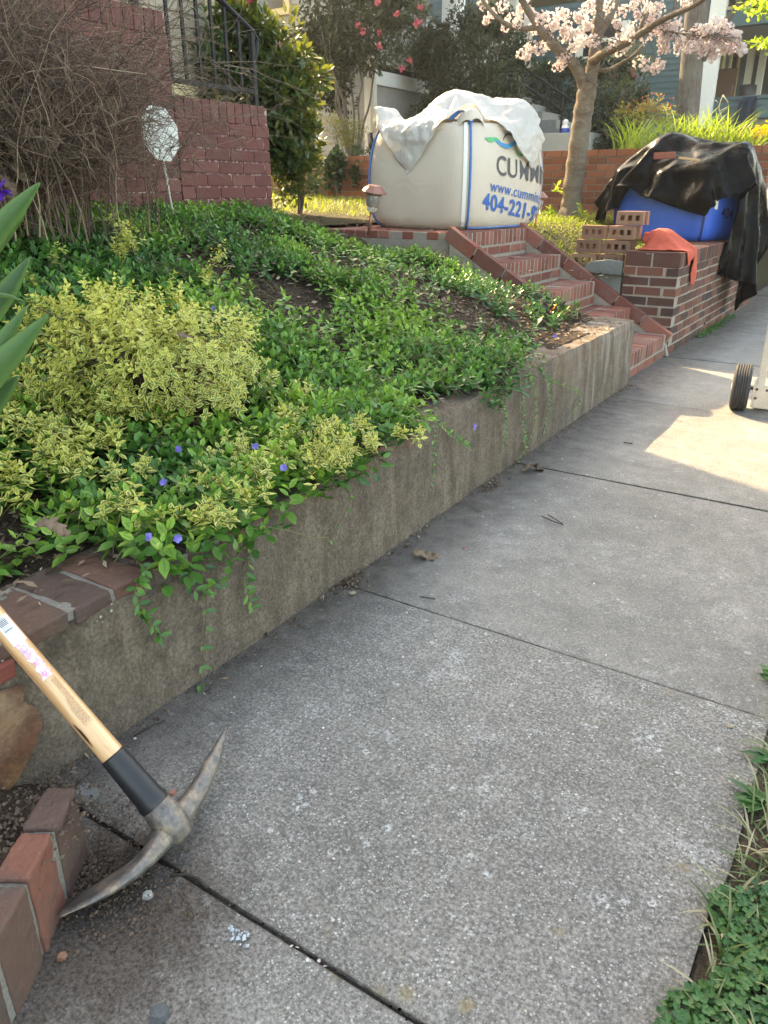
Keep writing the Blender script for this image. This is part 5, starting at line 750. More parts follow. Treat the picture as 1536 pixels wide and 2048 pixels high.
        [243,11,17,9,11,9,13,8,12,5,15,9,5,7,7,8,7,5,10,5,6,4,4,4,6,7,15,5,10,6,11,10,12,11,6,13,0,19,-1,-2,8,-1,-3,-1,4,1,5,-4,3,5,-6,-6,6,-2,-333,12,11,11,10,11,11,8,12,9,15,4,0,4,22,6,7,10,0,12,-2,8,0,5,10,8,11,9,9,8,5,14,12,10,11,7,12,4,7,4,-9,-1,11,7,-2,3,-4,3,-1,6,-8,4,-1,2,-344,12,10,10,9,12,9,9,16,2,8,12,9,8,7,10,6,9,6,6,-1,7,5,12,-1,10,12,7,7,7,12,12,12,10,11,8,12,1,5,13,2,-2,5,-2,7,-7,8,0,-4,2,0,1,6,-6,-352,11,12,11,9,13,9,10,7,7,8,9,7,12,10,9,6,8,5,7,3,8,7,6,11,-2,12,10,4,14,8,12,11,11,10,10,6,10,11,-1,5,6,-8,17,-10,12,-4,7,-5,-3,8,-4,1,6,-368,10,11,12,9,12,9,11,8,11,3,9,10,7,12,9,7,6,6,1,9,9,2,12,10,9,7,5,6,9,11,8,13,10,12,12,12,4,11,4,11,-7,18,-7,5,-5,2,8,1,-4,8,-1,-3,5,-378,10,13,12,10,8,11,10,8,10,6,3,13,7,8,11,6,7,8,7,-1,10,13,1,14,6,5,9,2,14,11,12,11,8,14,12,10,8,7,14,11,3,-7,-1,10,6,-2,4,-4,4,-3,4,1,-4,-381,10,11,14,10,13,8,7,11,9,5,4,11,13,4,10,6,7,8,7,0,10,11,2,9,10,7,9,13,6,10,11,11,8,12,9,12,8,17,10,0,9,11,-9,3,0,13,2,-6,8,-2,7,-6,17,-408,10,10,12,14,8,9,10,10,8,9,8,1,9,11,9,10,9,1,7,9,-1,4,13,14,3,6,14,11,8,9,12,9,9,11,8,11,7,21,4,11,5,7,8,-1,-4,7,11,3,-5,3,-2,15,-9,-407,12,10,10,13,12,7,10,7,11,8,8,4,13,7,9,8,11,8,-2,10,8,10,12,-2,11,1,9,12,7,14,12,6,11,10,8,10,12,11,17,5,10,1,12,-8,5,10,-3,15,2,-10,8,17,-2,-425,11,10,11,12,9,11,7,9,10,10,9,5,9,9,4,13,9,9,8,2,9,12,0,9,2,8,18,-3,15,10,14,5,10,11,8,10,11,12,8,10,12,10,6,-5,8,2,12,3,-6,20,10,-6,12,-442,10,10,13,9,14,6,11,12,4,10,8,10,6,13,3,9,9,11,8,6,9,-3,0,16,15,-3,9,14,4,15,14,9,9,5,10,9,10,9,12,13,10,7,5,11,-2,4,18,-9,17,0,14,3,-6,-439,10,11,10,11,13,7,11,11,8,7,9,9,9,10,2,9,10,10,7,7,9,4,13,5,1,14,3,8,2,22,7,13,7,10,6,9,9,10,15,12,8,10,13,-2,15,-3,13,-6,8,18,-1,1,-7,-436,10,10,10,10,11,12,10,11,15,7,2,8,10,9,9,9,5,7,9,7,12,6,3,15,-1,11,14,-2,18,5,10,15,9,1,10,7,10,12,15,10,9,13,11,7,5,-2,20,-7,13,4,-10,15,-10,-437,8,11,10,11,12,11,5,10,15,9,4,8,12,8,7,9,8,6,11,7,11,8,8,1,15,-7,10,15,7,18,10,4,8,8,8,13,7,12,13,14,13,5,11,12,-1,11,-3,16,-5,3,10,5,-7,-444,9,11,10,11,10,10,15,9,6,14,9,5,6,9,10,5,11,13,9,1,10,7,9,11,6,-6,10,24,9,-1,14,7,10,6,10,12,12,7,17,15,8,6,12,9,8,4,9,11,-9,13,0,-4,3,-451,9,13,12,10,12,3,15,8,11,12,9,1,11,11,7,10,5,13,12,11,-4,11,13,4,9,-4,13,14,2,15,7,6,10,11,14,11,4,12,13,10,15,10,8,9,10,7,0,11,4,-3,-3,3,6,-454,15,15,7,11,13,8,13,2,8,13,10,8,13,1,8,8,11,10,11,6,15,0,11,7,9,-3,15,13,8,3,14,8,9,6,16,4,13,10,9,13,13,8,13,9,8,10,5,-3,4,13,-8,6,13,-467,15,13,8,11,11,5,8,18,3,6,11,14,10,5,3,9,8,10,8,9,18,1,7,7,11,10,8,4,9,11,2,11,11,16,2,12,9,12,11,7,13,10,13,10,10,5,10,-1,16,6,-6,15,-2,-468,14,11,12,12,3,13,18,-1,4,7,15,12,9,2,13,1,10,8,8,16,-1,20,4,5,10,10,2,9,14,2,10,2,25,11,0,11,12,10,10,9,11,10,13,11,8,10,5,14,-2,9,12,-11,16,-473,15,13,8,9,14,1,14,7,7,3,14,11,9,6,7,6,3,11,8,13,12,10,5,4,10,9,8,11,7,3,16,7,17,10,10,1,10,10,10,8,14,11,7,10,10,11,12,6,3,12,-8,15,5,-469,13,12,11,13,6,3,10,4,14,9,10,4,9,12,0,10,4,5,9,16,9,0,12,16,8,7,6,10,6,11,4,19,14,3,14,5,12,4,10,10,8,10,10,11,11,13,8,6,11,7,-7,9,-2,-455,14,13,13,8,10,-5,8,22,-1,10,10,11,3,10,6,3,9,-2,21,2,4,16,11,10,7,6,12,8,6,12,10,7,12,10,14,8,12,5,6,10,8,10,11,10,11,10,10,10,4,7,10,-7,14,-464,14,12,9,9,7,7,14,6,7,3,12,8,8,1,7,11,2,4,10,4,11,7,13,9,11,9,14,5,10,9,10,10,6,11,12,11,13,7,8,4,10,10,9,13,10,10,10,9,9,3,10,10,-3,-469,21,11,10,11,11,9,2,4,5,6,13,8,8,10,6,3,16,1,-1,10,8,8,9,8,14,8,8,14,8,10,9,7,10,13,6,15,10,7,7,10,9,9,16,0,15,10,8,12,6,10,4,9,13,-471,8,13,10,10,10,9,7,5,-3,11,10,8,11,5,9,8,2,4,12,2,2,11,15,5,6,15,10,7,14,9,7,11,16,5,6,12,14,10,10,6,11,9,7,7,13,9,10,12,7,9,9,7,9,-471,16,5,10,10,10,8,2,12,-4,11,7,12,12,2,9,7,10,8,0,8,8,9,2,9,12,12,10,10,8,10,12,8,8,14,4,15,12,8,10,6,12,8,8,11,9,8,16,2,14,8,5,9,8,-461,12,0,11,8,8,9,9,8,-1,6,11,12,8,3,8,10,8,10,5,7,6,-1,6,8,14,14,8,10,16,5,9,11,6,10,13,5,14,11,10,11,10,5,11,9,11,3,13,9,14,8,3,11,11,-455,-4,2,9,9,14,9,10,6,4,13,-2,10,9,7,12,9,7,5,-1,9,9,6,-4,19,6,13,7,15,10,10,9,10,8,13,7,12,8,13,10,10,10,9,9,5,12,11,4,11,15,9,9,7,4,-463,16,2,3,11,4,9,12,5,14,5,4,8,8,10,7,9,4,6,5,2,5,10,3,9,18,12,4,13,11,9,9,9,10,8,12,8,13,14,11,7,9,10,9,8,5,15,6,10,12,10,9,6,13,-461,12,-6,3,9,5,15,10,9,10,5,2,10,7,10,8,6,7,6,2,4,6,10,12,4,13,9,17,4,11,8,9,10,9,9,13,10,11,5,14,11,10,9,9,10,7,14,9,10,5,16,8,9,12,-465,13,-1,2,-1,16,4,12,9,5,9,5,8,10,8,7,4,8,4,7,2,13,10,9,2,10,14,8,12,13,5,9,10,10,9,10,8,13,9,11,12,9,10,8,9,8,9,10,12,3,17,10,12,12,-447,2,-13,3,16,6,0,11,3,16,7,12,-1,10,5,8,4,7,7,2,7,11,14,1,7,15,10,8,15,5,8,11,10,9,10,10,7,12,9,11,12,10,10,9,10,8,11,9,9,12,10,12,9,11,-452,1,5,-5,9,13,-8,11,11,10,2,13,6,9,4,7,8,4,5,9,13,11,1,4,17,9,6,15,6,6,11,10,9,10,10,10,8,11,9,13,7,16,6,9,10,9,10,9,10,10,11,11,8,12,-443,6,-6,12,3,-12,1,9,20,3,7,10,7,9,5,7,3,6,11,10,10,10,0,13,8,10,15,7,3,10,10,8,10,10,9,11,9,9,9,12,10,10,10,10,9,10,10,10,9,10,11,10,10,11,-431,0,-13,7,10,1,-7,5,11,10,15,4,6,8,2,9,8,3,10,10,10,10,4,10,11,13,1,11,4,7,11,11,11,10,9,10,10,8,10,10,10,10,13,7,12,8,11,9,8,11,8,13,10,5,-414,-3,6,-18,6,7,8,-2,14,3,1,3,15,5,2,9,8,8,6,10,11,12,7,13,10,2,8,7,4,11,8,12,9,10,10,10,9,8,9,9,13,7,13,12,9,10,9,9,10,12,6,11,6,10,-405,-6,0,-2,-5,2,8,12,-2,-2,21,-6,13,-2,12,4,8,6,10,12,10,4,16,10,10,0,12,-4,11,13,7,12,11,9,11,10,9,5,10,12,11,9,11,10,11,9,13,6,9,10,11,-3,17,11,-398,3,-10,3,-9,9,12,-10,5,12,-1,8,-6,18,-1,10,3,9,11,10,11,10,11,9,4,4,7,1,13,10,9,12,10,10,11,11,8,11,5,13,9,12,7,14,9,10,10,9,8,7,7,10,5,8,-381,-3,-11,9,-3,-4,7,11,-10,9,13,-11,19,-3,11,3,1,10,8,12,9,11,10,9,6,5,1,10,6,13,11,9,10,11,10,10,10,10,9,10,9,8,11,8,11,10,12,6,10,7,7,12,12,9,-374,-12,-4,9,-14,7,3,10,-10,5,8,11,-8,2,12,2,10,1,10,10,11,9,9,8,6,4,4,11,8,10,10,11,10,9,12,13,6,11,10,6,10,11,12,10,5,11,9,14,7,10,9,6,8,9,-373,4,-9,-2,-3,10,6,-3,9,5,3,-5,1,-3,9,7,10,2,4,8,10,9,10,7,6,6,9,6,9,10,10,11,10,11,11,12,11,12,3,9,10,12,9,11,4,12,11,10,8,10,9,8,6,10,-354,-6,-12,14,-5,-9,11,9,-7,8,1,-6,2,12,-10,19,1,-6,18,-2,9,12,6,7,7,6,8,7,10,10,12,10,11,11,11,11,9,11,10,6,12,7,9,13,2,15,9,11,5,11,10,5,6,7,-334,-9,5,-18,9,1,12,-1,-6,4,-7,7,-8,22,-4,-6,10,9,5,-7,10,8,6,9,8,10,7,5,8,14,12,9,12,11,10,9,11,9,9,11,11,4,10,17,-1,11,12,11,8,12,9,7,9,3,-329,-6,-9,0,11,3,-3,4,-2,-11,11,1,-3,17,-4,-8,14,1,-6,3,5,9,10,9,7,2,10,9,10,10,10,11,9,13,10,8,11,14,5,13,9,7,10,11,10,4,16,6,12,7,8,10,10,10,-336,2,1,2,-9,1,14,-16,-3,-5,17,-5,11,6,0,2,-8,2,4,13,7,-7,8,10,4,12,2,12,7,9,11,9,12,10,9,15,11,1,15,12,9,7,6,13,10,4,13,8,12,10,10,9,8,11,-331,7,-7,-1,7,2,-1,-8,4,0,-14,17,6,3,-7,11,-9,6,4,15,-7,10,2,1,13,7,1,9,10,11,7,10,7,12,10,11,14,9,4,15,8,10,9,8,11,9,8,11,7,14,8,8,10,9,-325,12,-1,-12,4,-3,-5,10,-2,-10,22,-4,-3,0,0,13,-7,8,12,1,3,-8,2,13,3,5,7,12,4,10,11,8,11,6,12,9,12,12,13,5,9,9,8,10,10,9,10,7,12,11,12,5,9,8,-309,8,-7,-5,-8,1,4,2,-7,16,-4,-3,9,-2,4,-5,5,19,-7,0,-1,3,-1,10,12,-3,11,4,12,8,12,4,9,10,10,11,2,20,11,7,9,9,8,9,9,10,8,14,9,4,11,13,8,9,-289,-2,-5,-8,4,-11,-1,0,14,-6,2,6,-6,11,-6,12,-9,4,14,-8,6,11,-10,6,11,-8,8,10,10,4,12,4,9,10,15,7,9,10,9,8,11,9,9,9,9,12,7,11,6,12,8,13,8,6,-281,-4,6,-4,-2,-12,3,9,-8,2,-4,13,-3,-5,15,3,-3,9,-5,10,5,-7,11,4,-11,5,5,4,8,15,2,10,6,7,12,10,10,10,6,9,13,7,9,9,10,9,10,8,13,6,11,9,6,5,-262,-2,-4,10,-8,-14,17,-12,2,-2,12,-7,10,-10,13,-3,7,-4,13,-8,3,11,-8,7,-9,4,3,14,6,4,2,9,6,9,10,9,8,14,4,13,9,9,10,9,9,10,9,10,6,10,12,10,4,8,-248,-15,16,-10,-4,-14,15,2,-4,3,-7,4,9,7,-9,7,-8,16,-5,10,6,-14,8,2,-10,12,2,10,-7,9,11,-2,10,5,12,5,8,11,8,15,7,11,9,10,10,5,7,9,16,6,9,12,5,7,-244,8,-15,18,-9,3,-1,-3,0,3,1,-2,3,-4,-2,3,2,3,-4,18,1,-13,9,-3,-6,12,8,-6,7,6,7,-7,10,9,7,8,10,7,10,11,11,9,10,10,9,8,2,15,9,8,9,9,12,2,-235,4,3,4,3,2,-9,3,2,-2,-1,-14,11,-1,8,0,-6,6,4,-6,-4,4,-3,1,8,-2,16,-5,13,2,-11,1,9,12,9,11,8,4,7,11,11,10,9,11,7,9,7,7,5,7,15,2,11,10],
        [21,14,-9,-4,-3,4,-2,-3,-2,-16,9,4,0,1,1,8,9,10,10,12,10,10,12,13,12,12,5,1,4,0,6,9,7,12,13,6,21,1,11,10,14,8,11,11,15,13,17,13,12,14,10,11,13,11,-376,-1,-10,8,-17,1,8,-3,-4,-5,10,-3,-8,-1,14,8,9,10,9,13,8,12,8,13,10,10,14,2,3,2,3,11,10,10,6,16,7,9,10,10,9,10,13,13,13,12,13,15,12,16,9,14,12,11,-383,-18,1,-4,14,-8,-1,-3,10,-17,-1,15,1,1,-1,6,9,16,11,13,7,13,10,10,12,9,13,-6,7,8,6,11,10,6,7,15,10,8,11,8,10,10,12,11,12,9,16,16,12,14,13,13,14,10,-392,-11,0,-9,15,-13,7,1,-12,-2,-1,8,-3,14,4,5,16,5,15,9,15,10,11,10,8,12,1,10,7,6,9,10,6,9,9,8,11,9,8,10,11,10,6,13,9,20,12,17,11,12,17,11,13,10,-401,-5,3,-4,6,-10,6,-15,-4,17,-10,4,8,-2,9,16,9,13,11,14,7,10,12,7,10,10,7,6,13,3,9,3,12,9,7,11,7,13,7,9,6,10,11,9,14,11,15,18,16,14,14,12,11,13,-414,0,-6,-5,3,5,-11,-8,11,-1,6,-9,19,-5,9,19,7,14,16,10,15,8,7,9,9,11,6,9,7,9,8,8,9,6,10,7,9,10,10,5,7,8,8,12,15,16,13,16,12,17,12,14,12,11,-419,3,-2,-9,7,-20,4,7,-7,2,13,-9,11,18,-1,17,7,19,15,2,19,10,8,7,10,10,8,9,8,9,7,9,8,6,9,10,8,8,8,8,-1,13,16,6,13,11,19,14,10,20,14,14,10,12,-425,0,-4,1,-7,5,-13,0,-3,5,7,17,-6,9,15,12,16,9,17,6,14,13,13,6,3,12,12,5,9,10,9,1,11,9,9,9,9,8,3,10,8,8,12,11,12,10,14,17,15,12,14,14,5,11,-417,-9,2,-8,0,-2,7,-13,14,-10,17,9,-1,12,13,12,10,14,9,13,17,4,8,8,13,8,12,10,8,8,4,7,11,9,9,9,10,5,8,5,10,7,10,12,5,17,13,10,19,16,8,12,10,12,-429,0,-4,-2,-7,8,-10,1,3,4,5,11,19,2,15,8,17,11,11,5,19,12,6,8,5,14,11,8,13,5,9,4,11,9,8,10,9,8,7,10,9,5,6,11,8,13,13,12,14,10,13,12,11,9,-429,-4,10,-17,10,-8,12,2,1,-2,14,4,11,17,0,15,15,4,22,7,3,13,11,15,5,4,12,11,10,10,7,5,10,11,9,10,9,9,9,7,7,8,5,12,7,10,12,13,8,14,13,11,13,7,-436,9,-6,1,-2,-4,12,5,-1,11,0,13,1,14,14,16,4,9,23,-3,11,11,13,-1,13,15,5,13,12,11,2,10,10,11,11,9,9,8,8,10,0,11,10,3,13,10,11,10,10,12,12,12,-1,7,-426,12,-2,-6,6,3,-4,8,8,2,11,1,14,11,14,8,18,3,6,9,14,15,-2,15,3,13,12,14,9,1,12,11,12,12,7,11,9,10,2,3,10,11,3,8,11,11,12,12,9,6,15,-1,14,6,-427,-4,5,11,-8,4,5,13,9,0,10,4,14,1,23,2,5,20,3,16,4,18,0,1,13,10,10,14,6,13,6,14,10,11,12,11,8,10,6,0,4,5,14,7,8,14,9,12,4,8,13,7,13,11,-436,0,3,4,8,9,-4,5,10,12,1,13,6,12,9,9,1,19,11,3,14,15,-1,4,6,13,9,10,7,12,9,16,13,14,11,9,9,4,10,5,4,0,13,6,10,11,11,10,10,6,8,11,-1,2,-413,-4,13,4,6,-6,14,3,11,5,7,10,2,9,5,16,16,-2,14,12,5,15,7,7,-1,11,10,4,11,10,17,14,12,13,14,6,8,8,0,10,0,8,9,12,10,8,11,12,9,8,-3,10,9,9,-429,7,7,14,-8,2,11,7,12,10,5,8,6,10,3,12,5,14,8,9,2,10,15,3,11,0,14,4,15,15,9,14,14,14,11,5,6,4,12,0,9,7,5,11,10,11,8,12,6,10,2,9,10,-7,-417,10,8,2,12,9,0,7,4,12,11,8,4,9,5,5,9,7,8,7,7,15,-2,17,4,11,6,11,11,15,11,9,16,16,0,11,8,9,7,7,-3,13,9,10,8,10,13,9,8,3,10,10,-1,10,-427,5,15,8,2,10,6,2,10,9,9,5,8,9,4,9,5,8,7,7,14,-4,17,4,12,5,10,2,18,15,8,12,12,12,9,10,12,7,9,-5,10,7,9,12,10,11,13,11,5,9,7,5,2,0,-423,11,4,16,16,-7,10,5,8,6,11,5,9,9,6,6,8,6,8,6,8,9,8,6,7,8,8,10,15,12,8,17,11,7,10,13,10,8,-5,9,8,10,10,8,10,11,11,16,8,7,6,2,7,0,-423,3,4,15,3,11,10,8,4,10,5,8,10,9,8,4,8,7,6,6,10,8,4,7,9,9,10,9,13,10,12,10,9,15,5,16,11,-7,11,8,9,6,11,10,11,11,15,9,9,9,8,1,5,-2,-429,15,4,5,12,8,14,11,-3,6,10,8,10,9,9,6,5,8,6,8,5,9,7,7,6,11,12,8,11,9,11,10,6,11,14,11,0,10,6,11,10,6,10,12,10,14,9,12,8,9,5,8,2,-1,-433,11,4,13,12,11,9,0,8,9,7,5,12,10,6,9,7,7,7,7,8,7,8,6,10,7,10,4,16,12,8,8,12,3,9,9,9,10,11,5,11,9,9,7,17,15,7,10,11,10,3,8,1,10,-449,10,10,9,11,11,10,3,4,6,13,8,4,14,8,9,11,4,8,8,8,7,8,4,8,6,8,17,4,11,15,8,3,10,10,7,10,6,6,11,9,10,11,12,8,18,9,10,12,7,8,5,6,5,-446,7,13,8,10,10,9,7,6,-1,12,9,5,12,8,11,14,4,9,7,8,8,7,6,8,10,6,10,13,5,10,6,9,13,6,7,9,9,6,6,11,6,10,13,13,13,13,10,11,11,7,7,6,-3,-440,7,11,10,9,9,10,-2,16,-3,11,4,14,12,5,11,11,9,8,11,7,7,7,5,8,8,8,10,10,10,7,11,6,6,12,7,7,10,2,9,13,3,11,12,12,13,13,12,11,0,6,13,-2,1,-435,13,10,8,10,11,9,7,9,0,4,10,14,9,5,10,12,12,9,9,7,7,4,8,9,7,8,10,9,10,9,7,10,3,8,13,0,8,6,8,8,10,11,11,12,14,12,12,12,0,10,2,5,7,-441,8,13,12,11,2,7,6,12,15,-2,8,8,11,12,4,13,15,9,4,9,10,7,6,7,10,7,10,6,11,10,5,10,6,12,4,9,3,8,7,9,9,9,12,10,13,12,12,12,0,10,10,3,-11,-434,12,13,12,9,13,7,4,11,-7,14,19,6,9,6,11,13,7,10,9,6,8,9,8,9,6,8,11,3,12,10,4,7,12,3,13,4,9,9,7,5,10,9,11,10,11,12,12,13,3,9,9,-6,3,-443,12,13,13,11,12,-2,4,4,9,12,18,7,5,15,10,11,10,10,7,8,9,9,6,10,7,9,6,8,10,10,7,6,5,6,10,12,8,3,9,8,9,10,9,10,12,9,11,11,12,-5,9,10,1,-447,8,14,12,13,8,13,0,4,5,10,14,9,12,14,7,12,11,7,10,7,4,10,10,10,9,-2,11,14,11,8,6,5,9,5,6,7,13,8,6,9,7,10,11,7,12,10,11,9,13,-2,9,4,6,-459,14,16,12,9,12,13,-7,13,3,11,8,20,5,15,10,11,10,11,7,13,7,3,9,11,-3,10,11,13,10,10,2,8,8,5,10,5,9,8,9,9,9,9,9,11,8,10,10,11,2,8,7,10,1,-456,13,12,13,11,9,6,9,8,9,10,8,12,8,13,11,12,10,5,11,2,10,10,12,0,9,9,12,10,13,5,8,7,4,10,9,7,8,9,9,8,9,8,10,9,10,8,10,8,9,8,4,11,-6,-454,11,15,9,13,12,11,9,4,9,10,9,7,12,10,13,6,11,6,11,12,5,9,6,9,9,10,13,7,10,11,4,7,8,5,10,10,6,10,9,8,9,9,8,9,11,9,6,10,9,1,9,4,0,-454,13,15,11,10,11,13,10,8,8,4,12,10,8,12,10,9,10,8,13,0,11,10,9,8,7,1,20,9,10,10,6,5,9,5,7,10,11,8,7,9,9,12,6,12,6,9,7,14,4,16,-12,8,13,-463,12,10,16,11,11,9,13,2,12,8,13,5,12,9,10,11,11,8,5,10,11,8,7,9,3,15,12,8,8,11,3,11,4,8,9,7,11,7,9,10,8,10,11,8,9,6,11,7,1,12,-3,12,6,-460,12,12,13,12,14,10,4,8,11,8,12,7,11,11,9,10,10,11,9,4,10,8,10,10,1,22,-6,17,10,11,5,6,10,7,9,9,8,8,10,9,9,9,9,10,6,17,-1,12,4,-8,18,-5,0,-447,12,14,11,14,9,8,11,10,9,11,9,9,10,11,10,10,10,8,11,5,9,8,10,6,7,12,5,13,11,11,7,6,8,9,9,9,7,10,9,9,9,9,10,10,9,9,7,8,-2,-8,5,9,7,-452,15,12,10,14,12,9,8,10,10,8,9,13,10,9,11,9,10,10,8,9,7,9,10,9,8,4,12,8,13,9,9,5,9,8,9,10,7,9,9,10,9,8,5,6,11,15,-7,17,-7,2,2,-5,6,-444,21,14,10,16,9,12,9,9,10,9,9,9,12,10,11,12,9,9,9,6,11,10,4,14,2,8,13,11,9,9,8,9,6,10,9,6,10,10,7,9,8,14,5,0,14,-1,20,5,4,-1,-16,5,-1,-431,11,16,13,14,8,10,10,3,12,12,9,12,10,12,12,13,9,9,12,9,8,9,6,10,3,14,5,12,9,9,8,9,8,7,8,8,10,9,9,8,7,10,11,-2,13,10,3,-6,13,-8,2,-6,-16,-415,17,16,6,16,18,7,1,9,12,12,9,12,16,8,17,9,7,14,7,13,8,8,6,5,6,11,8,13,10,9,9,8,8,7,8,7,10,9,10,8,3,13,11,-4,17,0,5,-12,2,0,8,-12,7,-420,11,11,18,9,14,3,11,9,12,7,15,9,19,10,10,14,10,15,1,16,3,9,7,8,12,9,9,6,10,12,8,9,8,4,9,10,5,10,10,11,1,7,23,-9,-2,8,9,-4,6,-3,-13,6,-11,-407,13,15,13,5,13,10,11,12,3,17,13,11,16,11,9,16,11,6,12,10,8,8,8,9,4,12,10,9,9,11,8,9,2,9,10,9,6,9,8,16,2,7,10,3,-8,17,-9,8,-9,-8,0,3,-2,-407,12,12,12,11,11,10,4,11,10,18,10,10,17,14,13,8,13,10,11,11,10,8,8,7,8,8,8,11,9,10,9,5,9,9,5,8,14,3,9,3,20,-16,15,12,-8,7,-5,7,-3,-2,-2,-6,2,-399,9,10,12,11,11,11,7,13,11,5,11,17,15,10,20,7,13,11,11,6,15,9,8,1,14,8,9,8,9,10,7,13,7,8,8,3,10,13,-4,14,-1,9,7,5,1,-6,6,-10,11,-5,-6,-2,-7,-381,5,10,10,12,10,10,12,10,4,16,10,11,13,13,22,10,13,9,12,13,4,9,6,6,11,11,3,17,9,7,10,5,13,6,11,7,1,6,14,-6,14,5,-8,11,-1,4,-6,4,2,4,-10,-4,-13,-372,8,10,11,9,11,11,12,6,11,10,10,17,12,13,11,16,16,8,10,10,11,10,7,6,7,7,17,6,10,8,11,11,5,10,4,17,2,0,11,3,3,-4,-3,7,4,-7,17,-1,-16,7,1,-6,-2,-381,12,11,10,11,9,11,11,8,9,12,13,9,17,10,18,9,13,17,7,10,8,10,10,7,6,11,9,9,14,5,13,12,8,1,12,5,10,8,-3,3,-1,4,2,-14,20,-11,7,-10,5,-5,9,-5,-8,-369,11,11,10,11,10,10,9,9,10,10,15,11,10,18,14,12,14,10,8,11,10,4,11,5,11,12,13,13,3,12,4,17,11,5,6,8,-1,14,5,-15,14,-10,-7,10,0,1,-3,10,-9,3,-1,-10,-8,-353,10,11,11,11,9,10,9,10,10,13,10,15,8,17,12,15,10,11,10,11,4,11,10,7,10,15,1,14,12,12,10,11,7,9,9,7,-9,19,-12,1,2,-3,-8,6,8,-1,1,-9,2,5,0,-10,-4,-351,9,12,10,10,10,11,9,10,10,10,12,14,15,8,15,10,14,10,9,10,7,12,10,8,5,14,8,17,9,11,11,2,13,4,17,-2,6,6,-16,11,-10,-1,4,7,-14,3,-3,13,-8,-2,7,-11,-10,-339,10,10,13,10,11,10,10,10,10,12,10,12,11,11,14,11,13,13,8,11,5,13,10,10,5,10,11,11,12,11,8,1,13,11,13,8,-8,0,-3,-2,5,2,-2,-1,-5,-14,16,0,-4,-3,-1,8,-13,-340,12,10,12,11,11,10,10,11,10,11,7,13,11,12,13,11,13,11,10,7,12,8,12,8,15,3,12,3,16,6,15,9,2,9,8,10,13,-1,-6,-7,-5,-1,1,-13,15,-9,-7,2,-1,4,-9,0,0],
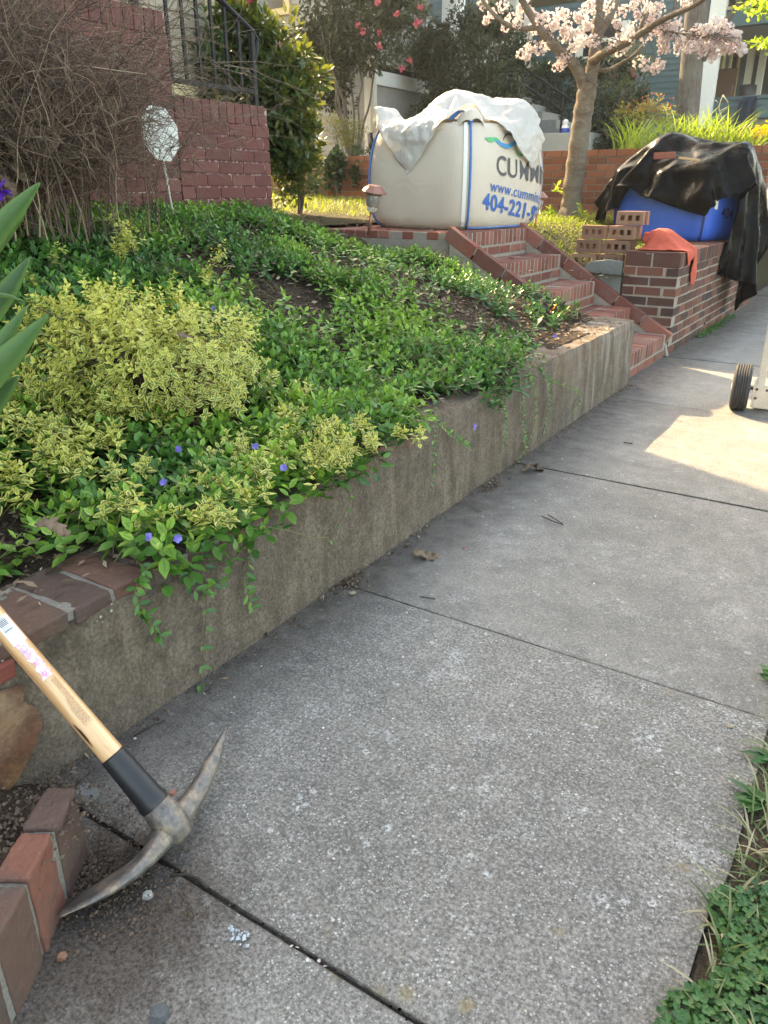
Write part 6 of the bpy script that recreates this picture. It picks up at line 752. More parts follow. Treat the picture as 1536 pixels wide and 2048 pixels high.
        [111,-6,20,9,11,11,8,14,8,15,16,12,13,14,13,7,7,9,5,6,6,14,3,4,4,3,-2,-17,-9,-12,-16,5,-4,-3,-11,-3,-20,5,-16,-10,-4,-11,-8,-8,-9,-7,-10,-4,-6,-6,-7,-7,-6,-7,-12,10,12,7,17,10,7,14,8,10,14,13,11,13,2,10,8,5,15,-8,15,-3,19,0,-1,-5,13,-12,-10,-10,-15,0,3,-7,5,-20,0,-11,-6,-7,-10,-8,-8,-10,-6,-7,-6,-8,-6,-7,-6,-6,-7,-7,-12,13,10,11,4,14,10,12,6,10,12,11,11,12,12,8,8,-7,4,2,13,1,9,-7,8,-3,8,-11,-11,-9,1,-5,0,7,3,-19,-4,-14,-8,2,-8,-10,-8,-8,-6,-6,-7,-8,-6,-7,-6,-7,-5,-9,-14,11,11,13,4,16,8,10,4,11,12,11,12,11,10,9,-6,12,-6,8,-9,1,6,8,-5,10,-7,9,-16,3,-13,0,7,-7,2,3,-12,-4,-3,-14,-5,-7,-9,-6,-6,-8,-7,-7,-6,-7,-5,-7,-6,-7,-18,11,9,12,7,15,8,6,10,10,10,12,11,11,12,-7,8,-3,6,-9,9,2,-10,0,4,1,17,-13,0,-9,1,14,-12,0,5,-1,2,-19,1,-10,-3,-9,-7,-8,-5,-6,-7,-7,-8,-5,-6,-6,-7,-6,-20,10,11,11,9,10,6,9,10,10,10,10,13,10,9,-7,10,-9,1,6,-11,4,10,-14,11,-8,14,-3,-14,1,5,-6,0,10,-2,-9,2,5,-12,3,-3,-12,-9,-7,-5,-6,-7,-7,-6,-6,-6,-7,-6,-6,-22,9,10,12,6,8,11,10,9,10,8,10,13,-2,15,-8,10,-11,2,14,-12,2,5,-12,-1,0,11,-7,8,-9,12,-14,2,10,-7,-1,-2,7,-4,-4,-18,1,3,-11,-7,-8,-2,-6,-6,-8,-5,-6,-6,-5,-25,9,8,10,8,10,9,9,10,10,10,3,13,6,-1,4,-7,9,-5,10,0,-8,-2,-6,8,-6,-4,14,1,-4,-5,8,-1,3,-9,9,-10,9,-18,13,-4,-12,-4,-1,-7,-8,-5,-3,-8,-5,-6,-8,-6,-2,-28,9,9,7,10,9,9,10,8,11,2,6,13,-4,9,-5,6,-2,11,-5,-2,10,-4,-5,-4,4,-6,-2,9,-8,8,3,-7,1,0,8,1,-17,2,-9,12,-4,-10,4,-12,-4,-2,-8,-3,-6,-7,-4,-8,-5,-30,11,9,8,8,7,10,11,9,9,7,5,-5,10,-7,11,-7,3,10,9,-4,-1,3,-11,10,-3,-4,2,-7,5,0,7,-8,0,3,-5,-5,-4,-2,6,2,-8,8,-3,-11,-2,-7,-3,-4,-8,-7,-5,-5,-6,-28,8,9,9,7,9,2,8,7,14,2,10,2,-4,9,-10,5,9,-1,8,12,-1,-20,-2,8,12,-6,-4,1,-7,8,6,-1,-3,-8,1,-7,7,4,-19,-8,8,10,-5,4,-11,-5,-1,-7,-6,-6,-5,-6,-12,-25,10,8,9,8,8,5,6,8,1,12,2,11,0,-1,-10,9,7,-3,13,6,-11,3,9,-3,-4,7,-5,-5,-8,15,-4,3,-5,0,-9,-5,8,-6,-2,8,-7,-2,9,-11,4,-8,-1,-8,-5,-5,-7,-15,-9,-19,10,9,8,7,7,9,5,0,9,-1,14,0,-1,-5,7,-7,13,9,6,-5,-4,13,1,4,-4,-1,5,-10,8,-4,-2,6,-3,-13,1,-10,2,7,2,-3,-4,7,2,-3,-4,-8,1,-8,-5,-8,-12,-8,-9,-20,9,10,10,7,7,6,-4,0,11,-1,12,-5,16,-19,13,11,-10,13,-4,12,-9,12,11,-6,5,-10,1,3,1,3,-1,-8,-4,-4,-2,5,-8,1,7,2,5,-10,3,5,-12,0,-7,-2,-10,-10,-8,-7,-14,-17,10,11,9,-1,4,13,5,-3,-4,12,-4,11,-5,3,3,14,-5,3,11,-4,-1,13,9,5,-1,-9,2,6,1,-10,1,-6,-1,-6,-1,4,1,-5,-2,1,13,-7,5,0,-5,-6,-2,-6,-10,-9,-9,-13,-16,-9,10,6,5,7,7,-4,-2,-2,16,4,-6,15,4,9,-6,-2,15,1,1,8,-5,5,5,18,0,-9,4,3,-9,2,-7,-4,-3,0,8,2,-12,7,-3,10,-1,4,-12,-2,4,-4,-12,0,-11,-14,-9,-12,-10,-8,7,12,0,9,5,-1,-3,-8,-4,13,-3,11,2,15,-1,10,0,6,5,12,1,-3,7,2,17,-12,7,0,-4,-9,0,-2,-2,-6,12,-12,9,-11,14,-11,2,11,-6,1,-11,8,-11,-12,-12,-6,-7,-13,-9,-7,6,5,11,-11,-7,17,-9,10,-7,-6,2,9,5,12,13,3,9,6,8,7,-8,23,-8,11,-5,11,-2,-9,-3,-1,-9,-3,2,4,-8,4,-5,3,-3,16,-8,1,-1,5,-2,-14,0,-13,-7,-8,-9,-12,-9,-5,7,0,1,5,-11,-1,12,-13,10,-7,8,3,0,14,3,14,6,8,8,-3,25,-9,13,1,7,1,-17,2,6,-11,-1,-8,12,-1,-9,-4,3,-2,8,1,5,2,-6,-4,0,-7,-10,-2,-14,-7,-4,-10,-4,-8,3,5,-3,-3,2,-10,8,-7,-9,10,9,-1,-4,12,10,8,13,4,9,7,1,6,11,13,3,-11,-4,8,-4,-10,6,-6,6,-1,-4,-9,-6,9,-4,9,-9,-2,9,0,-2,-3,-12,-8,-12,-2,-16,-5,-13,7,6,5,-1,1,-8,-9,0,-12,2,-10,5,15,-4,10,14,7,11,11,9,1,7,16,5,-7,6,10,-8,4,-7,2,-7,7,2,-14,6,-6,-1,-6,-5,2,10,0,-1,-5,-1,-2,-12,-8,-2,-10,-15,-10,-13,23,1,5,3,-5,-5,-13,-5,-3,-13,4,-4,7,9,-1,14,15,6,18,0,13,11,1,7,7,1,11,-3,-3,-8,7,-2,-10,-4,-1,-6,-11,5,15,-13,-3,11,-7,-2,4,-4,-1,-10,-3,-19,-10,-6,-12,-5,28,2,4,-8,-6,-5,-4,1,-11,-10,-12,13,1,-4,21,8,3,14,12,7,11,5,9,5,5,6,5,-8,6,1,-6,-5,-3,-11,-7,-6,4,6,-5,14,-16,2,0,8,-4,-10,5,-10,-13,-7,-13,-2,-10,-13,39,5,-7,3,-4,2,-8,-16,-11,-12,-5,8,-10,18,-2,11,14,2,14,15,5,8,9,11,7,-4,5,6,-8,-3,6,-6,-11,-6,-2,-9,8,-6,11,5,0,2,-6,-17,12,-5,-11,2,-12,-12,-3,-18,-9,4,23,15,-13,1,-2,4,-10,-9,-11,-13,2,-7,-9,9,15,1,15,14,11,3,12,12,7,4,10,7,-2,0,7,-11,-2,-9,-2,4,-12,-9,-1,3,9,-9,8,-9,-2,3,-1,-6,-1,-5,-16,0,-9,-8,-13,-10,41,-2,8,-2,-6,-12,1,-17,0,-13,-4,-11,2,7,17,-2,20,2,7,14,9,8,7,12,8,0,0,1,1,4,-8,2,-9,-10,5,-12,7,0,-11,-1,12,-14,-1,1,-5,-1,0,-18,11,-22,-11,-2,-12,-14,41,3,11,-7,0,-2,-7,-7,-6,-14,-11,-5,12,-5,17,8,7,7,4,10,9,9,15,8,6,-1,4,-4,6,-6,6,-8,0,-16,-4,8,-15,-1,-6,-3,-6,5,6,-5,-2,-3,5,-8,-3,-22,1,-19,-6,-4,27,10,5,3,1,-12,-8,-7,-5,-2,-1,-12,-5,15,6,-3,7,13,9,22,6,2,10,15,-5,7,-2,5,-4,5,-1,-9,-1,-10,6,-13,-1,-10,1,-7,2,1,-10,-2,8,-8,-4,4,-6,-26,2,-2,-11,-11,28,2,5,5,-1,1,-8,-9,-9,-4,-1,4,-9,14,-8,10,7,15,9,12,14,11,-3,10,5,-7,-2,11,-7,6,2,-14,-8,2,-12,7,-11,0,5,-4,-14,7,-13,0,2,4,-12,1,-4,-17,1,-5,-17,-3,17,3,4,4,0,6,-10,-9,-9,-4,1,6,10,-10,11,-5,15,8,8,19,12,8,1,-1,8,-2,4,-6,8,0,5,-8,-11,-10,-10,2,5,-3,-22,6,-2,-5,5,-4,-4,2,-11,-1,-4,1,-17,-5,-2,-10,15,-1,3,4,5,1,1,-10,-10,14,-1,6,-7,11,3,-11,23,1,13,8,15,-4,1,4,9,1,-6,8,3,-7,11,-11,-8,-2,-12,-8,-13,10,-4,-6,3,-9,1,11,-11,0,-4,-5,-7,1,-16,-2,-11,-6,5,2,6,4,1,2,5,-10,11,-11,2,-4,20,-9,12,-8,16,9,10,20,2,-2,-5,11,4,-5,1,8,-1,8,4,-21,-5,-4,-16,1,-13,0,-5,0,0,-1,1,-12,18,-14,-5,-2,0,-14,-5,-5,-1,-12,-2,5,4,5,5,-2,10,-1,1,0,14,-8,1,-6,14,0,3,10,20,4,-8,4,12,6,-10,5,8,-1,11,6,-14,-4,-8,-17,1,0,-9,0,-9,7,-11,11,-12,-1,-3,0,-6,-2,-6,1,-5,-13,-2,-16,-7,5,4,6,4,4,7,6,-5,11,5,2,-12,8,-7,7,27,5,-6,3,13,-6,13,-5,6,3,-2,9,13,-2,-2,-13,-10,-6,-15,6,-1,-12,1,2,-3,-3,-2,-4,-4,6,-1,-15,-1,-1,-11,-6,-9,-13,-13,6,3,5,5,7,4,8,10,5,-5,7,6,-8,16,-14,16,12,7,9,-14,2,10,4,0,-1,14,4,10,6,-7,-14,-18,-8,-10,-7,-1,7,-6,-7,-1,-1,12,-16,10,-11,-1,-7,7,-10,0,-20,-8,-2,-28,6,7,2,6,4,9,5,9,4,12,6,-6,0,14,2,2,4,15,-8,8,9,-10,-1,2,13,7,8,10,-10,2,-22,4,-21,-4,-2,-9,2,-10,-6,12,-8,5,7,-6,-2,-8,-1,-4,-11,-2,-13,-1,-10,-33,4,6,6,5,4,5,8,11,7,9,7,-3,11,-2,10,-3,12,7,6,-14,11,22,-13,-4,13,3,19,0,-14,5,-19,-12,-2,-9,-9,2,-12,-2,12,3,-4,0,-3,2,-7,3,-15,-1,-8,-9,-6,-9,-9,-37,6,5,6,4,5,7,7,11,8,7,7,9,-2,10,3,9,1,1,6,-8,0,13,0,11,11,7,12,-5,-3,-4,-10,-15,-8,-11,-3,6,-2,-10,2,11,2,-9,5,-3,-6,-6,-7,-9,-11,-9,-6,-9,-9,-39,4,5,7,6,7,7,8,6,9,8,9,7,8,-1,7,10,-3,7,-1,0,15,-2,2,7,11,13,1,9,-23,-6,2,-19,0,-10,3,-3,6,-4,-3,-5,10,1,-10,-6,-4,-1,-12,-6,-10,-14,-6,-8,-8,-47,9,6,7,5,7,6,10,6,8,10,11,6,8,1,8,4,10,0,3,17,-8,-2,14,1,14,10,-2,5,-9,-1,-14,4,-16,-10,-8,16,-2,-2,-9,-4,-1,14,-8,-11,-3,-9,-6,-12,-11,-11,-9,-10,-10,-42,7,6,6,6,7,7,9,10,8,7,9,8,9,4,5,4,11,10,-9,5,4,5,11,7,13,0,12,-2,-8,4,-13,-5,-13,1,-3,-9,-6,15,-6,-2,3,-8,2,-12,-5,-9,-9,-9,-17,-6,-11,-11,2,-57,8,6,7,7,5,7,10,6,10,9,9,8,9,8,-2,10,19,-5,12,-3,1,9,10,13,12,3,8,-9,4,-8,-2,-16,-4,4,-10,-10,-2,4,7,1,-11,1,-6,-12,-8,-10,-11,-6,-12,-11,-11,-3,-12,-52,5,6,8,6,6,9,8,6,10,9,10,7,10,7,7,5,4,4,17,-8,17,9,9,9,-2,8,9,-8,4,-6,-2,-11,3,-12,-2,-9,12,-10,-5,15,-13,-6,-4,-11,-9,-12,-12,-11,-14,-10,-5,-10,-7,-53,6,8,6,7,7,8,8,8,8,11,8,8,9,7,6,4,7,13,8,7,6,1,11,6,21,-1,1,3,-3,-5,-2,7,-20,-3,5,0,-14,14,-4,-2,-12,-5,-12,-11,-10,-16,-8,-15,-7,-8,-12,-10,-9,-52,6,8,6,11,9,0,14,7,7,10,8,7,9,7,8,8,7,9,4,7,11,8,6,13,-1,14,-4,8,4,-1,-2,-12,-1,-6,-8,0,13,-10,-2,-9,1,-11,-14,-10,-11,-14,-9,-14,-12,-10,-11,-9,-10,-54,9,9,9,4,6,9,12,7,8,8,7,9,8,8,8,8,7,8,4,12,-2,14,14,2,1,20,3,0,1,5,-5,4,-5,-2,-5,-14,4,7,-15,0,-8,-7,-14,-14,-12,-12,-14,-7,-16,-10,-9,-10,-8,-52,4,8,10,5,11,12,3,8,9,5,9,8,8,7,10,7,7,5,8,7,14,10,-4,18,6,4,-4,21,1,-3,3,-9,5,-5,0,-3,-12,-2,3,-11,-7,-12,-6,-17,-11,-14,-10,-13,-13,-15,-7,-9,-5,-57,6,9,9,9,8,7,7,11,4,9,8,7,8,7,8,8,8,8,9,10,8,12,6,0,12,-1,22,-4,4,-3,10,-1,-8,1,-7,4,-6,-11,1,-9,-10,-10,-10,-13,-13,-9,-20,-12,-4,-15,-13,-10,-10,-57,9,9,10,7,9,9,8,6,9,8,8,7,8,7,10,5,9,10,8,8,8,10,8,3,14,9,2,3,17,-10,9,3,-4,-13,3,-8,-1,-6,-10,-7,-10,-11,-11,-6,-20,-6,-15,-7,-14,-11,-15,-10,-9,-59,9,7,9,8,10,7,7,10,9,8,6,8,7,9,8,7,10,8,9,7,10,8,6,9,8,10,10,9,-4,12,-8,7,3,-8,-6,-3,-10,-5,-10,-7,-12,-8,-8,-14,-11,-11,-11,-15,-9,-13,-11,-8,-10,-68,11,9,6,10,10,5,11,9,8,7,8,9,6,9,7,9,9,11,7,8,8,10,6,9,9,12,0,8,9,12,-5,8,-6,-3,-4,-9,-11,-7,-7,-10,-10,-9,-8,-12,-13,-11,-11,-9,-13,-13,-12,-8,-10,-69,12,4,10,9,11,6,9,9,9,7,7,8,9,6,8,6,14,7,10,9,9,5,8,11,4,9,8,18,3,6,12,-9,-2,-6,-3,-10,-8,-10,-8,-9,-9,-9,-10,-11,-9,-11,-11,-15,-9,-11,-14,-9,-12,-68,7,11,4,11,7,9,10,9,8,8,9,7,8,7,8,8,11,6,12,10,8,5,10,11,3,8,15,7,5,6,15,-9,-4,-2,-6,-4,-13,-9,-9,-9,-9,-10,-9,-10,-10,-8,-14,-12,-10,-11,-12,-11,-10,-74,10,7,7,8,7,12,8,8,10,8,11,5,7,10,7,5,12,9,7,11,11,10,7,7,16,-4,15,2,9,19,4,-8,-8,-3,-5,-4,-4,-11,-11,-10,-9,-10,-10,-7,-12,-9,-9,-13,-11,-12,-11,-11,-11],
    ]),
    'cloth': ([-1.7241, 6.111, 0.4737], [
        [7,8,2,-11,11,-11,10,-9,10,-10,11,-4,10,-5,2,-7,0,-8,2,-7,9,-10,11,-10,8,-9,9,-9,10,-10,10,-10,10,-10,10,-10,10,-10,3,0,5,-5,12,-9,12,-9,12,-10,16,1,-1,0,-1,-2,5,0,-7,-2,-7,6,-1,1,-1,-9,7,-6,-6,5,7,6,5,3,8,-1,0,-1,-2,-1,-1,5,-8,-3,-4,-2,2,6,-9,0,-10,-3,5,6,1,10,3,4,13,-1,0,-1,-2,-1,-2,-2,2,-5,-4,-1,-1,-2,1,-9,-1,-6,5,0,7,-6,1,5,32,0,-1,-1,-1,-2,-1,-2,-3,-2,-3,0,-2,-2,-7,-1,-2,-5,-5,6,0,-4,-7,2,53,0,-1,-1,-2,-1,-1,-2,-2,-1,-4,-3,-3,-4,-2,-3,-5,-2,-4,-3,-3,-1,3,-4,59,-1,-2,0,-1,-1,-1,-2,-1,-3,-3,-4,-3,-2,-5,-5,-3,-3,-2,-3,-2,-1,-1,-1,60,-2,-1,0,-2,-1,0,-2,-2,-2,-3,-4,-3,-4,-5,-3,-4,-2,-3,-4,-1,-1,0,-1,60,-2,-1,-1,-1,-1,-1,-1,-2,-2,-4,-3,-4,-3,-5,-6,-4,-4,-2,-2,-4,1,2,-1,61,-2,-2,-1,-1,-1,-1,-1,-2,-3,-2,-4,-2,-6,-4,-4,-6,-5,-2,-5,0,2,-2,-5,68,-1,-2,-1,-1,-1,-3,-4,1,-2,-3,-3,-3,-4,-5,-5,-5,-4,-9,-1,-1,2,-9,-1,74,-1,-1,-2,0,-5,0,-5,0,-1,-1,-5,-3,-5,-4,-6,-4,-7,-6,-1,-4,3,-8,-6,83,-2,-2,-1,-3,-2,-5,-1,-1,-2,-1,-4,-3,-5,-6,-4,-7,-2,-8,-7,1,-5,-9,1,87,-1,-2,-4,0,-7,-3,2,-6,0,0,-4,-4,-8,-2,-7,-5,-7,-4,-10,-5,-2,-9,-5,103,-2,-4,-2,-7,-1,1,-7,-1,-2,1,-4,-6,-6,-5,-4,-7,-5,-8,-7,-8,-7,-7,-7,115,-4,-2,-6,-2,-5,-2,-3,-3,1,-3,-2,-6,-6,-4,-6,-6,-7,-6,-7,-8,-7,-7,-7,117,-3,-5,-5,-3,0,-6,0,-8,3,-2,-3,-7,-6,-6,-4,-6,-7,-6,-7,-8,-6,-7,-7,116,-3,-3,-5,-4,-1,-5,0,-8,2,-4,0,-7,-6,-6,-6,-7,-4,-7,-7,-8,-6,-7,-7,110,1,-2,-2,-3,-5,0,-4,-7,2,-3,-3,-5,-6,-6,-6,-7,-5,-8,-6,-8,-6,-7,-6,102,2,-3,3,-1,-3,-6,-1,-6,2,-2,-4,-4,-7,-6,-6,-7,-5,-8,-6,-7,-6,-8,-6,95,3,-1,1,1,-5,0,-2,-5,3,-4,-2,-4,-6,-5,-7,-7,-7,-7,-7,-7,-7,-6,-6,89,0,-1,3,2,-1,-2,-4,-1,4,-4,-6,1,-6,-5,-8,-7,-7,-7,-7,-6,-7,-8,-4,82,-3,4,0,1,1,-5,2,3,-2,-6,-3,5,-5,-6,-7,-8,-7,-6,-7,-6,-7,-7,-5,75,0,1,-5,1,3,3,4,-3,-6,-2,4,-1,-2,-4,-7,-9,-7,-6,-7,-6,-6,-6,-6,72,-3,-4,3,-1,-4,2,-1,-3,8,1,-1,-5,5,-1,-5,-1,0,9,-3,0,1,-1,-6,4,-4,0,5,2,-1,-1,1,0,-4,0,-2,1,6,-2,3,-4,1,-5,0,2,1,1,1,2,-3,-1,0,-1,0,-2,3,3,4,-1,-1,-3,-2,-2,-1,1,6,3,1,-3,-4,0,-3,0,3,5,5,-3,1,-6,-3,2,-2,1,5,-1,2,-1,-3,-3,-3,2,4,3,1,-3,3,-5,-4,0,-1,5,2,1,1,-3,-5,0,-1],
        [3,-2,11,0,10,0,10,0,8,3,4,4,3,5,1,4,-6,4,-1,4,5,0,9,2,2,0,8,1,-2,4,-3,3,5,-2,9,-3,12,-6,13,-6,13,-4,7,3,6,3,7,3,-153,10,10,10,6,4,8,7,1,8,1,9,12,8,-1,4,8,6,7,6,0,7,7,9,-148,11,9,11,2,6,6,7,2,6,6,9,10,10,3,5,2,10,6,3,8,2,8,8,-149,8,11,11,5,3,5,4,9,5,4,10,8,10,5,6,5,7,6,8,1,7,8,7,-153,10,10,10,3,8,1,7,2,8,7,10,10,10,6,3,8,8,9,4,6,6,6,2,-153,10,10,9,8,3,4,3,6,8,6,10,9,9,6,8,8,7,8,11,6,6,-2,9,-161,8,9,10,11,3,1,6,5,8,8,9,10,9,8,8,8,8,6,10,1,10,5,4,-162,9,9,11,3,3,6,6,6,7,9,9,9,10,9,9,8,8,7,0,5,6,9,3,-158,9,8,7,10,0,8,4,5,7,11,9,10,10,9,5,6,5,8,8,10,4,0,6,-156,9,4,10,7,5,1,7,8,9,9,10,12,8,9,8,6,3,10,7,4,2,8,7,-162,9,6,7,7,3,8,8,6,9,9,10,11,11,7,8,3,9,1,10,10,2,8,7,-165,7,10,5,2,10,6,9,6,8,8,11,12,8,9,4,9,0,6,9,9,10,6,7,-171,10,7,5,8,7,8,8,6,9,8,10,11,9,6,8,3,9,-1,7,10,9,4,11,-170,10,5,9,8,8,8,7,8,9,9,9,10,4,10,3,8,2,8,0,9,10,3,9,-164,9,8,10,7,9,8,8,7,8,9,9,8,10,1,9,1,8,1,6,7,7,7,7,-161,9,11,8,9,8,9,8,7,7,8,9,8,10,1,3,4,6,7,6,9,7,7,7,-165,10,10,10,9,9,8,5,10,6,9,8,9,8,7,1,3,6,5,10,8,8,7,7,-170,11,9,11,10,9,8,6,8,6,10,8,7,7,6,8,4,2,8,8,9,8,7,6,-170,10,9,10,11,9,5,8,9,5,10,8,9,5,7,4,8,5,8,7,10,7,6,7,-171,9,8,9,11,9,7,8,8,5,9,10,8,7,5,7,7,5,9,6,9,7,7,8,-173,9,9,9,9,8,8,9,8,3,12,9,8,8,5,7,7,7,7,7,8,7,7,8,-174,9,8,9,9,8,9,9,9,2,12,9,9,7,6,8,6,7,8,7,7,7,8,7,-176,9,9,9,8,9,8,9,1,10,13,11,6,9,7,7,7,7,7,7,8,7,7,8,-178,9,9,8,9,9,7,1,9,10,11,8,11,9,9,8,7,7,7,7,7,8,7,8,-129,9,10,10,9,10,9,9,9,-71,9,9,11,8,10,8,10,11,-73,9,10,9,10,8,10,8,11,-72,10,9,9,10,9,8,11,9,-72,10,9,9,9,10,8,10,11,-73,9,10,9,9,10,9,9,10,-73,10,10,10,9,9,9,9,9,-72,10,10,10,9,9,9,10,9,-73,10,10,10,9,10,8,9,9,-72,10,10,9,10,10,8,10,9,-74,11,10,10,9,10,8,10,9,-75,11,10,10,10,9,10,9,10],
        [140,-6,1,-1,0,0,0,2,3,-1,9,-9,9,-6,14,-6,13,-6,14,-6,10,-1,5,-2,13,-3,9,-1,-12,2,-13,2,-8,-2,-4,-3,-2,-6,0,-8,2,-8,1,-1,0,0,0,0,0,2,-2,1,8,8,3,6,8,6,9,0,2,7,-12,-1,-6,-5,-6,-7,-7,-5,-5,-4,2,-2,3,0,10,8,8,3,8,7,7,5,1,-4,-1,-10,1,-3,-7,-8,-7,-4,-5,-4,-8,4,0,1,9,10,8,8,4,7,8,1,6,1,-11,-1,-11,5,-7,-8,-6,-10,-6,-5,-7,0,2,5,9,9,10,7,10,5,6,-2,1,0,3,-10,-6,-3,3,-7,-10,-9,-8,-9,-6,1,3,5,7,11,9,10,7,5,7,1,3,2,-8,-4,-2,-8,-3,0,-10,-10,-9,-8,-9,5,5,4,4,11,9,8,9,6,4,6,-1,3,-5,-3,-5,-5,-7,-4,-10,-8,-9,-10,-7,2,5,4,10,10,9,7,8,7,5,3,2,-2,-3,0,-4,-7,-6,-9,-10,-9,-7,-9,-6,1,6,8,8,10,7,9,8,8,2,3,1,-1,-1,-6,-7,-7,-6,-6,-3,-10,-10,-8,-6,1,9,6,8,10,10,7,6,4,5,3,2,-3,-4,-3,-6,-8,1,-4,-9,-10,-6,-6,-8,-3,8,7,8,10,5,5,8,5,5,3,0,-1,-5,-3,-7,-4,-7,-1,0,-10,-2,-6,-20,7,1,8,9,5,8,3,7,6,6,1,1,-4,-2,-7,-3,-8,-6,0,-3,2,0,-3,-28,2,7,9,3,7,3,6,8,4,6,0,2,-3,-6,-3,-7,-3,-9,-4,-1,-1,0,-1,-19,0,12,1,7,1,5,7,5,5,6,1,1,-6,-2,-7,-4,-7,-4,-8,-2,-1,-1,2,-11,6,0,5,0,5,6,4,7,4,6,3,-3,-1,-8,-3,-7,-4,-9,-6,-4,-1,0,0,0,2,4,-2,4,2,5,5,6,7,4,3,-2,1,-9,-7,-7,-6,-2,-7,-1,0,0,0,0,2,-2,1,2,7,1,8,1,8,4,3,-2,-1,-4,-8,-8,-4,-7,-1,0,0,1,-1,-6,3,2,1,0,5,3,8,0,7,2,6,-3,-4,-4,-3,-5,-9,-3,2,-2,0,0,4,-20,5,4,4,3,0,8,4,-2,8,3,4,0,-7,-3,-7,0,-7,-1,2,-2,0,4,-3,-26,5,4,5,6,3,2,5,0,9,3,0,2,-4,-5,-2,-2,-6,0,3,1,0,-3,1,-35,4,5,5,5,3,6,4,1,9,2,4,-3,0,-7,-2,-2,-1,1,0,-1,0,3,-1,-44,5,4,5,5,6,4,3,5,8,2,2,4,-3,-6,2,-4,1,-1,0,0,0,0,4,-54,4,5,5,4,6,3,5,9,3,2,2,5,2,-3,-2,0,0,1,1,-2,0,0,3,-62,5,4,4,4,6,6,9,3,2,2,5,3,4,2,0,0,2,-2,0,3,-3,0,0,-31,3,3,3,4,3,4,3,4,-37,4,3,3,4,3,4,3,3,-36,4,3,3,4,4,2,4,2,-35,3,4,3,3,3,4,2,3,-34,3,3,3,4,2,4,3,2,-33,3,3,2,4,3,3,3,3,-33,3,2,2,3,3,4,3,3,-32,2,2,2,2,4,4,3,3,-32,2,2,2,3,2,5,3,4,-33,3,1,3,2,3,4,4,4,-33,2,2,2,3,3,4,4,3,-33,2,3,2,2,4,4,4,3],
    ]),
}
def drape(n):
    lo, steps = DRAPE[n]
    return np.cumsum(np.array(steps, float), 1).T*0.002+np.array(lo)
def sheet_obj(name, V, F, mat, parent=None, th=0.0015, sub=1):
    o = mesh_np(name, V, F, mat, parent, True); q = o.modifiers.new('even', 'SMOOTH'); q.factor = 0.35; q.iterations = 1
    q = o.modifiers.new('sub', 'SUBSURF'); q.levels = sub; q.render_levels = sub
    q = o.modifiers.new('s', 'SOLIDIFY'); q.thickness = th; return o
# ---------------------------------------------------------------- loose cored bricks
def cored(name, loc, rz, label, tone):
    """brick on edge, its three core holes facing -Y"""
    root = empty(name, loc, label, 'brick', 'loose cored bricks stacked by the steps', rz)
    L, H, T = 0.198, 0.096, 0.060; mb = MB(); hw = 0.030; hh = 0.036; xs = [-0.056, 0.0, 0.056]
    X = [-L/2]; 
    for x in xs: X += [x-hw/2, x+hw/2]
    X.append(L/2); Zv = [0.0, H/2-hh/2, H/2+hh/2, H]
    for i in range(7):
        for j in range(3):
            if j == 1 and i in (1, 3, 5): continue
            mb.box((X[i], -T/2, Zv[j]), (X[i+1], T/2, Zv[j+1]), 0, tone)
    me = mb
    o = bpy.data.meshes.new('b'); 
    b = me.build('clay_body', M['brick_loose']); 
    import bmesh
    bm = bmesh.new(); bm.from_mesh(b.data); bmesh.ops.remove_doubles(bm, verts=bm.verts, dist=1e-5)
    # drop the interior double faces between merged cells
    seen = {}
    for f in bm.faces:
        k = tuple(sorted(v.index for v in f.verts)); seen.setdefault(k, []).append(f)
    dele = [f for v in seen.values() if len(v) > 1 for f in v]; bmesh.ops.delete(bm, geom=dele, context='FACES')
    bm.to_mesh(b.data); bm.free()
    q = b.modifiers.new('bev', 'BEVEL'); q.width = 0.0025; q.segments = 1
    b.parent = root
    bpy.data.meshes.remove(o)
    return root
zb = 0.540; bh = 0.0975
rows = [
    (-2.135, 6.215, 0, 0.02, 'tan cored brick at the left end of the lowest course of the small stack', 0.9),
    (-1.930, 6.235, 0, -0.01, 'lowest tan cored brick of the small stack next to the brick wall end', 0.3),
    (-2.105, 6.21, 1, -0.16, 'tan cored brick second from the bottom on the left column of the small stack', 0.15),
    (-1.895, 6.235, 1, 0.03, 'tan cored brick second from the bottom on the right column of the small stack', 0.2),
    (-2.075, 6.22, 2, -0.18, 'tan cored brick topping the left column of the small stack', 0.45),
    (-1.865, 6.235, 2, 0.02, 'tan cored brick in front, right under the topmost brick of the stack', 0.6),
    (-1.815, 6.235, 3, 0.04, 'topmost tan cored brick of the small stack beside the coral cloth', 0.7)]
# ground pad under the stack
for x, y, k, rz, lab, tone in rows:
    cored('cored_brick', (x, y-0.03, zb+0.055+k*0.104), rz, lab, tone)
for x, y, k, rz, lab, tone in [(-1.80, 6.30, 3, 0.05, 'tan cored brick in the back row directly behind the topmost brick of the stack', 0.5),
                               (-1.845, 6.305, 2, 0.02, 'tan cored brick poking out behind the one under the topmost brick', 0.8),
                               (-1.88, 6.305, 1, 0.03, 'tan cored brick in the back row beside the left edge of the coral cloth', 0.2)]:
    cored('cored_brick', (x, y-0.03, zb+0.055+k*0.104), rz, lab, tone)

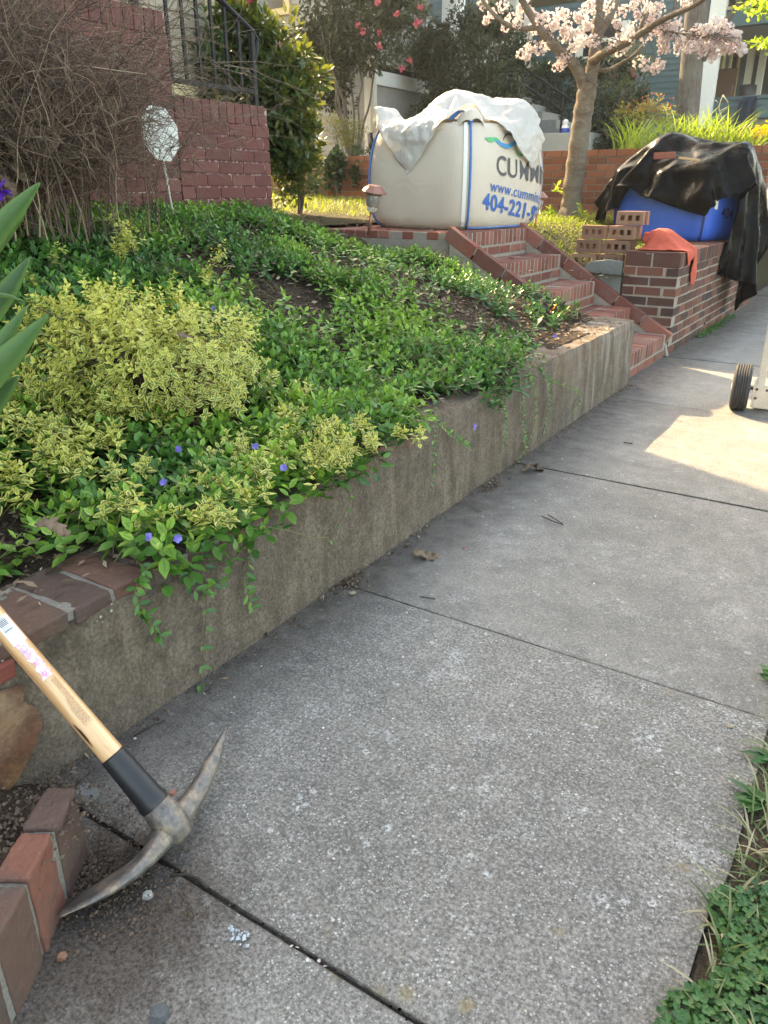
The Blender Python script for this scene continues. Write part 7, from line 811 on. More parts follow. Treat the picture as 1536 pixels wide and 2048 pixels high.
# ---------------------------------------------------------------- bulk bags
def bag_surface(N, ex, ey, wx, wy, H, z0, bulge=0.06, p=5.0):
    """returns function (theta, v) -> point; local x from N along ex, y along ey"""
    N = np.array(N, float); ex = np.array(ex, float); ey = np.array(ey, float)
    c = N+ex*wx/2+ey*wy/2
    def f(th, v, off=0.0):
        ct, st = math.cos(th), math.sin(th)
        pw = p-1.5*abs(2*v-1)**3
        r = (abs(ct)**pw+abs(st)**pw)**(-1/pw)
        s = 0.965+bulge*0.95*math.sin(math.pi*min(1, v*1.02))**0.7-0.10*max(0, 0.08-v)*5-0.02*v
        q = c+ex*(ct*r*(wx/2*s+off))+ey*(st*r*(wy/2*s+off)); q[2] = z0+H*v
        return q
    return f
EXB = np.array([-0.993, 0.10, 0]); EXB /= np.linalg.norm(EXB); EYB = np.array([0.10, 0.993, 0]); EYB /= np.linalg.norm(EYB)
def bag_body(root, f, H, mat, name='bag_body', nth=96, nv=22):
    V = []; F = []
    for j in range(nv+1):
        v = j/nv
        for i in range(nth):
            th = 2*math.pi*i/nth; p = f(th, v)
            k = 0.006*math.sin(th*9+v*5)*v+0.008*(float(vnoise(th*3, v*2, 2.0, 44))-0.5)
            V.append(tuple(p+np.array([math.cos(th)*k, math.sin(th)*k, 0])))
    for j in range(nv):
        for i in range(nth):
            a = j*nth+i; b = j*nth+(i+1) % nth; F.append((a, b, b+nth, a+nth))
    top = [[nv*nth+i for i in range(nth)]]; bot = [[i for i in range(nth-1, -1, -1)]]
    return mesh_np(name, V, [np.array(F), np.array(top), np.array(bot)], mat, root, True)
def text_on(body, size, place, mat, name, parent, bold=0.0, n_sub=0):
    cu = bpy.data.curves.new('t', 'FONT'); cu.body = body; cu.size = size; cu.offset = bold; cu.fill_mode = 'FRONT'; cu.resolution_u = 4; cu.space_character = 1.08
    ob = bpy.data.objects.new('t', cu); col.objects.link(ob); dg = bpy.context.evaluated_depsgraph_get(); dg.update()
    me = bpy.data.meshes.new_from_object(ob.evaluated_get(dg)); bpy.data.objects.remove(ob); bpy.data.curves.remove(cu)
    import bmesh
    bm = bmesh.new(); bm.from_mesh(me)
    if n_sub: bmesh.ops.subdivide_edges(bm, edges=bm.edges, cuts=n_sub); bmesh.ops.triangulate(bm, faces=bm.faces)
    for v in bm.verts: v.co = Vector(place(v.co.x, v.co.y))
    bm.to_mesh(me); bm.free(); me.name = name
    me.materials.clear(); me.materials.append(mat)
    o = bpy.data.objects.new(name, me); col.objects.link(o); put(o, parent); return o

def white_bag():
    N = np.array([-2.66, 5.21, 0.0]); z0 = 0.884; H = 0.70; wx, wy = 1.00, 1.14
    root = empty('bulk_bag', (N[0]-0.4, N[1]+0.4, z0), 'big white woven bulk bag with printed phone number standing on the step landing', 'bulk bag')
    f = bag_surface(N, EXB, EYB, wx, wy, H, z0, 0.085, 5.5)
    bag_body(root, f, H, M['bag'])
    # corner seams: near corner theta = 225deg, left 315?, right 135
    def seam(th, lean=0.0, hi=1.02):
        mb = MB(); P = [f(th+lean*v, min(v, 1.0), 0.006)+np.array([0, 0, max(0, v-1)*H]) for v in np.linspace(0.0, hi, 22)]
        mb.tube(P, 0.009, 6, 0); mb.build('corner_seam', M['strap'], root, smooth=True)
        mb = MB(); out = []
        for v in np.linspace(0.03, 1.0, 22):
            out.append((f(th+lean*v+0.035, v, 0.008), f(th+lean*v+0.075, v, 0.006)))
        vv = [q for pr in out for q in pr]; mb.add(vv, [(2*i, 2*i+1, 2*i+3, 2*i+2) for i in range(len(out)-1)], 0)
        mb.build('seam_tape', M['white'], root, solid=0.002)
    for th in (R(225), R(-47), R(133)): seam(th)
    # bottom piping on the printed face
    mb = MB(); mb.tube([f(th, 0.012, 0.006) for th in np.linspace(R(150), R(225), 12)], 0.006, 6); mb.build('bottom_piping', M['strap'], root, smooth=True)
    # lifting loops standing at the corners
    for th, h in ((R(-47), 0.09), (R(225), 0.07)):
        b = f(th, 1.0, 0.0); a2 = f(th+R(14), 1.0, -0.01); a1 = f(th-R(14), 1.0, -0.01)
        mb = MB(); pts = catmull([b+np.array([0, 0, -0.03]), b+np.array([0, 0, h*0.75]), (b+a2)/2+np.array([0, 0, h]), a2+np.array([0, 0, 0.02])], 6)
        w = np.array([0.012, 0.02, 0]); mb.loft([[p-w, p+w, p+w+np.array([0.003, 0.0, 0.003]), p-w+np.array([0.003, 0, 0.003])] for p in pts]); mb.build('lifting_loop', M['strap'], root)
    # face marking: theta around 180deg is the side facing +X (ex points to -X)
    def on(u, v):
        # u metres along +Y from near corner, v metres up
        uu = (u-wy/2)/(wy/2); th = math.pi-math.atan2(uu, 1.0) if True else 0
        th = math.pi+math.atan2(-uu, 1.0)*1.0
        return f(th, max(0.0, min(1.0, v/H)), 0.005)
    grey = plain('print_dark_grey', (0.07, 0.07, 0.08), 0.6); blue = plain('print_blue', (0.02, 0.13, 0.42), 0.6); green = plain('print_green', (0.06, 0.42, 0.16), 0.6); cyan = plain('print_cyan', (0.02, 0.25, 0.50), 0.6)
    def pl(u0, v0, sl_, sx=1.0): return lambda x, y: on(u0+x*sx, v0+y-sl_*x*sx)
    text_on('CUMMINS', 0.185, pl(0.30, 0.372, 0.09, 1.12), grey, 'printed_name', root, 0.0015, 1)
    text_on('www.cummins', 0.105, pl(0.24, 0.262, 0.12, 1.18), blue, 'printed_web_address', root, 0.001, 1)
    text_on('404-221-92', 0.150, pl(0.16, 0.145, 0.13, 1.20), blue, 'printed_phone_number', root, 0.0045, 1)
    def ribbon(name, pts, w, mat):
        mb = MB(); P = catmull([(a, b, c) for a, b, c in pts], 6); vv = []
        for p in P: vv += [on(p[0], p[1]-p[2]/2), on(p[0], p[1]+p[2]/2)]
        mb.add(vv, [(2*i, 2*i+1, 2*i+3, 2*i+2) for i in range(len(P)-1)], 0); mb.build(name, mat, root, solid=0.002)
    ribbon('printed_green_wave', [(0.175, 0.600, 0.012), (0.24, 0.592, 0.032), (0.31, 0.600, 0.02), (0.36, 0.588, 0.006)], 0.02, green)
    ribbon('printed_blue_wave', [(0.27, 0.598, 0.004), (0.36, 0.570, 0.026), (0.47, 0.558, 0.028), (0.58, 0.588, 0.024), (0.68, 0.580, 0.02)], 0.02, cyan)
    ribbon('printed_green_swirl', [(0.56, 0.565, 0.006), (0.60, 0.515, 0.024), (0.65, 0.505, 0.02), (0.70, 0.545, 0.01)], 0.02, green)
    ribbon('printed_grey_arc', [(0.40, 0.600, 0.008), (0.44, 0.632, 0.014), (0.50, 0.640, 0.014), (0.55, 0.622, 0.012)], 0.02, grey)
    # gathered bag mouth and the loose plastic sheet lying over it
    n = 60; V = []; c = N+EXB*wx/2+EYB*wy/2
    def rid(x, y, s, sd): return 1-2*abs(float(vnoise(x, y, s, sd))-0.5)
    def lump(x, y, cx_, cy_, rx, ry, rz): q_ = 1-((x-cx_)/rx)**2-((y-cy_)/ry)**2; return rz*math.sqrt(q_) if q_ > 0 else 0.0
    for i in range(n):
        for j in range(n):
            u = -1+2*i/(n-1); v = -1+2*j/(n-1); m = max(abs(u), abs(v)); k = (m/(math.hypot(u, v)+1e-9))**0.45 if m > 0 else 1
            x = u*k*wx/2*1.0; y = v*k*wy/2*1.0
            h = max(lump(x, y, 0.02, -0.02, 0.22, 0.26, 0.22), lump(x, y, -0.34, 0.28, 0.13, 0.20, 0.16), lump(x, y, 0.38, -0.42, 0.09, 0.10, 0.09), lump(x, y, -0.38, -0.42, 0.09, 0.10, 0.11))*0.92
            h += (0.045*(rid(u+3, v+3, 2.2, 51)**2)+0.03*rid(u+5, v+2, 4.5, 52)**3)*(1-m**6)
            p = c+EXB*x+EYB*y; V.append((p[0], p[1], z0+H-0.03*(m > 0.98)-0.012+h*0.9))
    idx = np.arange(n*n).reshape(n, n); F = np.stack([idx[:-1, :-1], idx[1:, :-1], idx[1:, 1:], idx[:-1, 1:]], -1).reshape(-1, 4)
    mesh_np('gathered_mouth', V, F, M['bag'], root, True)
    idx = np.arange(54*54).reshape(54, 54); F = np.stack([idx[:-1, :-1], idx[1:, :-1], idx[1:, 1:], idx[:-1, 1:]], -1).reshape(-1, 4)
    sheet_obj('plastic_liner', drape('liner')+np.array([0, 0, 0.012]), F, M['poly'], root, 0.0012)
    mb = MB(); a = f(R(150), 0.95, 0.03); mb.tube(catmull([a, a+np.array([0.01, 0.02, -0.12]), a+np.array([0.02, 0.03, -0.2]), a+np.array([0.05, 0.05, -0.27])], 5), [0.012, 0.011, 0.01, 0.009, 0.009, 0.008, 0.008, 0.007, 0.007, 0.006, 0.006, 0.005, 0.005, 0.004, 0.004, 0.003][:16], 5)
    mb.build('liner_tail', M['poly'], root, smooth=True)
white_bag()

def blue_bag():
    N = np.array([-1.53, 7.44, 0.0]); z0 = 0.735; H = 0.62; wx, wy = 0.98, 0.85
    ex = unit(np.array([-0.955, 0.30, 0])); ey = unit(np.array([0.30, 0.955, 0]))
    root = empty('bulk_bag', (N[0]-0.4, N[1]+0.4, z0), 'bright blue woven bulk bag under the black plastic sheet on the brick wall', 'bulk bag')
    f = bag_surface(N, ex, ey, wx, wy, H, z0, 0.04, 9.0); bag_body(root, f, H, M['bag_blue'])
    for th in (R(225), R(-45)):
        mb = MB(); mb.tube([f(th, v, 0.004) for v in np.linspace(0, 1, 16)], 0.010, 6); mb.build('corner_seam', plain('navy_seam', (0.01, 0.03, 0.16), 0.6), root, smooth=True)
    mb = MB(); a = [f(R(216), v, 0.008) for v in (0.42, 0.62)]; b = [f(R(212), v, 0.008) for v in (0.42, 0.62)]
    mb.add([a[0], b[0], b[1], a[1]], [(0, 1, 2, 3)]); mb.build('paper_tag', M['white'], root, solid=0.003)
    def on(u, v):
        uu = (u-wy/2)/(wy/2); return f(math.pi+math.atan2(-uu, 1.0), v/H, 0.006)
    text_on('404', 0.13, lambda x, y: on(0.24+x, 0.19+y-0.1*x), plain('print_navy', (0.008, 0.012, 0.05), 0.6), 'printed_number', root, 0.001, 1)
blue_bag()

def tarp():
    nu, nv = 66, 46; F = [(i*nv+j, (i+1)*nv+j, (i+1)*nv+j+1, i*nv+j+1) for i in range(nu-1) for j in range(nv-1)]
    def keep(k): i = (k//nv)/(nu-1); j = (k % nv)/(nv-1); u = -0.98+i*2.42; v = -0.37+j*1.62; return not (u < -0.10-0.25*max(0, (v+0.37))/0.5 and v < 0.30)
    F = [q for q in F if all(keep(k) for k in q)]; used = sorted({k for q in F for k in q}); mp = {k: i for i, k in enumerate(used)}
    o = sheet_obj('plastic_sheet', drape('tarp'), np.array([[mp[k] for k in q] for q in F]), M['tarp'])
    tag(o, 'crumpled black plastic sheet draped over the blue bag and hanging down the brick wall', 'plastic sheet')
    p = at(1328, 311, Y=7.2); mb = MB(); mb.obox(p+np.array([0, 0.02, 0]), (0.17, 0.09, 0.05), (np.array([0.97, 0.2, 0.03]), np.array([-0.2, 0.97, 0]), np.array([-0.03, 0, 1.0])), 0, 0.6)
    tag(mb.build('brick', M['brick_step'], bevel=0.004), 'single red brick weighing down the top of the black plastic sheet', 'brick')
    p = at(1378, 318, Y=7.28); mb = MB(); mb.obox(p, (0.17, 0.05, 0.018), (np.array([0.93, 0.3, -0.12]), np.array([-0.3, 0.95, 0]), np.array([0.12, 0, 0.99])), 0, 0.6)
    tag(mb.build('wood_scrap', plain('pale_wood', (0.50, 0.34, 0.18), 0.7), bevel=0.003), 'short pale wood scrap lying on the black plastic sheet', 'wood scrap')
tarp()

# coral cloth thrown over the wall corner
def cloth():
    idx = {}; F = []
    cells = {(i, j) for i in range(-12, 12) for j in range(-11, 12)} | {(i, j) for i in range(12, 24) for j in range(-4, 4)}
    def vid(i, j): return idx.setdefault((i, j), len(idx))
    for i, j in sorted(cells): F.append((vid(i, j), vid(i+1, j), vid(i+1, j+1), vid(i, j+1)))
    o = sheet_obj('fleece_garment', drape('cloth')+np.array([0, 0, 0.002]), np.array(F), M['cloth'], None, 0.006, 2)
    tag(o, 'coral red fleece garment heaped on the brick wall corner, one sleeve hanging over the edge', 'garment')
cloth()

# ---------------------------------------------------------------- pickaxe
def pick():
    E0 = np.array([-0.944, 0.708, 0.062]); Ht = np.array([-1.262, 0.642, 0.419]); h = unit(Ht-E0)
    root = empty('pickaxe', E0, 'wooden-handled pick mattock leaning on the retaining wall, its head on the sidewalk', 'pickaxe')
    tow = unit(CAM-E0); tow = unit(tow-h*np.dot(tow, h)); sd = np.cross(h, tow)
    # handle in its own axis frame so the grain follows it
    Mx = Matrix((( sd[0], tow[0], h[0], E0[0]), (sd[1], tow[1], h[1], E0[1]), (sd[2], tow[2], h[2], E0[2]), (0, 0, 0, 1)))
    def local(mb, name, mat, parent=root, smooth=True, bevel=0):
        o = mb.build(name, mat, None, smooth, bevel); o.parent = root
        o.matrix_parent_inverse = Matrix.Identity(4); o.matrix_local = Matrix.Translation(-Vector(E0)) @ Mx; return o
    def ring(z, a, b, n=28): return [(a*math.cos(2*math.pi*k/n), b*math.sin(2*math.pi*k/n), z) for k in range(n)]
    mb = MB(); mb.loft([ring(z, a, b) for z, a, b in [(-0.02, 0.022, 0.026), (0.14, 0.0225, 0.0265), (0.20, 0.0215, 0.025), (0.30, 0.0205, 0.024), (0.45, 0.020, 0.0235), (0.70, 0.019, 0.0225), (0.84, 0.020, 0.024), (0.88, 0.018, 0.022)]])
    handle = local(mb, 'wooden_handle', M['wood'])
    mb = MB(); mb.loft([ring(z, a, b) for z, a, b in [(0.035, 0.0285, 0.032), (0.045, 0.030, 0.034), (0.052, 0.0275, 0.031), (0.155, 0.0245, 0.0285), (0.160, 0.0235, 0.0275), (0.158, 0.021, 0.025)]], cap=False)
    local(mb, 'rubber_collar', M['rubber'])
    def patch(name, z0, z1, a0, a1, mat, off, jag=0):
        mb = MB(); n = 14; V = []
        for i in range(n+1):
            z = z0+(z1-z0)*i/n; hl = 0.020+off; hb = 0.0235+off
            w = (a1-a0)*(1-jag*random.random()*0.35); am = (a0+a1)/2+jag*random.uniform(-0.12, 0.12)
            for k in range(7): a = am+w*(k/6-0.5); V.append((hl*math.cos(a), hb*math.sin(a), z))
        mb.add(V, [(i*7+k, i*7+k+1, i*7+k+8, i*7+k+7) for i in range(n) for k in range(6)], 0, 0.5)
        return local(mb, name, mat)
    q = math.pi/2
    pink = NT('torn_pink_label'); fz = pink.noise(60, 5, 0.7)
    pink.color(pink.ramp(fz, [(0.42, (0.80, 0.26, 0.44)), (0.50, (0.80, 0.78, 0.80)), (0.56, (0.76, 0.40, 0.55)), (0.66, (0.40, 0.36, 0.55))])); pink.rough(0.5)
    patch('torn_pink_sticker', 0.345, 0.425, q-0.75, q+0.30, pink.m, 0.0014, 1)
    patch('barcode_sticker', 0.425, 0.485, q-0.95, q+0.35, M['white'], 0.0016)
    bars = MB()
    for k in range(11):
        z = 0.452+k*0.0028; w = random.choice([0.0006, 0.0011, 0.0016]); V = []
        for zz in (z, z+w):
            for j in range(5): a = q-0.55+0.75*j/4; V.append((0.0222*math.cos(a), 0.0257*math.sin(a), zz))
        bars.add(V, [(j, j+1, j+6, j+5) for j in range(4)])
    local(bars, 'barcode', plain('print_black', (0.12, 0.12, 0.16), 0.6))
    burn = MB()
    for k in range(11):                                   # rows of tiny stamped print
        a = q-0.62+k*0.075; z = 0.232+0.004*(k % 3); ze = 0.335-0.006*k*(k > 6)
        while z < ze:
            l = random.uniform(0.002, 0.006); V = []
            for aa in (a, a+0.028): V += [(0.0221*math.cos(aa)*0.985, 0.0259*math.sin(aa)*0.985, z), (0.0221*math.cos(aa)*0.985, 0.0259*math.sin(aa)*0.985, z+l)]
            burn.add(V, [(0, 1, 3, 2)]); z += l+random.uniform(0.001, 0.0025)
    local(burn, 'stamped_warning_print', plain('print_brown', (0.30, 0.18, 0.09), 0.7))
    knot = MB(); V = []
    for k in range(16):
        t = 2*math.pi*k/16; z = 0.222+0.024*math.cos(t)*(1+0.3*math.sin(3*t)); a = q+0.80+0.13*math.sin(t); V.append((0.0225*math.cos(a), 0.0266*math.sin(a), z))
    knot.add(V, [tuple(range(16))]); local(knot, 'dark_knot', plain('burnt_wood', (0.07, 0.028, 0.012), 0.6))
    # forged head
    A = np.array([-0.985, 0.495, 0.010]); T = np.array([-1.012, 0.934, 0.085])
    cur = catmull([A, (-0.958, 0.545, 0.018), (-0.932, 0.60, 0.030), (-0.925, 0.650, 0.040), E0+np.array([0.004, 0.0, -0.018]), (-0.952, 0.785, 0.055), (-0.978, 0.86, 0.07), T], 8)
    m = len(cur); rings = []
    sw = [0.085, 0.096, 0.086, 0.050, 0.062, 0.036, 0.029, 0.006]     # width, square to handle and arc
    th = [0.004, 0.015, 0.024, 0.033, 0.054, 0.038, 0.030, 0.005]     # depth along the handle
    for i, p in enumerate(cur):
        t = i/(m-1)*7; d = unit(cur[min(i+1, m-1)]-cur[max(i-1, 0)]); hh = unit(h-d*np.dot(h, d)); ww = np.cross(d, hh)
        w = np.interp(t, range(8), sw)/2; q_ = np.interp(t, range(8), th)/2; n = 16
        pw = 3.2; R_ = []
        for k in range(n):
            a = 2*math.pi*k/n; c, s_ = math.cos(a), math.sin(a); rr = (abs(c)**pw+abs(s_)**pw)**(-1/pw)
            R_.append(p+ww*w*c*rr+hh*q_*s_*rr)
        rings.append(R_)
    mb = MB(); mb.loft(rings)
    mb.loft([[E0+h*z+sd*a*math.cos(2*math.pi*k/24)+tow*b*math.sin(2*math.pi*k/24) for k in range(24)] for z, a, b in [(-0.045, 0.022, 0.026), (-0.040, 0.028, 0.034), (-0.01, 0.033, 0.040), (0.015, 0.031, 0.037), (0.040, 0.027, 0.031), (0.043, 0.022, 0.026)]])
    mb.build('steel_head', M['steel'], root, smooth=True)
pick()

# ---------------------------------------------------------------- hand truck
def hand_truck():
    root = empty('hand_truck', (-0.4, 4.66, 0), 'aluminium hand truck with a fat grey tyre standing on the sidewalk at the right edge', 'hand truck')
    for xc in (-0.635, -0.14):
        w = empty('wheel', (0, 0, 0), None, None); w.parent = root; w.matrix_parent_inverse = Matrix.Identity(4); w.location = Vector((xc, 4.66, 0.130))-root.location
        for k in list(w.keys()): del w[k]
        prof = [(0.070, -0.034), (0.085, -0.044), (0.108, -0.046), (0.122, -0.040)]
        for g in range(6):
            z = -0.036+g*0.0125; prof += [(0.128, z), (0.129, z+0.008), (0.123, z+0.009), (0.123, z+0.0115)]
        prof += [(0.122, 0.040), (0.108, 0.046), (0.085, 0.044), (0.070, 0.034)]
        def loc(o):
            o.parent = w; o.matrix_parent_inverse = Matrix.Identity(4); o.location = (0, 0, 0); return o
        mb = MB(); mb.lathe(prof, (0, 0, 0), (1, 0.12, 0), 48); loc(mb.build('tyre', M['tyre'], smooth=True))
        mb = MB(); mb.lathe([(0.015, -0.05), (0.03, -0.045), (0.03, -0.02), (0.066, -0.02), (0.071, -0.034), (0.073, 0.0), (0.071, 0.034), (0.066, 0.02), (0.03, 0.02), (0.03, 0.045), (0.015, 0.05)], (0, 0, 0), (1, 0.12, 0), 32)
        loc(mb.build('rim', M['white'], smooth=False))
    for xc in (-0.535, -0.24):
        mb = MB(); mb.box((xc-0.02, 4.62, 0.10), (xc+0.02, 4.655, 1.25), 0, 0.5); mb.build('upright', M['alu'], root, bevel=0.004)
    mb = MB()
    for xc in (-0.557, -0.205):
        mb.box((xc-0.004, 4.56, 0.05), (xc+0.004, 4.72, 0.20), 0, 0.5)
    mb.box((-0.563, 4.604, 0.035), (-0.205, 4.616, 0.165), 0, 0.5)
    mb.build('axle_bracket', M['alu'], root, bevel=0.002)
    for x, z in ((-0.545, 0.14), (-0.545, 0.09), (-0.495, 0.14)):
        bo = MB(); bo.lathe([(0.001, -0.004), (0.007, -0.004), (0.007, 0), (0.001, 0)], (x, 4.603, z), (0, 1, 0), 8); bo.build('bolt', M['rubber'], root)
    mb = MB(); mb.tube([(-0.60, 4.66, 0.13), (-0.17, 4.66, 0.13)], 0.009, 10); mb.build('axle', M['steel'], root, smooth=True)
    for z in (0.30, 0.62, 0.95): mb = MB(); mb.box((-0.517, 4.625, z), (-0.258, 4.65, z+0.035), 0, 0.5); mb.build('crossbar', M['alu'], root, bevel=0.003)
    mb = MB(); mb.box((-0.57, 4.74, 0.004), (-0.20, 4.95, 0.012), 0, 0.5); mb.box((-0.57, 4.73, 0.004), (-0.20, 4.738, 0.12), 0, 0.5); mb.build('toe_plate', M['alu'], root)
    mb = MB(); mb.tube(catmull([(-0.535, 4.63, 1.25), (-0.53, 4.57, 1.36), (-0.39, 4.52, 1.41), (-0.245, 4.57, 1.36), (-0.24, 4.63, 1.25)], 6), 0.014, 10); mb.build('handle', M['rubber'], root, smooth=True)
hand_truck()

# ---------------------------------------------------------------- path lights and yard sign
def path_light(x, y, z, lean, label):
    root = empty('path_light', (x, y, z), label, 'garden light', 'solar path lights')
    d = unit(np.array([lean[0], lean[1], 1.0])); b = np.array([x, y, z])
    mb = MB(); mb.tube([b-d*0.05, b+d*0.115], 0.011, 10); mb.build('stake', M['copper'], root, smooth=True)
    mb = MB(); mb.lathe([(0.012, 0.105), (0.032, 0.112), (0.036, 0.130), (0.030, 0.138), (0.042, 0.143), (0.058, 0.235), (0.054, 0.236), (0.038, 0.146)], b, d, 20); mb.build('clear_lens', M['clear'], root, smooth=True)
    mb = MB()
    for k in range(10):
        a = 2*math.pi*k/10; u = np.cross(d, [1, 0, 0.01]); u = unit(u); w = np.cross(d, u); e = math.cos(a)*u+math.sin(a)*w
        mb.tube([b+d*0.142+e*0.040, b+d*0.234+e*0.0575], 0.0022, 4)
    mb.build('rib', M['copper'], root)
    mb = MB(); mb.lathe([(0.018, 0.15), (0.022, 0.235)], b, d, 10); mb.build('lamp_core', plain('yellow_core', (0.55, 0.42, 0.16), 0.5), root)
    mb = MB(); mb.lathe([(0.086, 0.232), (0.088, 0.238), (0.050, 0.276), (0.046, 0.280), (0.01, 0.282)], b, d, 8); mb.build('cap', M['copper'], root)
path_light(-3.24, 4.80, 0.905, (0.20, -0.03), 'copper-capped solar path light leaning at the left of the white bulk bag')
path_light(-2.70, 6.50, 0.855, (0.02, 0.0), 'copper-capped solar path light mostly hidden behind the right side of the white bulk bag')

def sign():
    b = np.array([-3.2, 2.95, 1.02]); t = at(326, 318, X=-3.2); root = empty('yard_sign', b, 'white octagonal yard sign on a thin white stake in front of the maroon brick wall', 'yard sign')
    mb = MB(); mb.tube([b, t, at(318, 262, X=-3.205)], 0.006, 8); mb.build('stake', M['white'], root, smooth=True)
    c = at(320, 268, X=-3.19); mb = MB(); u = unit(np.array([0.35, 1.0, 0.0])); up = unit(np.array([0, -0.10, 1.0])); nn_ = unit(np.cross(u, up)); V = []
    for s in (-0.003, 0.003):
        for k in range(8):
            a = R(22.5+45*k-4); V.append(c+u*0.100*math.cos(a)+up*0.130*math.sin(a)+nn_*s)
    mb.add(V, [(7,6,5,4,3,2,1,0), tuple(range(8, 16))]+[(k, (k+1) % 8, 8+(k+1) % 8, 8+k) for k in range(8)], 0, 0.5)
    mb.build('octagon_plate', M['white'], root, bevel=0.002)
sign()
# ---------------------------------------------------------------- houses
def clap(mb, p0, p1, z0, z1, nrm, lap=0.1, proud=0.014, m=0):
    """horizontal lap siding between two ground points"""
    p0 = np.array([*p0, 0.0]); p1 = np.array([*p1, 0.0]); nrm = np.array([*nrm, 0.0]); z = z0
    while z < z1-0.01:
        t = min(z+lap, z1); r = random.random(); up = np.array([0, 0, 1.0])
        a, b = p0+nrm*proud+up*z, p1+nrm*proud+up*z; c, d = p1+up*t+nrm*0.002, p0+up*t+nrm*0.002
        e, f = p0+up*z, p1+up*z
        mb.add([a, b, c, d, e, f], [(0, 1, 2, 3), (4, 5, 1, 0)], m, r); z = t
def beige_house():
    X, Yc = -5.5, 5.75; root = empty('beige_house', (-9, 0, 1), 'beige clapboard house with cream trim behind the maroon brick porch wing', 'house')
    mb = MB(); mb.box((-14, -9, 0.3), (X-0.004, Yc-0.004, 7.2), 0, 0.5); clap(mb, (X, -9), (X, Yc-0.09), 2.02, 7.2, (1, 0), 0.098); clap(mb, (X-0.09, Yc), (-14, Yc), 2.02, 7.2, (0, 1), 0.098)
    mb.build('siding', M['siding_beige'], root)
    mb = MB(); mb.box((X-0.09, Yc-0.10, 1.2), (X+0.022, Yc+0.022, 7.2), 0, 0.5); mb.build('corner_board', M['cream'], root, bevel=0.004)
    mb = MB(); mb.box((X-0.03, -9, 1.0), (X+0.028, Yc-0.102, 2.018), 0, 0.5); mb.box((X-8.5, Yc-0.03, 1.0), (X-0.10, Yc+0.028, 2.018), 0, 0.5); mb.build('base_board', M['cream'], root, bevel=0.004)
    mb = MB()
    mb.add([(-14.6, -9.5, 7.1), (-4.8, -9.5, 7.1), (-4.8, 5.95, 7.1), (-14.6, 5.95, 7.1), (-9.6, -9.5, 9.4), (-9.6, 5.95, 9.4)], [(0, 1, 4), (2, 3, 5), (1, 2, 5, 4), (3, 0, 4, 5), (0, 3, 2, 1)], 0, 0.5)
    mb.build('roof', M['roof'], root, solid=0.08)
    mb = MB(); mb.box((X+0.003, 1.6, 3.0), (X+0.05, 1.7, 4.6), 0); mb.box((X+0.003, 2.6, 3.0), (X+0.05, 2.7, 4.6), 0); mb.box((X+0.003, 1.7, 2.9), (X+0.06, 2.6, 3.0), 0); mb.box((X+0.003, 1.7, 4.5), (X+0.05, 2.6, 4.6), 0)
    w = mb.build('window_frame', M['white'], root, bevel=0.003); mb = MB(); mb.box((X+0.004, 1.7, 3.0), (X+0.02, 2.6, 4.5), 0); mb.build('pane', M['glass'], w)
beige_house()

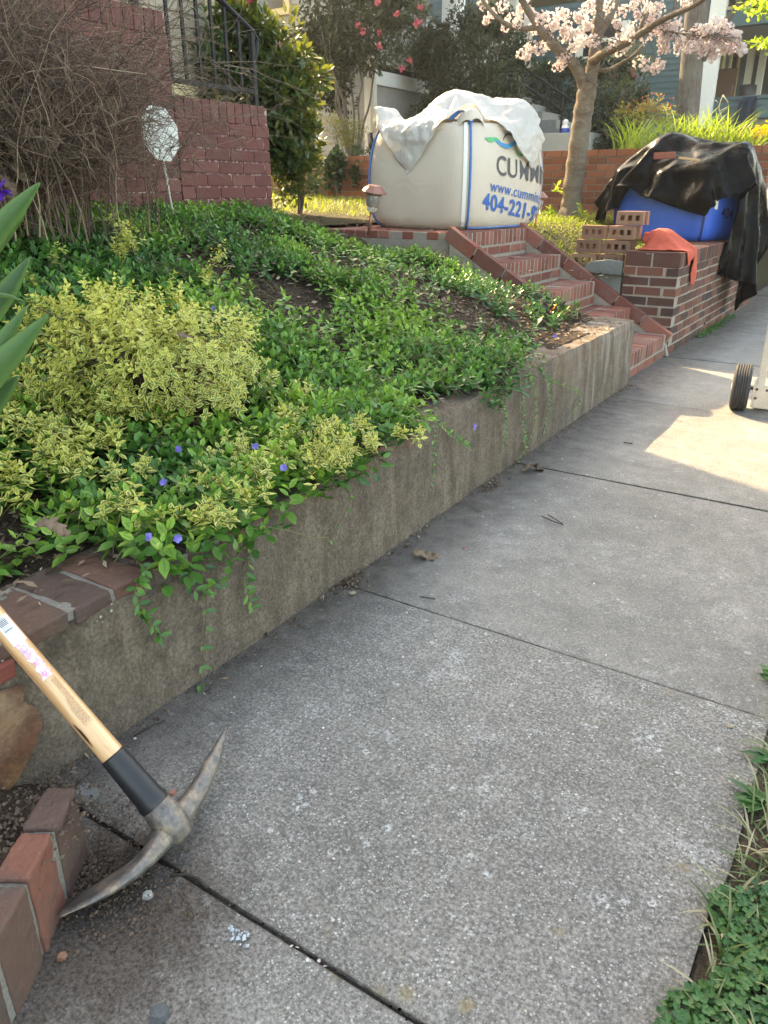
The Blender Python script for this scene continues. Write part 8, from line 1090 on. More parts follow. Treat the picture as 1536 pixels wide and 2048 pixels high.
def wing():
    root = empty('maroon_porch_wing', (-3.65, 2.5, 1.0), 'maroon painted brick wing wall, stepped high then low, behind the bare bush', 'brick wall')
    XF = -3.5; z0 = 0.92; mb = MB()
    def part(y0, y1, H):
        mb.box((XF-0.30, y0+0.004, z0-0.2), (XF-0.005, y1-0.004, H-0.008), 0, 0.5)
        z = H-0.105-0.0685; i = 0
        while z > z0-0.06:
            course_y(mb, y0, y1, XF, XF-0.1, z, z+0.0605, L=0.205, g=0.009, off=0.5*(i % 2)); 
            course_x(mb, XF-0.30, XF-0.103, y1, y1-0.09, z, z+0.0605, L=0.2, g=0.009)
            z -= 0.0685; i += 1
        y = y0
        while y < y1-0.03: mb.box((XF-0.305, y, H-0.108), (XF+0.003, min(y+0.0585, y1+0.002), H), 1, None, 0.0015); y += 0.067
    part(-2.0, 3.305, 2.0); part(3.312, 4.075, 1.62)
    mb.build('painted_brickwork', [M['maroon_mortar'], M['maroon']], root, bevel=0.003)
    # steps behind the wing (porch stair)
    st = MB()
    for k in range(5): st.box((-5.2, 3.0+k*0.24, 0.9), (-3.82, 3.24+k*0.24, 1.86-k*0.17), 0, 0.5, 0)
    tag(st.build('porch_steps', M['concrete'], bevel=0.006), 'concrete porch steps behind the maroon wing wall', 'steps')
    # railing
    r = empty('iron_railing', (-3.6, 4, 1.62), 'black iron stair railing with slim balusters standing on the maroon wing wall', 'railing'); X = -3.62
    def q(px, py): return at(px, py, X=X)
    pb = q(511, 214); pt = q(503, 66); rt0 = q(437, 0); rt1 = q(518, 80); sl_ = (rt1[2]-rt0[2])/(rt1[1]-rt0[1])
    def topz(y): return rt1[2]+sl_*(y-rt1[1])
    b0, b1 = q(342, 160), q(509, 184); bs = (b1[2]-b0[2])/(b1[1]-b0[1])
    def botz(y): return b1[2]+bs*(y-b1[1])
    yp = pb[1]
    mb = MB(); mb.box((X-0.015, yp-0.015, 1.60), (X+0.015, yp+0.015, topz(yp)), 0); mb.build('newel_post', M['iron'], r, bevel=0.002)
    mb = MB(); y_top = yp-1.6; mb.tube([(X, y_top, topz(y_top)), (X, yp, topz(yp)+0.01), (X, yp+0.045, topz(yp)-0.035), (X, yp+0.035, topz(yp)-0.10), (X, yp+0.01, topz(yp)-0.14)], 0.018, 8); mb.build('handrail', M['iron'], r)
    mb = MB(); mb.box((X-0.012, 3.25, botz(yp)-0.012), (X+0.012, yp-0.015, botz(yp)+0.012), 0); mb.build('bottom_rail', M['iron'], r)
    y = yp-0.115
    while y > 3.33:
        mb = MB(); mb.box((X-0.008, y-0.008, botz(yp)+0.012), (X+0.008, y+0.008, topz(y)-0.012), 0); mb.build('baluster', M['iron'], r); y -= 0.112
    mb = MB(); mb.box((X-0.012, 1.8, 2.075), (X+0.012, 3.19, 2.10), 0); mb.build('bottom_rail', M['iron'], r)
    mb = MB(); mb.box((X-0.018, 3.19, 1.995), (X+0.018, 3.226, topz(3.2)), 0); mb.build('newel_post', M['iron'], r)
    y = 3.08
    while y > 2.6: mb = MB(); mb.box((X-0.008, y-0.008, 2.10), (X+0.008, y+0.008, 3.0), 0); mb.build('baluster', M['iron'], r); y -= 0.112
wing()

def grey_house():
    XF, YC, YE = -7.5, 11.2, 16.7; root = empty('grey_house', (-11, 14, 1.6), 'grey house with a raised slatted front porch and tan eaves behind the clipped hedges', 'house')
    g = 1.45
    mb = MB(); mb.box((-18, YC+0.01, g), (XF-2.2, YE, 6.2), 0, 0.5); clap(mb, (-18, YC), (XF-0.12, YC), g, 6.2, (0, -1), 0.1); clap(mb, (XF-2.2, YC+2), (XF-2.2, YE), 3.3, 6.2, (1, 0), 0.1)
    mb.box((-18, YC+0.012, g), (XF-0.13, YC+2.0, 3.2), 0, 0.5); mb.box((-12, YC+0.014, g), (XF-0.14, YC+1.2, 6.2), 0, 0.5)
    mb.build('siding', M['siding_grey'], root)
    mb = MB(); mb.box((XF-0.12, YC-0.03, g), (XF+0.03, YC+0.10, 5.1), 0); mb.build('corner_board', M['white'], root, bevel=0.004)
    mb = MB(); mb.box((XF-0.02, YC+0.11, 2.66), (XF+0.02, YE, 2.86), 0); mb.build('skirt_board', M['white'], root, bevel=0.004)
    mb = MB(); mb.box((XF-0.06, YC+0.11, g), (XF-0.02, YE, 2.655), 0); mb.build('foundation_panel', M['concrete'], root)
    mb = MB(); mb.box((XF-0.10, YC+0.1, 2.8), (XF-0.06, YE, 3.6), 0); mb.build('underfloor_shade_panel', plain('underfloor_shade', (0.02, 0.02, 0.02), 0.9), root)  # solid panel behind the slats, underfloor shade put into its near-black colour
    mb = MB(); y = YC+0.14
    while y < YE: mb.box((XF-0.03, y, 2.95), (XF-0.008, y+0.085, 3.62), 0); y += 0.115
    sp = mb.build('slat_skirt', M['skirt'], root, bevel=0.002)
    mb = MB(); mb.box((XF-2.2, YC+0.1, 3.62), (XF+0.05, YE, 3.74), 0); mb.build('porch_floor', M['concrete'], root, bevel=0.004)
    p = at(912, 20, X=XF-0.1)
    for y in (YC+0.25, float(p[1]), YE-0.2):
        mb = MB(); mb.box((XF-0.30, y-0.16, 3.742), (XF-0.0, y+0.16, 5.3), 0); mb.build('porch_column', M['white'] if y > 14 else M['skirt'], root, bevel=0.01)
    mb = MB(); mb.box((XF-0.26, YC+0.3, 5.3), (XF+0.02, YE+0.1, 5.6), 0); mb.build('porch_beam', M['tan'], root, bevel=0.006)
    mb = MB(); mb.add([(XF+0.5, YC-0.4, 5.45), (XF+0.5, YE+0.6, 5.45), (XF-2.3, YE+0.6, 6.6), (XF-2.3, YC-0.4, 6.6)], [(0, 1, 2, 3)], 0); mb.build('porch_roof', M['roof'], root, solid=0.10)
    mb = MB(); mb.add([(-18.4, YC-0.3, 6.2), (XF-1.6, YC-0.3, 6.2), (XF-1.6, YE+0.5, 6.2), (-18.4, YE+0.5, 6.2), (-14, YC+1.5, 7.4), (-14, YE-1.5, 7.4)], [(0, 1, 4), (2, 3, 5), (1, 2, 5, 4), (3, 0, 4, 5), (0, 3, 2, 1)], 0); mb.build('roof', M['roof'], root, solid=0.06)
    # eaves of the far bay, tan underside seen through the blossom
    mb = MB(); mb.box((XF-1.0, YE-0.1, 4.62), (XF+1.6, YE+0.1, 4.86), 0); mb.box((XF-1.0, YE+0.1, 4.80), (XF+1.6, YE+1.5, 4.86), 0); mb.build('eave_board', M['tan'], root, bevel=0.005)
    a = at(568, 12, Y=YC-0.03); mb = MB(); mb.box((a[0]-0.85, YC-0.05, a[2]-0.12), (a[0]+0.12, YC-0.016, a[2]+1.6), 0); w = mb.build('window_frame', M['cream'], root, bevel=0.004)
    mb = MB(); mb.box((a[0]-0.75, YC-0.056, a[2]-0.02), (a[0]+0.0, YC-0.0505, a[2]+1.5), 0); mb.build('pane', M['glass'], w)
    # downspout
    mb = MB(); xx = XF+0.06; mb.tube([(xx, YC-0.05, 5.2), (xx, YC-0.05, 1.98)], 0.045, 10); mb.tube(catmull([(xx, YC-0.05, 1.98), (xx, YC-0.06, 1.86), (xx+0.08, YC-0.12, 1.80)], 4), 0.06, 10)
    mb.build('downspout', M['white'], root, smooth=True)
    mb = MB(); mb.tube(catmull([(xx, YC-0.06, 1.95), (xx+0.03, YC-0.10, 1.84), (xx+0.10, YC-0.18, 1.78)], 4), 0.085, 10); mb.build('black_drain_elbow', M['rubber'], root, smooth=True)
    # porch number
    c = at(922, 6, X=XF+0.004)
    text_on('05', 0.24, lambda x, y: (XF+0.006, c[1]-0.14+x, c[2]-0.02+y), plain('number_black', (0.05, 0.05, 0.05), 0.5), 'house_number', root, 0.004)
grey_house()

def far_stair():
    Yr = 14.5; a = at(1040, 130, Y=Yr); b = at(1200, 240, Y=Yr); c = at(1018, 150, Y=Yr); d = at(1125, 222, Y=Yr)
    root = empty('stair_railing', (-5.8, Yr, 1.6), 'black pipe handrails going down beside the far stairs behind the cherry trunk', 'railing')
    mb = MB(); mb.tube([a, b], 0.022, 8); mb.build('top_rail', M['iron'], root, smooth=True)
    mb = MB(); mb.tube([c, d], 0.022, 8); mb.build('middle_rail', M['iron'], root, smooth=True)
    for t in (0.0, 0.55, 0.98):
        p = a*(1-t)+b*t; mb = MB(); mb.tube([p, (p[0], p[1], 1.5)], 0.02, 6); mb.build('post', M['iron'], root, smooth=True)
    st = MB(); n = 9
    for k in range(n):
        t = k/(n-1); x = a[0]-0.4+t*2.2; z = 2.75-t*1.15
        st.box((x, Yr+0.1, 1.4), (x+0.30, Yr+1.3, z), 0)
    st.box((a[0]-1.4, Yr+0.06, 1.4), (a[0]-0.41, Yr+1.4, 3.3), 0)
    tag(st.build('concrete_stairs', M['concrete'], bevel=0.01), 'pale concrete stairs rising to the grey porch behind the black handrails', 'steps')
    p = at(1131, 252, Y=12.2); mb = MB(); mb.lathe([(0.02, 0), (0.055, 0.0), (0.06, 0.06), (0.05, 0.10), (0.03, 0.12), (0.04, 0.13), (0.04, 0.17), (0.015, 0.19)], (p[0], p[1], p[2]-0.1), n=16)
    j = mb.build('jug_body', M['white'], None, smooth=True); root2 = empty('small_jug', (p[0], p[1], p[2]-0.1), 'small white and blue jug on the grey step left of the cherry trunk', 'jug'); put(j, root2)
    mb = MB(); mb.lathe([(0.056, 0.005), (0.063, 0.01), (0.064, 0.06), (0.058, 0.07)], (p[0], p[1], p[2]-0.1), n=16); mb.build('blue_band', plain('jug_blue', (0.02, 0.07, 0.35), 0.5), root2, smooth=True)
    mb = MB(); mb.box((p[0]-0.7, p[1]-0.2, 1.3), (p[0]+0.45, p[1]+0.4, p[2]-0.102), 0)
    tag(mb.build('grey_step_block', M['siding_grey'], bevel=0.01), 'grey block step under the small jug, behind the right edge of the white bag', 'step block')
far_stair()

def teal_house():
    Y = 19.0; c = at(1402, 200, Y=Y); XC = float(c[0]); g = 1.6
    root = empty('teal_house', (XC-4, Y+3, g), 'teal clapboard house with a covered side porch at the upper right', 'house')
    mb = MB(); mb.box((XC-12, Y+0.01, g), (XC-0.01, Y+9, 8.5), 0); clap(mb, (XC-12, Y), (XC, Y), g, 8.5, (0, -1), 0.112); clap(mb, (XC, Y), (XC, Y+9), g+0.8, 8.5, (1, 0), 0.112)
    mb.build('siding', M['siding_teal'], root)
    a = at(1150, 128, Y=Y); b = at(1262, 40, Y=Y)
    mb = MB(); x0, x1, z0, z1 = a[0], b[0], a[2], b[2]; yy = Y-0.04
    for bx in (((x0, yy, z0), (x0+0.17, Y-0.015, z1)), ((x1-0.17, yy, z0), (x1, Y-0.015, z1)), ((x0+0.17, yy, z0), (x1-0.17, Y-0.015, z0+0.12)), ((x0+0.17, yy, (z0+z1)/2), (x1-0.17, Y-0.018, (z0+z1)/2+0.08))): mb.box(*bx, 0)
    w = mb.build('window_frame', M['white'], root, bevel=0.004); mb = MB(); mb.box((x0+0.17, Y-0.022, z0+0.12), (x1-0.17, Y-0.017, z1), 0); mb.build('pane', M['glass'], w)
    cb = MB(); q0 = at(1056, 95, Y=Y); cb.box((q0[0]-0.12, Y-0.05, q0[2]-0.5), (q0[0]+0.10, Y-0.015, q0[2]+2.5), 0); cb.build('white_trim', M['white'], root)
    # porch
    pz = at(1450, 196, Y=Y-0.3)[2]; pb = at(1450, 238, Y=Y-0.3)[2]; xe = XC+4.5
    mb = MB(); mb.box((XC+0.25, Y-0.26, pb), (xe, Y-0.12, pz-0.04), 0); clap(mb, (XC+0.25, Y-0.26), (xe, Y-0.26), pb, pz-0.04, (0, -1), 0.112); mb.build('porch_parapet', M['siding_teal'], root)
    mb = MB(); mb.box((XC+0.2, Y-0.30, pz-0.04), (xe, Y-0.08, pz+0.02), 0); mb.build('parapet_cap', plain('teal_trim', (0.05, 0.11, 0.12), 0.5), root)
    mb = MB(); mb.box((XC+0.02, Y-0.1, pb-0.1), (xe, Y+4, pb-0.02), 0); mb.build('porch_floor', M['siding_grey'], root)
    mb = MB(); t0 = at(1428, 10, Y=Y-0.35); b0_ = at(1400, 270, Y=Y-0.35)
    mb.box((b0_[0]-0.13, Y-0.45, g), (b0_[0]+0.17, Y-0.27, t0[2]+1.2), 0); mb.build('porch_post', M['white'], root, bevel=0.01)
    mb = MB(); bz = at(1500, 50, Y=Y-0.3)[2]; mb.box((XC+0.3, Y-0.35, bz), (xe, Y-0.12, bz+0.28), 0); mb.build('porch_beam', M['siding_teal'], root)
    mb = MB(); mb.box((XC+0.3, Y-0.38, bz+0.284), (xe, Y-0.1, bz+0.34), 0); mb.build('beam_trim', M['tan'], root)
    mb = MB(); mb.box((XC-0.3, Y-0.7, bz+0.95), (xe+0.5, Y+6, bz+1.1), 0); mb.build('porch_roof', M['roof'], root)
    mb = MB(); mb.box((XC+0.02, Y-0.1, bz+0.10), (xe, Y+5, bz+0.14), 0); mb.build('porch_ceiling', M['siding_grey'], root)
    mb = MB(); mb.box((XC+0.02, Y+4.6, pb), (xe, Y+4.8, bz+0.1), 0); mb.build('porch_end_wall', M['siding_teal'], root)
    # openings in the house front inside the porch, seen at a slant
    for y0, y1, m in ((Y+0.7, Y+1.5, 'glass'), (Y+2.1, Y+3.1, 'glass')):
        mb = MB(); mb.box((XC+0.015, y0, pb+0.5), (XC+0.06, y0+0.12, bz), 0); mb.box((XC+0.015, y1-0.12, pb+0.5), (XC+0.06, y1, bz), 0); mb.box((XC+0.015, y0+0.12, pb+0.5), (XC+0.06, y1-0.12, pb+0.6), 0)
        w = mb.build('window_frame', M['cream'], root); mb = MB(); mb.box((XC+0.016, y0+0.12, pb+0.6), (XC+0.03, y1-0.12, bz), 0); mb.build('pane', M['glass'], w)
    for px in (1496, 1520):
        q_ = at(px, 150, Y=Y+2.6); mb = MB(); mb.box((q_[0]-0.07, Y+2.55, pb), (q_[0]+0.07, Y+2.7, bz), 0); mb.build('white_trim', M['white'], root)
    # things on the porch
    p = at(1495, 185, Y=Y+0.5); mb = MB(); mb.lathe([(0.10, -0.35), (0.16, -0.3), (0.17, 0.12), (0.14, 0.14), (0.13, 0.05)], p, n=14); tag(mb.build('dark_pot', M['rubber'], smooth=True), 'dark round pot behind the teal porch parapet', 'pot')
    p = at(1443, 172, Y=Y+1.0); mb = MB(); mb.box((p[0]-0.25, p[1]-0.2, p[2]-0.5), (p[0]+0.25, p[1]+0.2, p[2]), 0); mb.box((p[0]-0.25, p[1]+0.15, p[2]), (p[0]+0.25, p[1]+0.2, p[2]+0.35), 0); tag(mb.build('porch_chair', plain('brown_wood', (0.12, 0.06, 0.035), 0.6), bevel=0.01), 'brown wooden chair on the teal house porch', 'chair')
    p = at(1497, 200, Y=Y-0.34); mb = MB()
    n = 9; V = []
    for j in range(7):
        for i in range(n): u = i/(n-1)-0.5; V.append((p[0]+u*(0.30+0.02*j), p[1]-0.03*math.sin(i*1.7+j*0.5)-0.01, p[2]+0.06-j*0.10))
    mb.add(V, [(j*n+i, j*n+i+1, (j+1)*n+i+1, (j+1)*n+i) for j in range(6) for i in range(n-1)]); tag(mb.build('hanging_towel', plain('navy_cloth', (0.015, 0.03, 0.055), 0.9), smooth=True, solid=0.012), 'dark navy cloth hanging over the teal porch parapet', 'cloth')
    mb = MB(); mb.box((XC+0.1, Y-2.2, g-0.2), (xe, Y-2.0, pb-0.28), 0); tag(mb.build('brick_planter', M['brick_far'], bevel=0.01), 'low dull red brick planter wall below the teal porch', 'planter wall')
teal_house()

# ---------------------------------------------------------------- trees
def cherry():
    base = np.array([-2.86, 7.75, 0.86]); root = empty('cherry_tree', base, 'young cherry tree with pale pink blossom and a forking trunk', 'tree')
    P = lambda *a: at(a[0], a[1], Y=a[2])
    mb = MB()
    LP = []
    def limb(path, r0, r1, n=14):
        pts = catmull(path, 6); LP.extend(pts); rr = [r0+(r1-r0)*(i/(len(pts)-1))**0.8 for i in range(len(pts))]
        rr = [r*(1+0.06*math.sin(i*1.7+len(path))) for i, r in enumerate(rr)]; mb.tube(pts, rr, n, 0)
    limb([base-np.array([0, 0, 0.1]), P(1143, 400, 7.75), P(1152, 330, 7.75), P(1160, 270, 7.75), P(1168, 215, 7.75), P(1178, 165, 7.74)], 0.098, 0.085, 20)
    mb.tube([base-np.array([0, 0, 0.1]), base+np.array([0, 0, 0.03]), base+np.array([0, 0, 0.14])], [0.19, 0.135, 0.10], 16)
    limb([P(1172, 190, 7.74), P(1160, 150, 7.7), P(1138, 118, 7.62), P(1108, 92, 7.55), P(1078, 55, 7.5), P(1055, 20, 7.45), P(1035, -15, 7.4), P(990, -90, 7.3)], 0.058, 0.022)
    limb([P(1075, 54, 7.5), P(1045, 57, 7.45), P(1012, 48, 7.42), P(985, 25, 7.4), P(962, -5, 7.4), P(930, -60, 7.35)], 0.028, 0.012)
    limb([P(1178, 170, 7.74), P(1188, 120, 7.78), P(1193, 70, 7.8), P(1197, 20, 7.82), P(1200, -40, 7.85), P(1206, -160, 7.9), P(1195, -300, 7.95)], 0.066, 0.026)
    limb([P(1192, 75, 7.8), P(1212, 45, 7.85), P(1228, 15, 7.9), P(1240, -20, 7.95), P(1268, -120, 8.1)], 0.045, 0.018)
    limb([P(1183, 125, 7.76), P(1210, 105, 7.6), P(1245, 90, 7.48), P(1280, 68, 7.38), P(1310, 48, 7.3), P(1350, 28, 7.2), P(1390, 10, 7.1), P(1440, -25, 6.95)], 0.042, 0.015)
    limb([P(1280, 66, 7.38), P(1286, 42, 7.4), P(1298, 15, 7.42), P(1312, -15, 7.45), P(1330, -70, 7.5)], 0.022, 0.01, 8)
    limb([P(1180, 140, 7.76), P(1215, 140, 7.8), P(1245, 125, 7.85), P(1270, 108, 7.9), P(1295, 78, 7.95)], 0.022, 0.010, 8)
    limb([P(1330, 62, 7.3), P(1375, 68, 7.2), P(1420, 73, 7.1), P(1470, 75, 7.0)], 0.008, 0.004, 6)
    limb([P(1085, 85, 7.5), P(1068, 92, 7.45), P(1050, 102, 7.4)], 0.006, 0.003, 5)
    mb.build('trunk_and_limbs', M['cherry_bark'], root, smooth=True)
    bl = [(965,10),(985,28),(1005,12),(1025,35),(1040,18),(1012,52),(1036,44),(972,42),(1055,95),(1045,106),(1064,92),(1080,100),(1053,112),(1122,122),(1132,114),(1117,130),(1065,55),(1090,35),(1108,52),(1098,62),(1130,28),(1136,52),(1142,68),(1155,38),(1168,55),(1162,82),(1150,92),(1178,80),(1128,74),(1146,96),(1180,30),(1175,12),
          (1215,12),(1224,32),(1236,46),(1250,20),(1242,70),(1262,55),(1275,30),(1286,50),(1296,15),(1226,90),(1240,104),(1252,94),(1262,72),(1290,76),(1310,60),(1330,50),(1350,46),(1342,66),(1360,76),(1380,70),(1396,60),(1365,94),(1385,90),(1400,96),(1420,86),(1440,80),(1455,70),(1472,70),(1426,104),(1446,98),(1465,94),(1482,96),(1278,124),(1292,130),(1317,130),(1326,80),(1330,92),(1370,8),(1430,42),(1445,52),(1405,72),(1416,60),(1100,88),(1116,34),(1062,28),(1048,8),(1310,35),(1322,18),(1268,8),(1285,0)]
    C = []
    for x, y in bl:
        d = rng.uniform(-0.35, 0.35) if 1050 < x < 1300 else rng.uniform(-0.15, 0.15)
        yy = (7.55 if x < 1200 else 7.75-(x-1200)*0.0022)+d; C.append(P(x, y, yy))
        if x > 1300 or (1060 < x < 1180 and y < 90): C.append(P(x+rng.uniform(-10, 10), y+rng.uniform(-9, 9), yy+rng.uniform(-.1, .1)))
    for k in range(150):                                  # upper crown, above the picture
        x = rng.uniform(900, 1500); y = rng.uniform(-420, -25); C.append(P(x, y, rng.uniform(7.0, 8.6)))
    C = np.array(C); fl = 25; n = len(C)*fl; cc = np.repeat(C, fl, 0); rad = np.repeat(rng.uniform(0.034, 0.062, len(C)), fl)
    d = unit(rng.normal(0, 1, (n, 3))); fc = cc+d*(rad*rng.uniform(0.45, 1.05, n))[:, None]; d = unit(d+rng.normal(0, 0.45, (n, 3)))
    A = unit(np.cross(d, rng.normal(0, 1, (n, 3)))); B = np.cross(d, A); PP = []; DD = []; UU = []
    for k in range(5):
        a = 2*math.pi*k/5; e = math.cos(a)*A+math.sin(a)*B; PP.append(fc); DD.append(e+d*0.75); UU.append(d)
    PP = np.concatenate(PP); DD = np.concatenate(DD); UU = np.concatenate(UU); m = len(PP)
    leaves('blossom', PP, DD, 0.019, 0.017, np.clip(np.tile(np.repeat(rng.random(len(C)), fl), 5)*0.6+rng.random(m)*0.4, 0, 1), M['petal'], root, T_SIMPLE, UU)
    LPa = np.array(LP); tw = []
    for c_ in C:
        dd = np.linalg.norm(LPa-c_, axis=1); p_ = LPa[np.argmin(dd+rng.uniform(0, 0.25, len(dd)))]; t_ = np.linspace(0, 1, 7)[:, None]
        tw.append(p_+(c_-p_)*t_+np.array([0, 0, 0.10])*np.sin(t_*math.pi)*np.linalg.norm(c_-p_)+np.cumsum(rng.normal(0, 0.008, (7, 3)), 0)*(1-t_))
    strands('twigs', tw, np.linspace(0.0045, 0.002, 7), M['twig'], root, 4, rng.random(len(tw))*0.5)
    # a few fresh shoots at the trunk foot
    P0, D0 = [], []
    for c in (at(1103, 424, Y=7.6), at(1162, 424, Y=7.6), at(1116, 380, Y=7.7)):
        for k in range(12 if c is not None else 0): P0.append(c+rng.normal(0, 0.02, 3)); D0.append(rng.normal(0, 1, 3)+np.array([0, 0, 0.5]))
    leaves('basal_shoot', P0, D0, 0.06, 0.035, rng.random(len(P0)), M['maple'], root, T_LEAF)['kind'] = 'stuff'
cherry()
def far_trunk():
    a = at(1372, 260, Y=15.0); b = at(1395, 0, Y=15.0); root = empty('grey_tree', (a[0], 15, 1.6), 'grey-barked tree trunk standing in front of the teal house', 'tree')
    mb = MB(); mb.tube([(a[0], 15, 1.4), a, b, b+(b-a)*1.6], [0.20, 0.185, 0.175, 0.15], 18); mb.tube(catmull([at(1405, 120, Y=15), at(1440, 60, Y=14.9), at(1475, 10, Y=14.8), at(1500, -60, Y=14.7)], 5), [0.06]*8+[0.04]*8, 8)
    mb.build('trunk', M['bark'], root, smooth=True)
    foliage('crown', root, M['maple'], 5000, (a[0], 15, 7.0), (3.0, 2.6, 1.9), 0.10, 0.06, 91, 60)
far_trunk()
def maple():
    root = empty('young_maple', (0.5, 9.2, 0), 'bright green spring leaves of a tree reaching in at the top right corner', 'tree')
    mb = MB(); mb.tube([(0.7, 9.2, -0.05), (0.68, 9.2, 2.0), (0.5, 9.0, 3.6)], [0.09, 0.075, 0.05], 12); mb.tube(catmull([(0.68, 9.2, 1.9), at(1700, 60, Y=8.7), at(1560, 20, Y=8.3), at(1495, 12, Y=8.2)], 6), 0.012, 6); mb.tube(catmull([(0.68, 9.2, 1.5), at(1640, 110, Y=8.5), at(1500, 86, Y=8.2)], 6), 0.008, 6)
    mb.build('trunk', M['bark'], root, smooth=True)
    P = []; 
    for c, r, n in (((1535, 8), (40, 18), 150), ((1500, 18), (22, 10), 50), ((1600, 20), (60, 40), 200), ((1520, 86), (26, 6), 60), ((1620, 90), (70, 20), 120)):
        for k in range(n): P.append(at(c[0]+rng.normal(0, 0.5)*r[0], c[1]+rng.normal(0, 0.5)*r[1], Y=8.3+rng.normal(0, 0.2)))
    D = rng.normal(0, 1, (len(P), 3)); leaves('foliage', P, D, 0.06, 0.035, rng.random(len(P)), M['maple'], root, T_LEAF)
    foliage('crown', root, M['maple'], 3500, (0.9, 9.3, 4.6), (1.5, 1.4, 1.0), 0.06, 0.035, 92, 40)
maple()

# ---------------------------------------------------------------- shrubs
def shrub(name, label, cat, base, mat, stems=8, spread=0.3, h=1.0, sr=0.015, stem_mat='bark', group=None):
    root = empty(name, base, label, cat, group); b = np.array(base); paths = []
    for k in range(stems):
        a = rng.uniform(0, 2*math.pi); r = spread*rng.uniform(0.3, 1); paths.append([b+np.array([0.25*r*math.cos(a)*t**0.5+r*math.cos(a)*t*0.75, 0.25*r*math.sin(a)*t**0.5+r*math.sin(a)*t*0.75, h*t-0.05])+rng.normal(0, 0.012*h, 3) for t in np.linspace(0, 1, 7)])
    mb = MB()
    for p in paths: mb.tube(catmull(p, 3), list(np.linspace(sr, sr*0.35, 19)), 6)
    mb.build('stems', M[stem_mat], root, smooth=True); return root
r = shrub('camellia_shrub', 'tall glossy camellia with backlit yellow-green leaves right of the iron railing', 'shrub', (-4.72, 5.85, 0.95), None, 6, 0.16, 0.95, 0.012)
foliage('foliage', r, M['camellia'], 3600, at(495, 120, Y=5.75), (0.44, 0.42, 0.60), 0.085, 0.042, 101, 46, 0.30, 0.3, tmpl=T_LEAF, hi=0.75)
foliage('foliage', r, M['camellia'], 3400, at(560, 255, Y=5.75), (0.36, 0.38, 0.50), 0.080, 0.040, 102, 40, 0.30, 0.3, tmpl=T_LEAF, hi=0.8)
foliage('foliage', r, M['camellia'], 1500, at(575, 170, Y=5.7), (0.30, 0.3, 0.34), 0.08, 0.04, 163, 26, 0.3, 0.2, tmpl=T_LEAF, hi=0.8)
foliage('foliage', r, M['camellia'], 600, at(585, 350, Y=5.75), (0.26, 0.28, 0.24), 0.06, 0.03, 103, 20, 0.3, 0.3, tmpl=T_LEAF, lo=0.2, hi=0.9)
def flowers(parent, pts, size, mat, name='flower', n=14):
    for c in pts:
        c = np.array(c); d = unit(rng.normal(0, 1, (n, 3))); U = rng.normal(0, 1, (n, 3))
        leaves(name, c+d*size*0.15, d, size, size*0.8, rng.random(n), mat, parent, T_ROUND, U)
flowers(r, [at(x, y, Y=5.6) for x, y in ((500, 3), (562, 92), (552, 152), (470, 8))], 0.032, M['camflower'])
r = shrub('camellia_tree', 'large dark camellia with coral red flowers against the grey house corner', 'shrub', (*at(712, 262, Y=10.3)[:2], 1.5), None, 9, 0.5, 1.7, 0.022)
foliage('foliage', r, M['dark_leaf'], 5200, at(690, 40, Y=10.4), (1.05, 0.75, 0.85), 0.10, 0.046, 104, 70, 0.24, 0.4, hi=0.85)
foliage('foliage', r, M['dark_leaf'], 3600, at(655, 130, Y=10.4), (0.66, 0.5, 0.62), 0.10, 0.045, 105, 34, 0.26, 0.4, hi=0.85)
foliage('foliage', r, M['dark_leaf'], 900, at(800, 30, Y=10.3), (0.42, 0.4, 0.38), 0.10, 0.045, 106, 20, 0.28, 0.4)
foliage('foliage', r, M['dark_leaf'], 260, at(790, 100, Y=10.2), (0.35, 0.3, 0.22), 0.08, 0.035, 107, 12, 0.3, 0.4)
flowers(r, [at(x, y, Y=9.75) for x, y in ((755,4),(792,27),(840,15),(715,51),(726,62),(760,66),(830,49),(838,43),(759,92),(818,121),(804,138))], 0.042, M['camflower'], n=9)
r = shrub('clipped_hedge', 'large clipped dark hedge in front of the grey porch, behind the white bulk bag', 'hedge', (*at(940, 235, Y=12.3)[:2], 1.5), None, 12, 0.75, 1.9, 0.03)
c = at(948, 150, Y=12.4); foliage('foliage', r, M['dark_leaf'], 17000, (c[0], c[1], c[2]+0.02), (0.80, 0.75, 0.88), 0.066, 0.042, 108, 300, 0.13, box=True, hi=0.9)
c = at(860, 110, Y=12.2); foliage('foliage', r, M['dark_leaf'], 3500, c, (0.45, 0.5, 0.42), 0.07, 0.042, 109, 60, 0.2, 0.5, hi=0.8)
c = at(985, 205, Y=12.2); foliage('foliage', r, M['dark_leaf'], 4000, c, (0.50, 0.5, 0.45), 0.066, 0.042, 110, 80, 0.2, box=True, hi=0.9)
r = shrub('clipped_hedge', 'dark rounded hedge behind the black handrails left of the cherry trunk', 'hedge', (*at(1110, 240, Y=15.8)[:2], 1.5), None, 8, 0.5, 1.4, 0.03)
c = at(1118, 205, Y=15.9); foliage('foliage', r, M['dark_leaf'], 9000, c, (0.70, 0.6, 0.68), 0.075, 0.045, 111, 180, 0.15, box=True, hi=0.7)
r = shrub('clipped_hedge', 'dark hedge right of the cherry trunk above the orange-red brick wall', 'hedge', (*at(1225, 285, Y=12.5)[:2], 1.5), None, 8, 0.4, 1.1, 0.025)
c = at(1222, 210, Y=12.6); foliage('foliage', r, M['dark_leaf'], 9000, c, (0.50, 0.5, 0.66), 0.062, 0.038, 112, 160, 0.16, box=True, hi=0.75)
r = shrub('flowering_bush', 'loose olive bush with a few pink flowers in front of the teal siding', 'shrub', (*at(1250, 220, Y=14.5)[:2], 1.5), None, 7, 0.5, 1.4, 0.02)
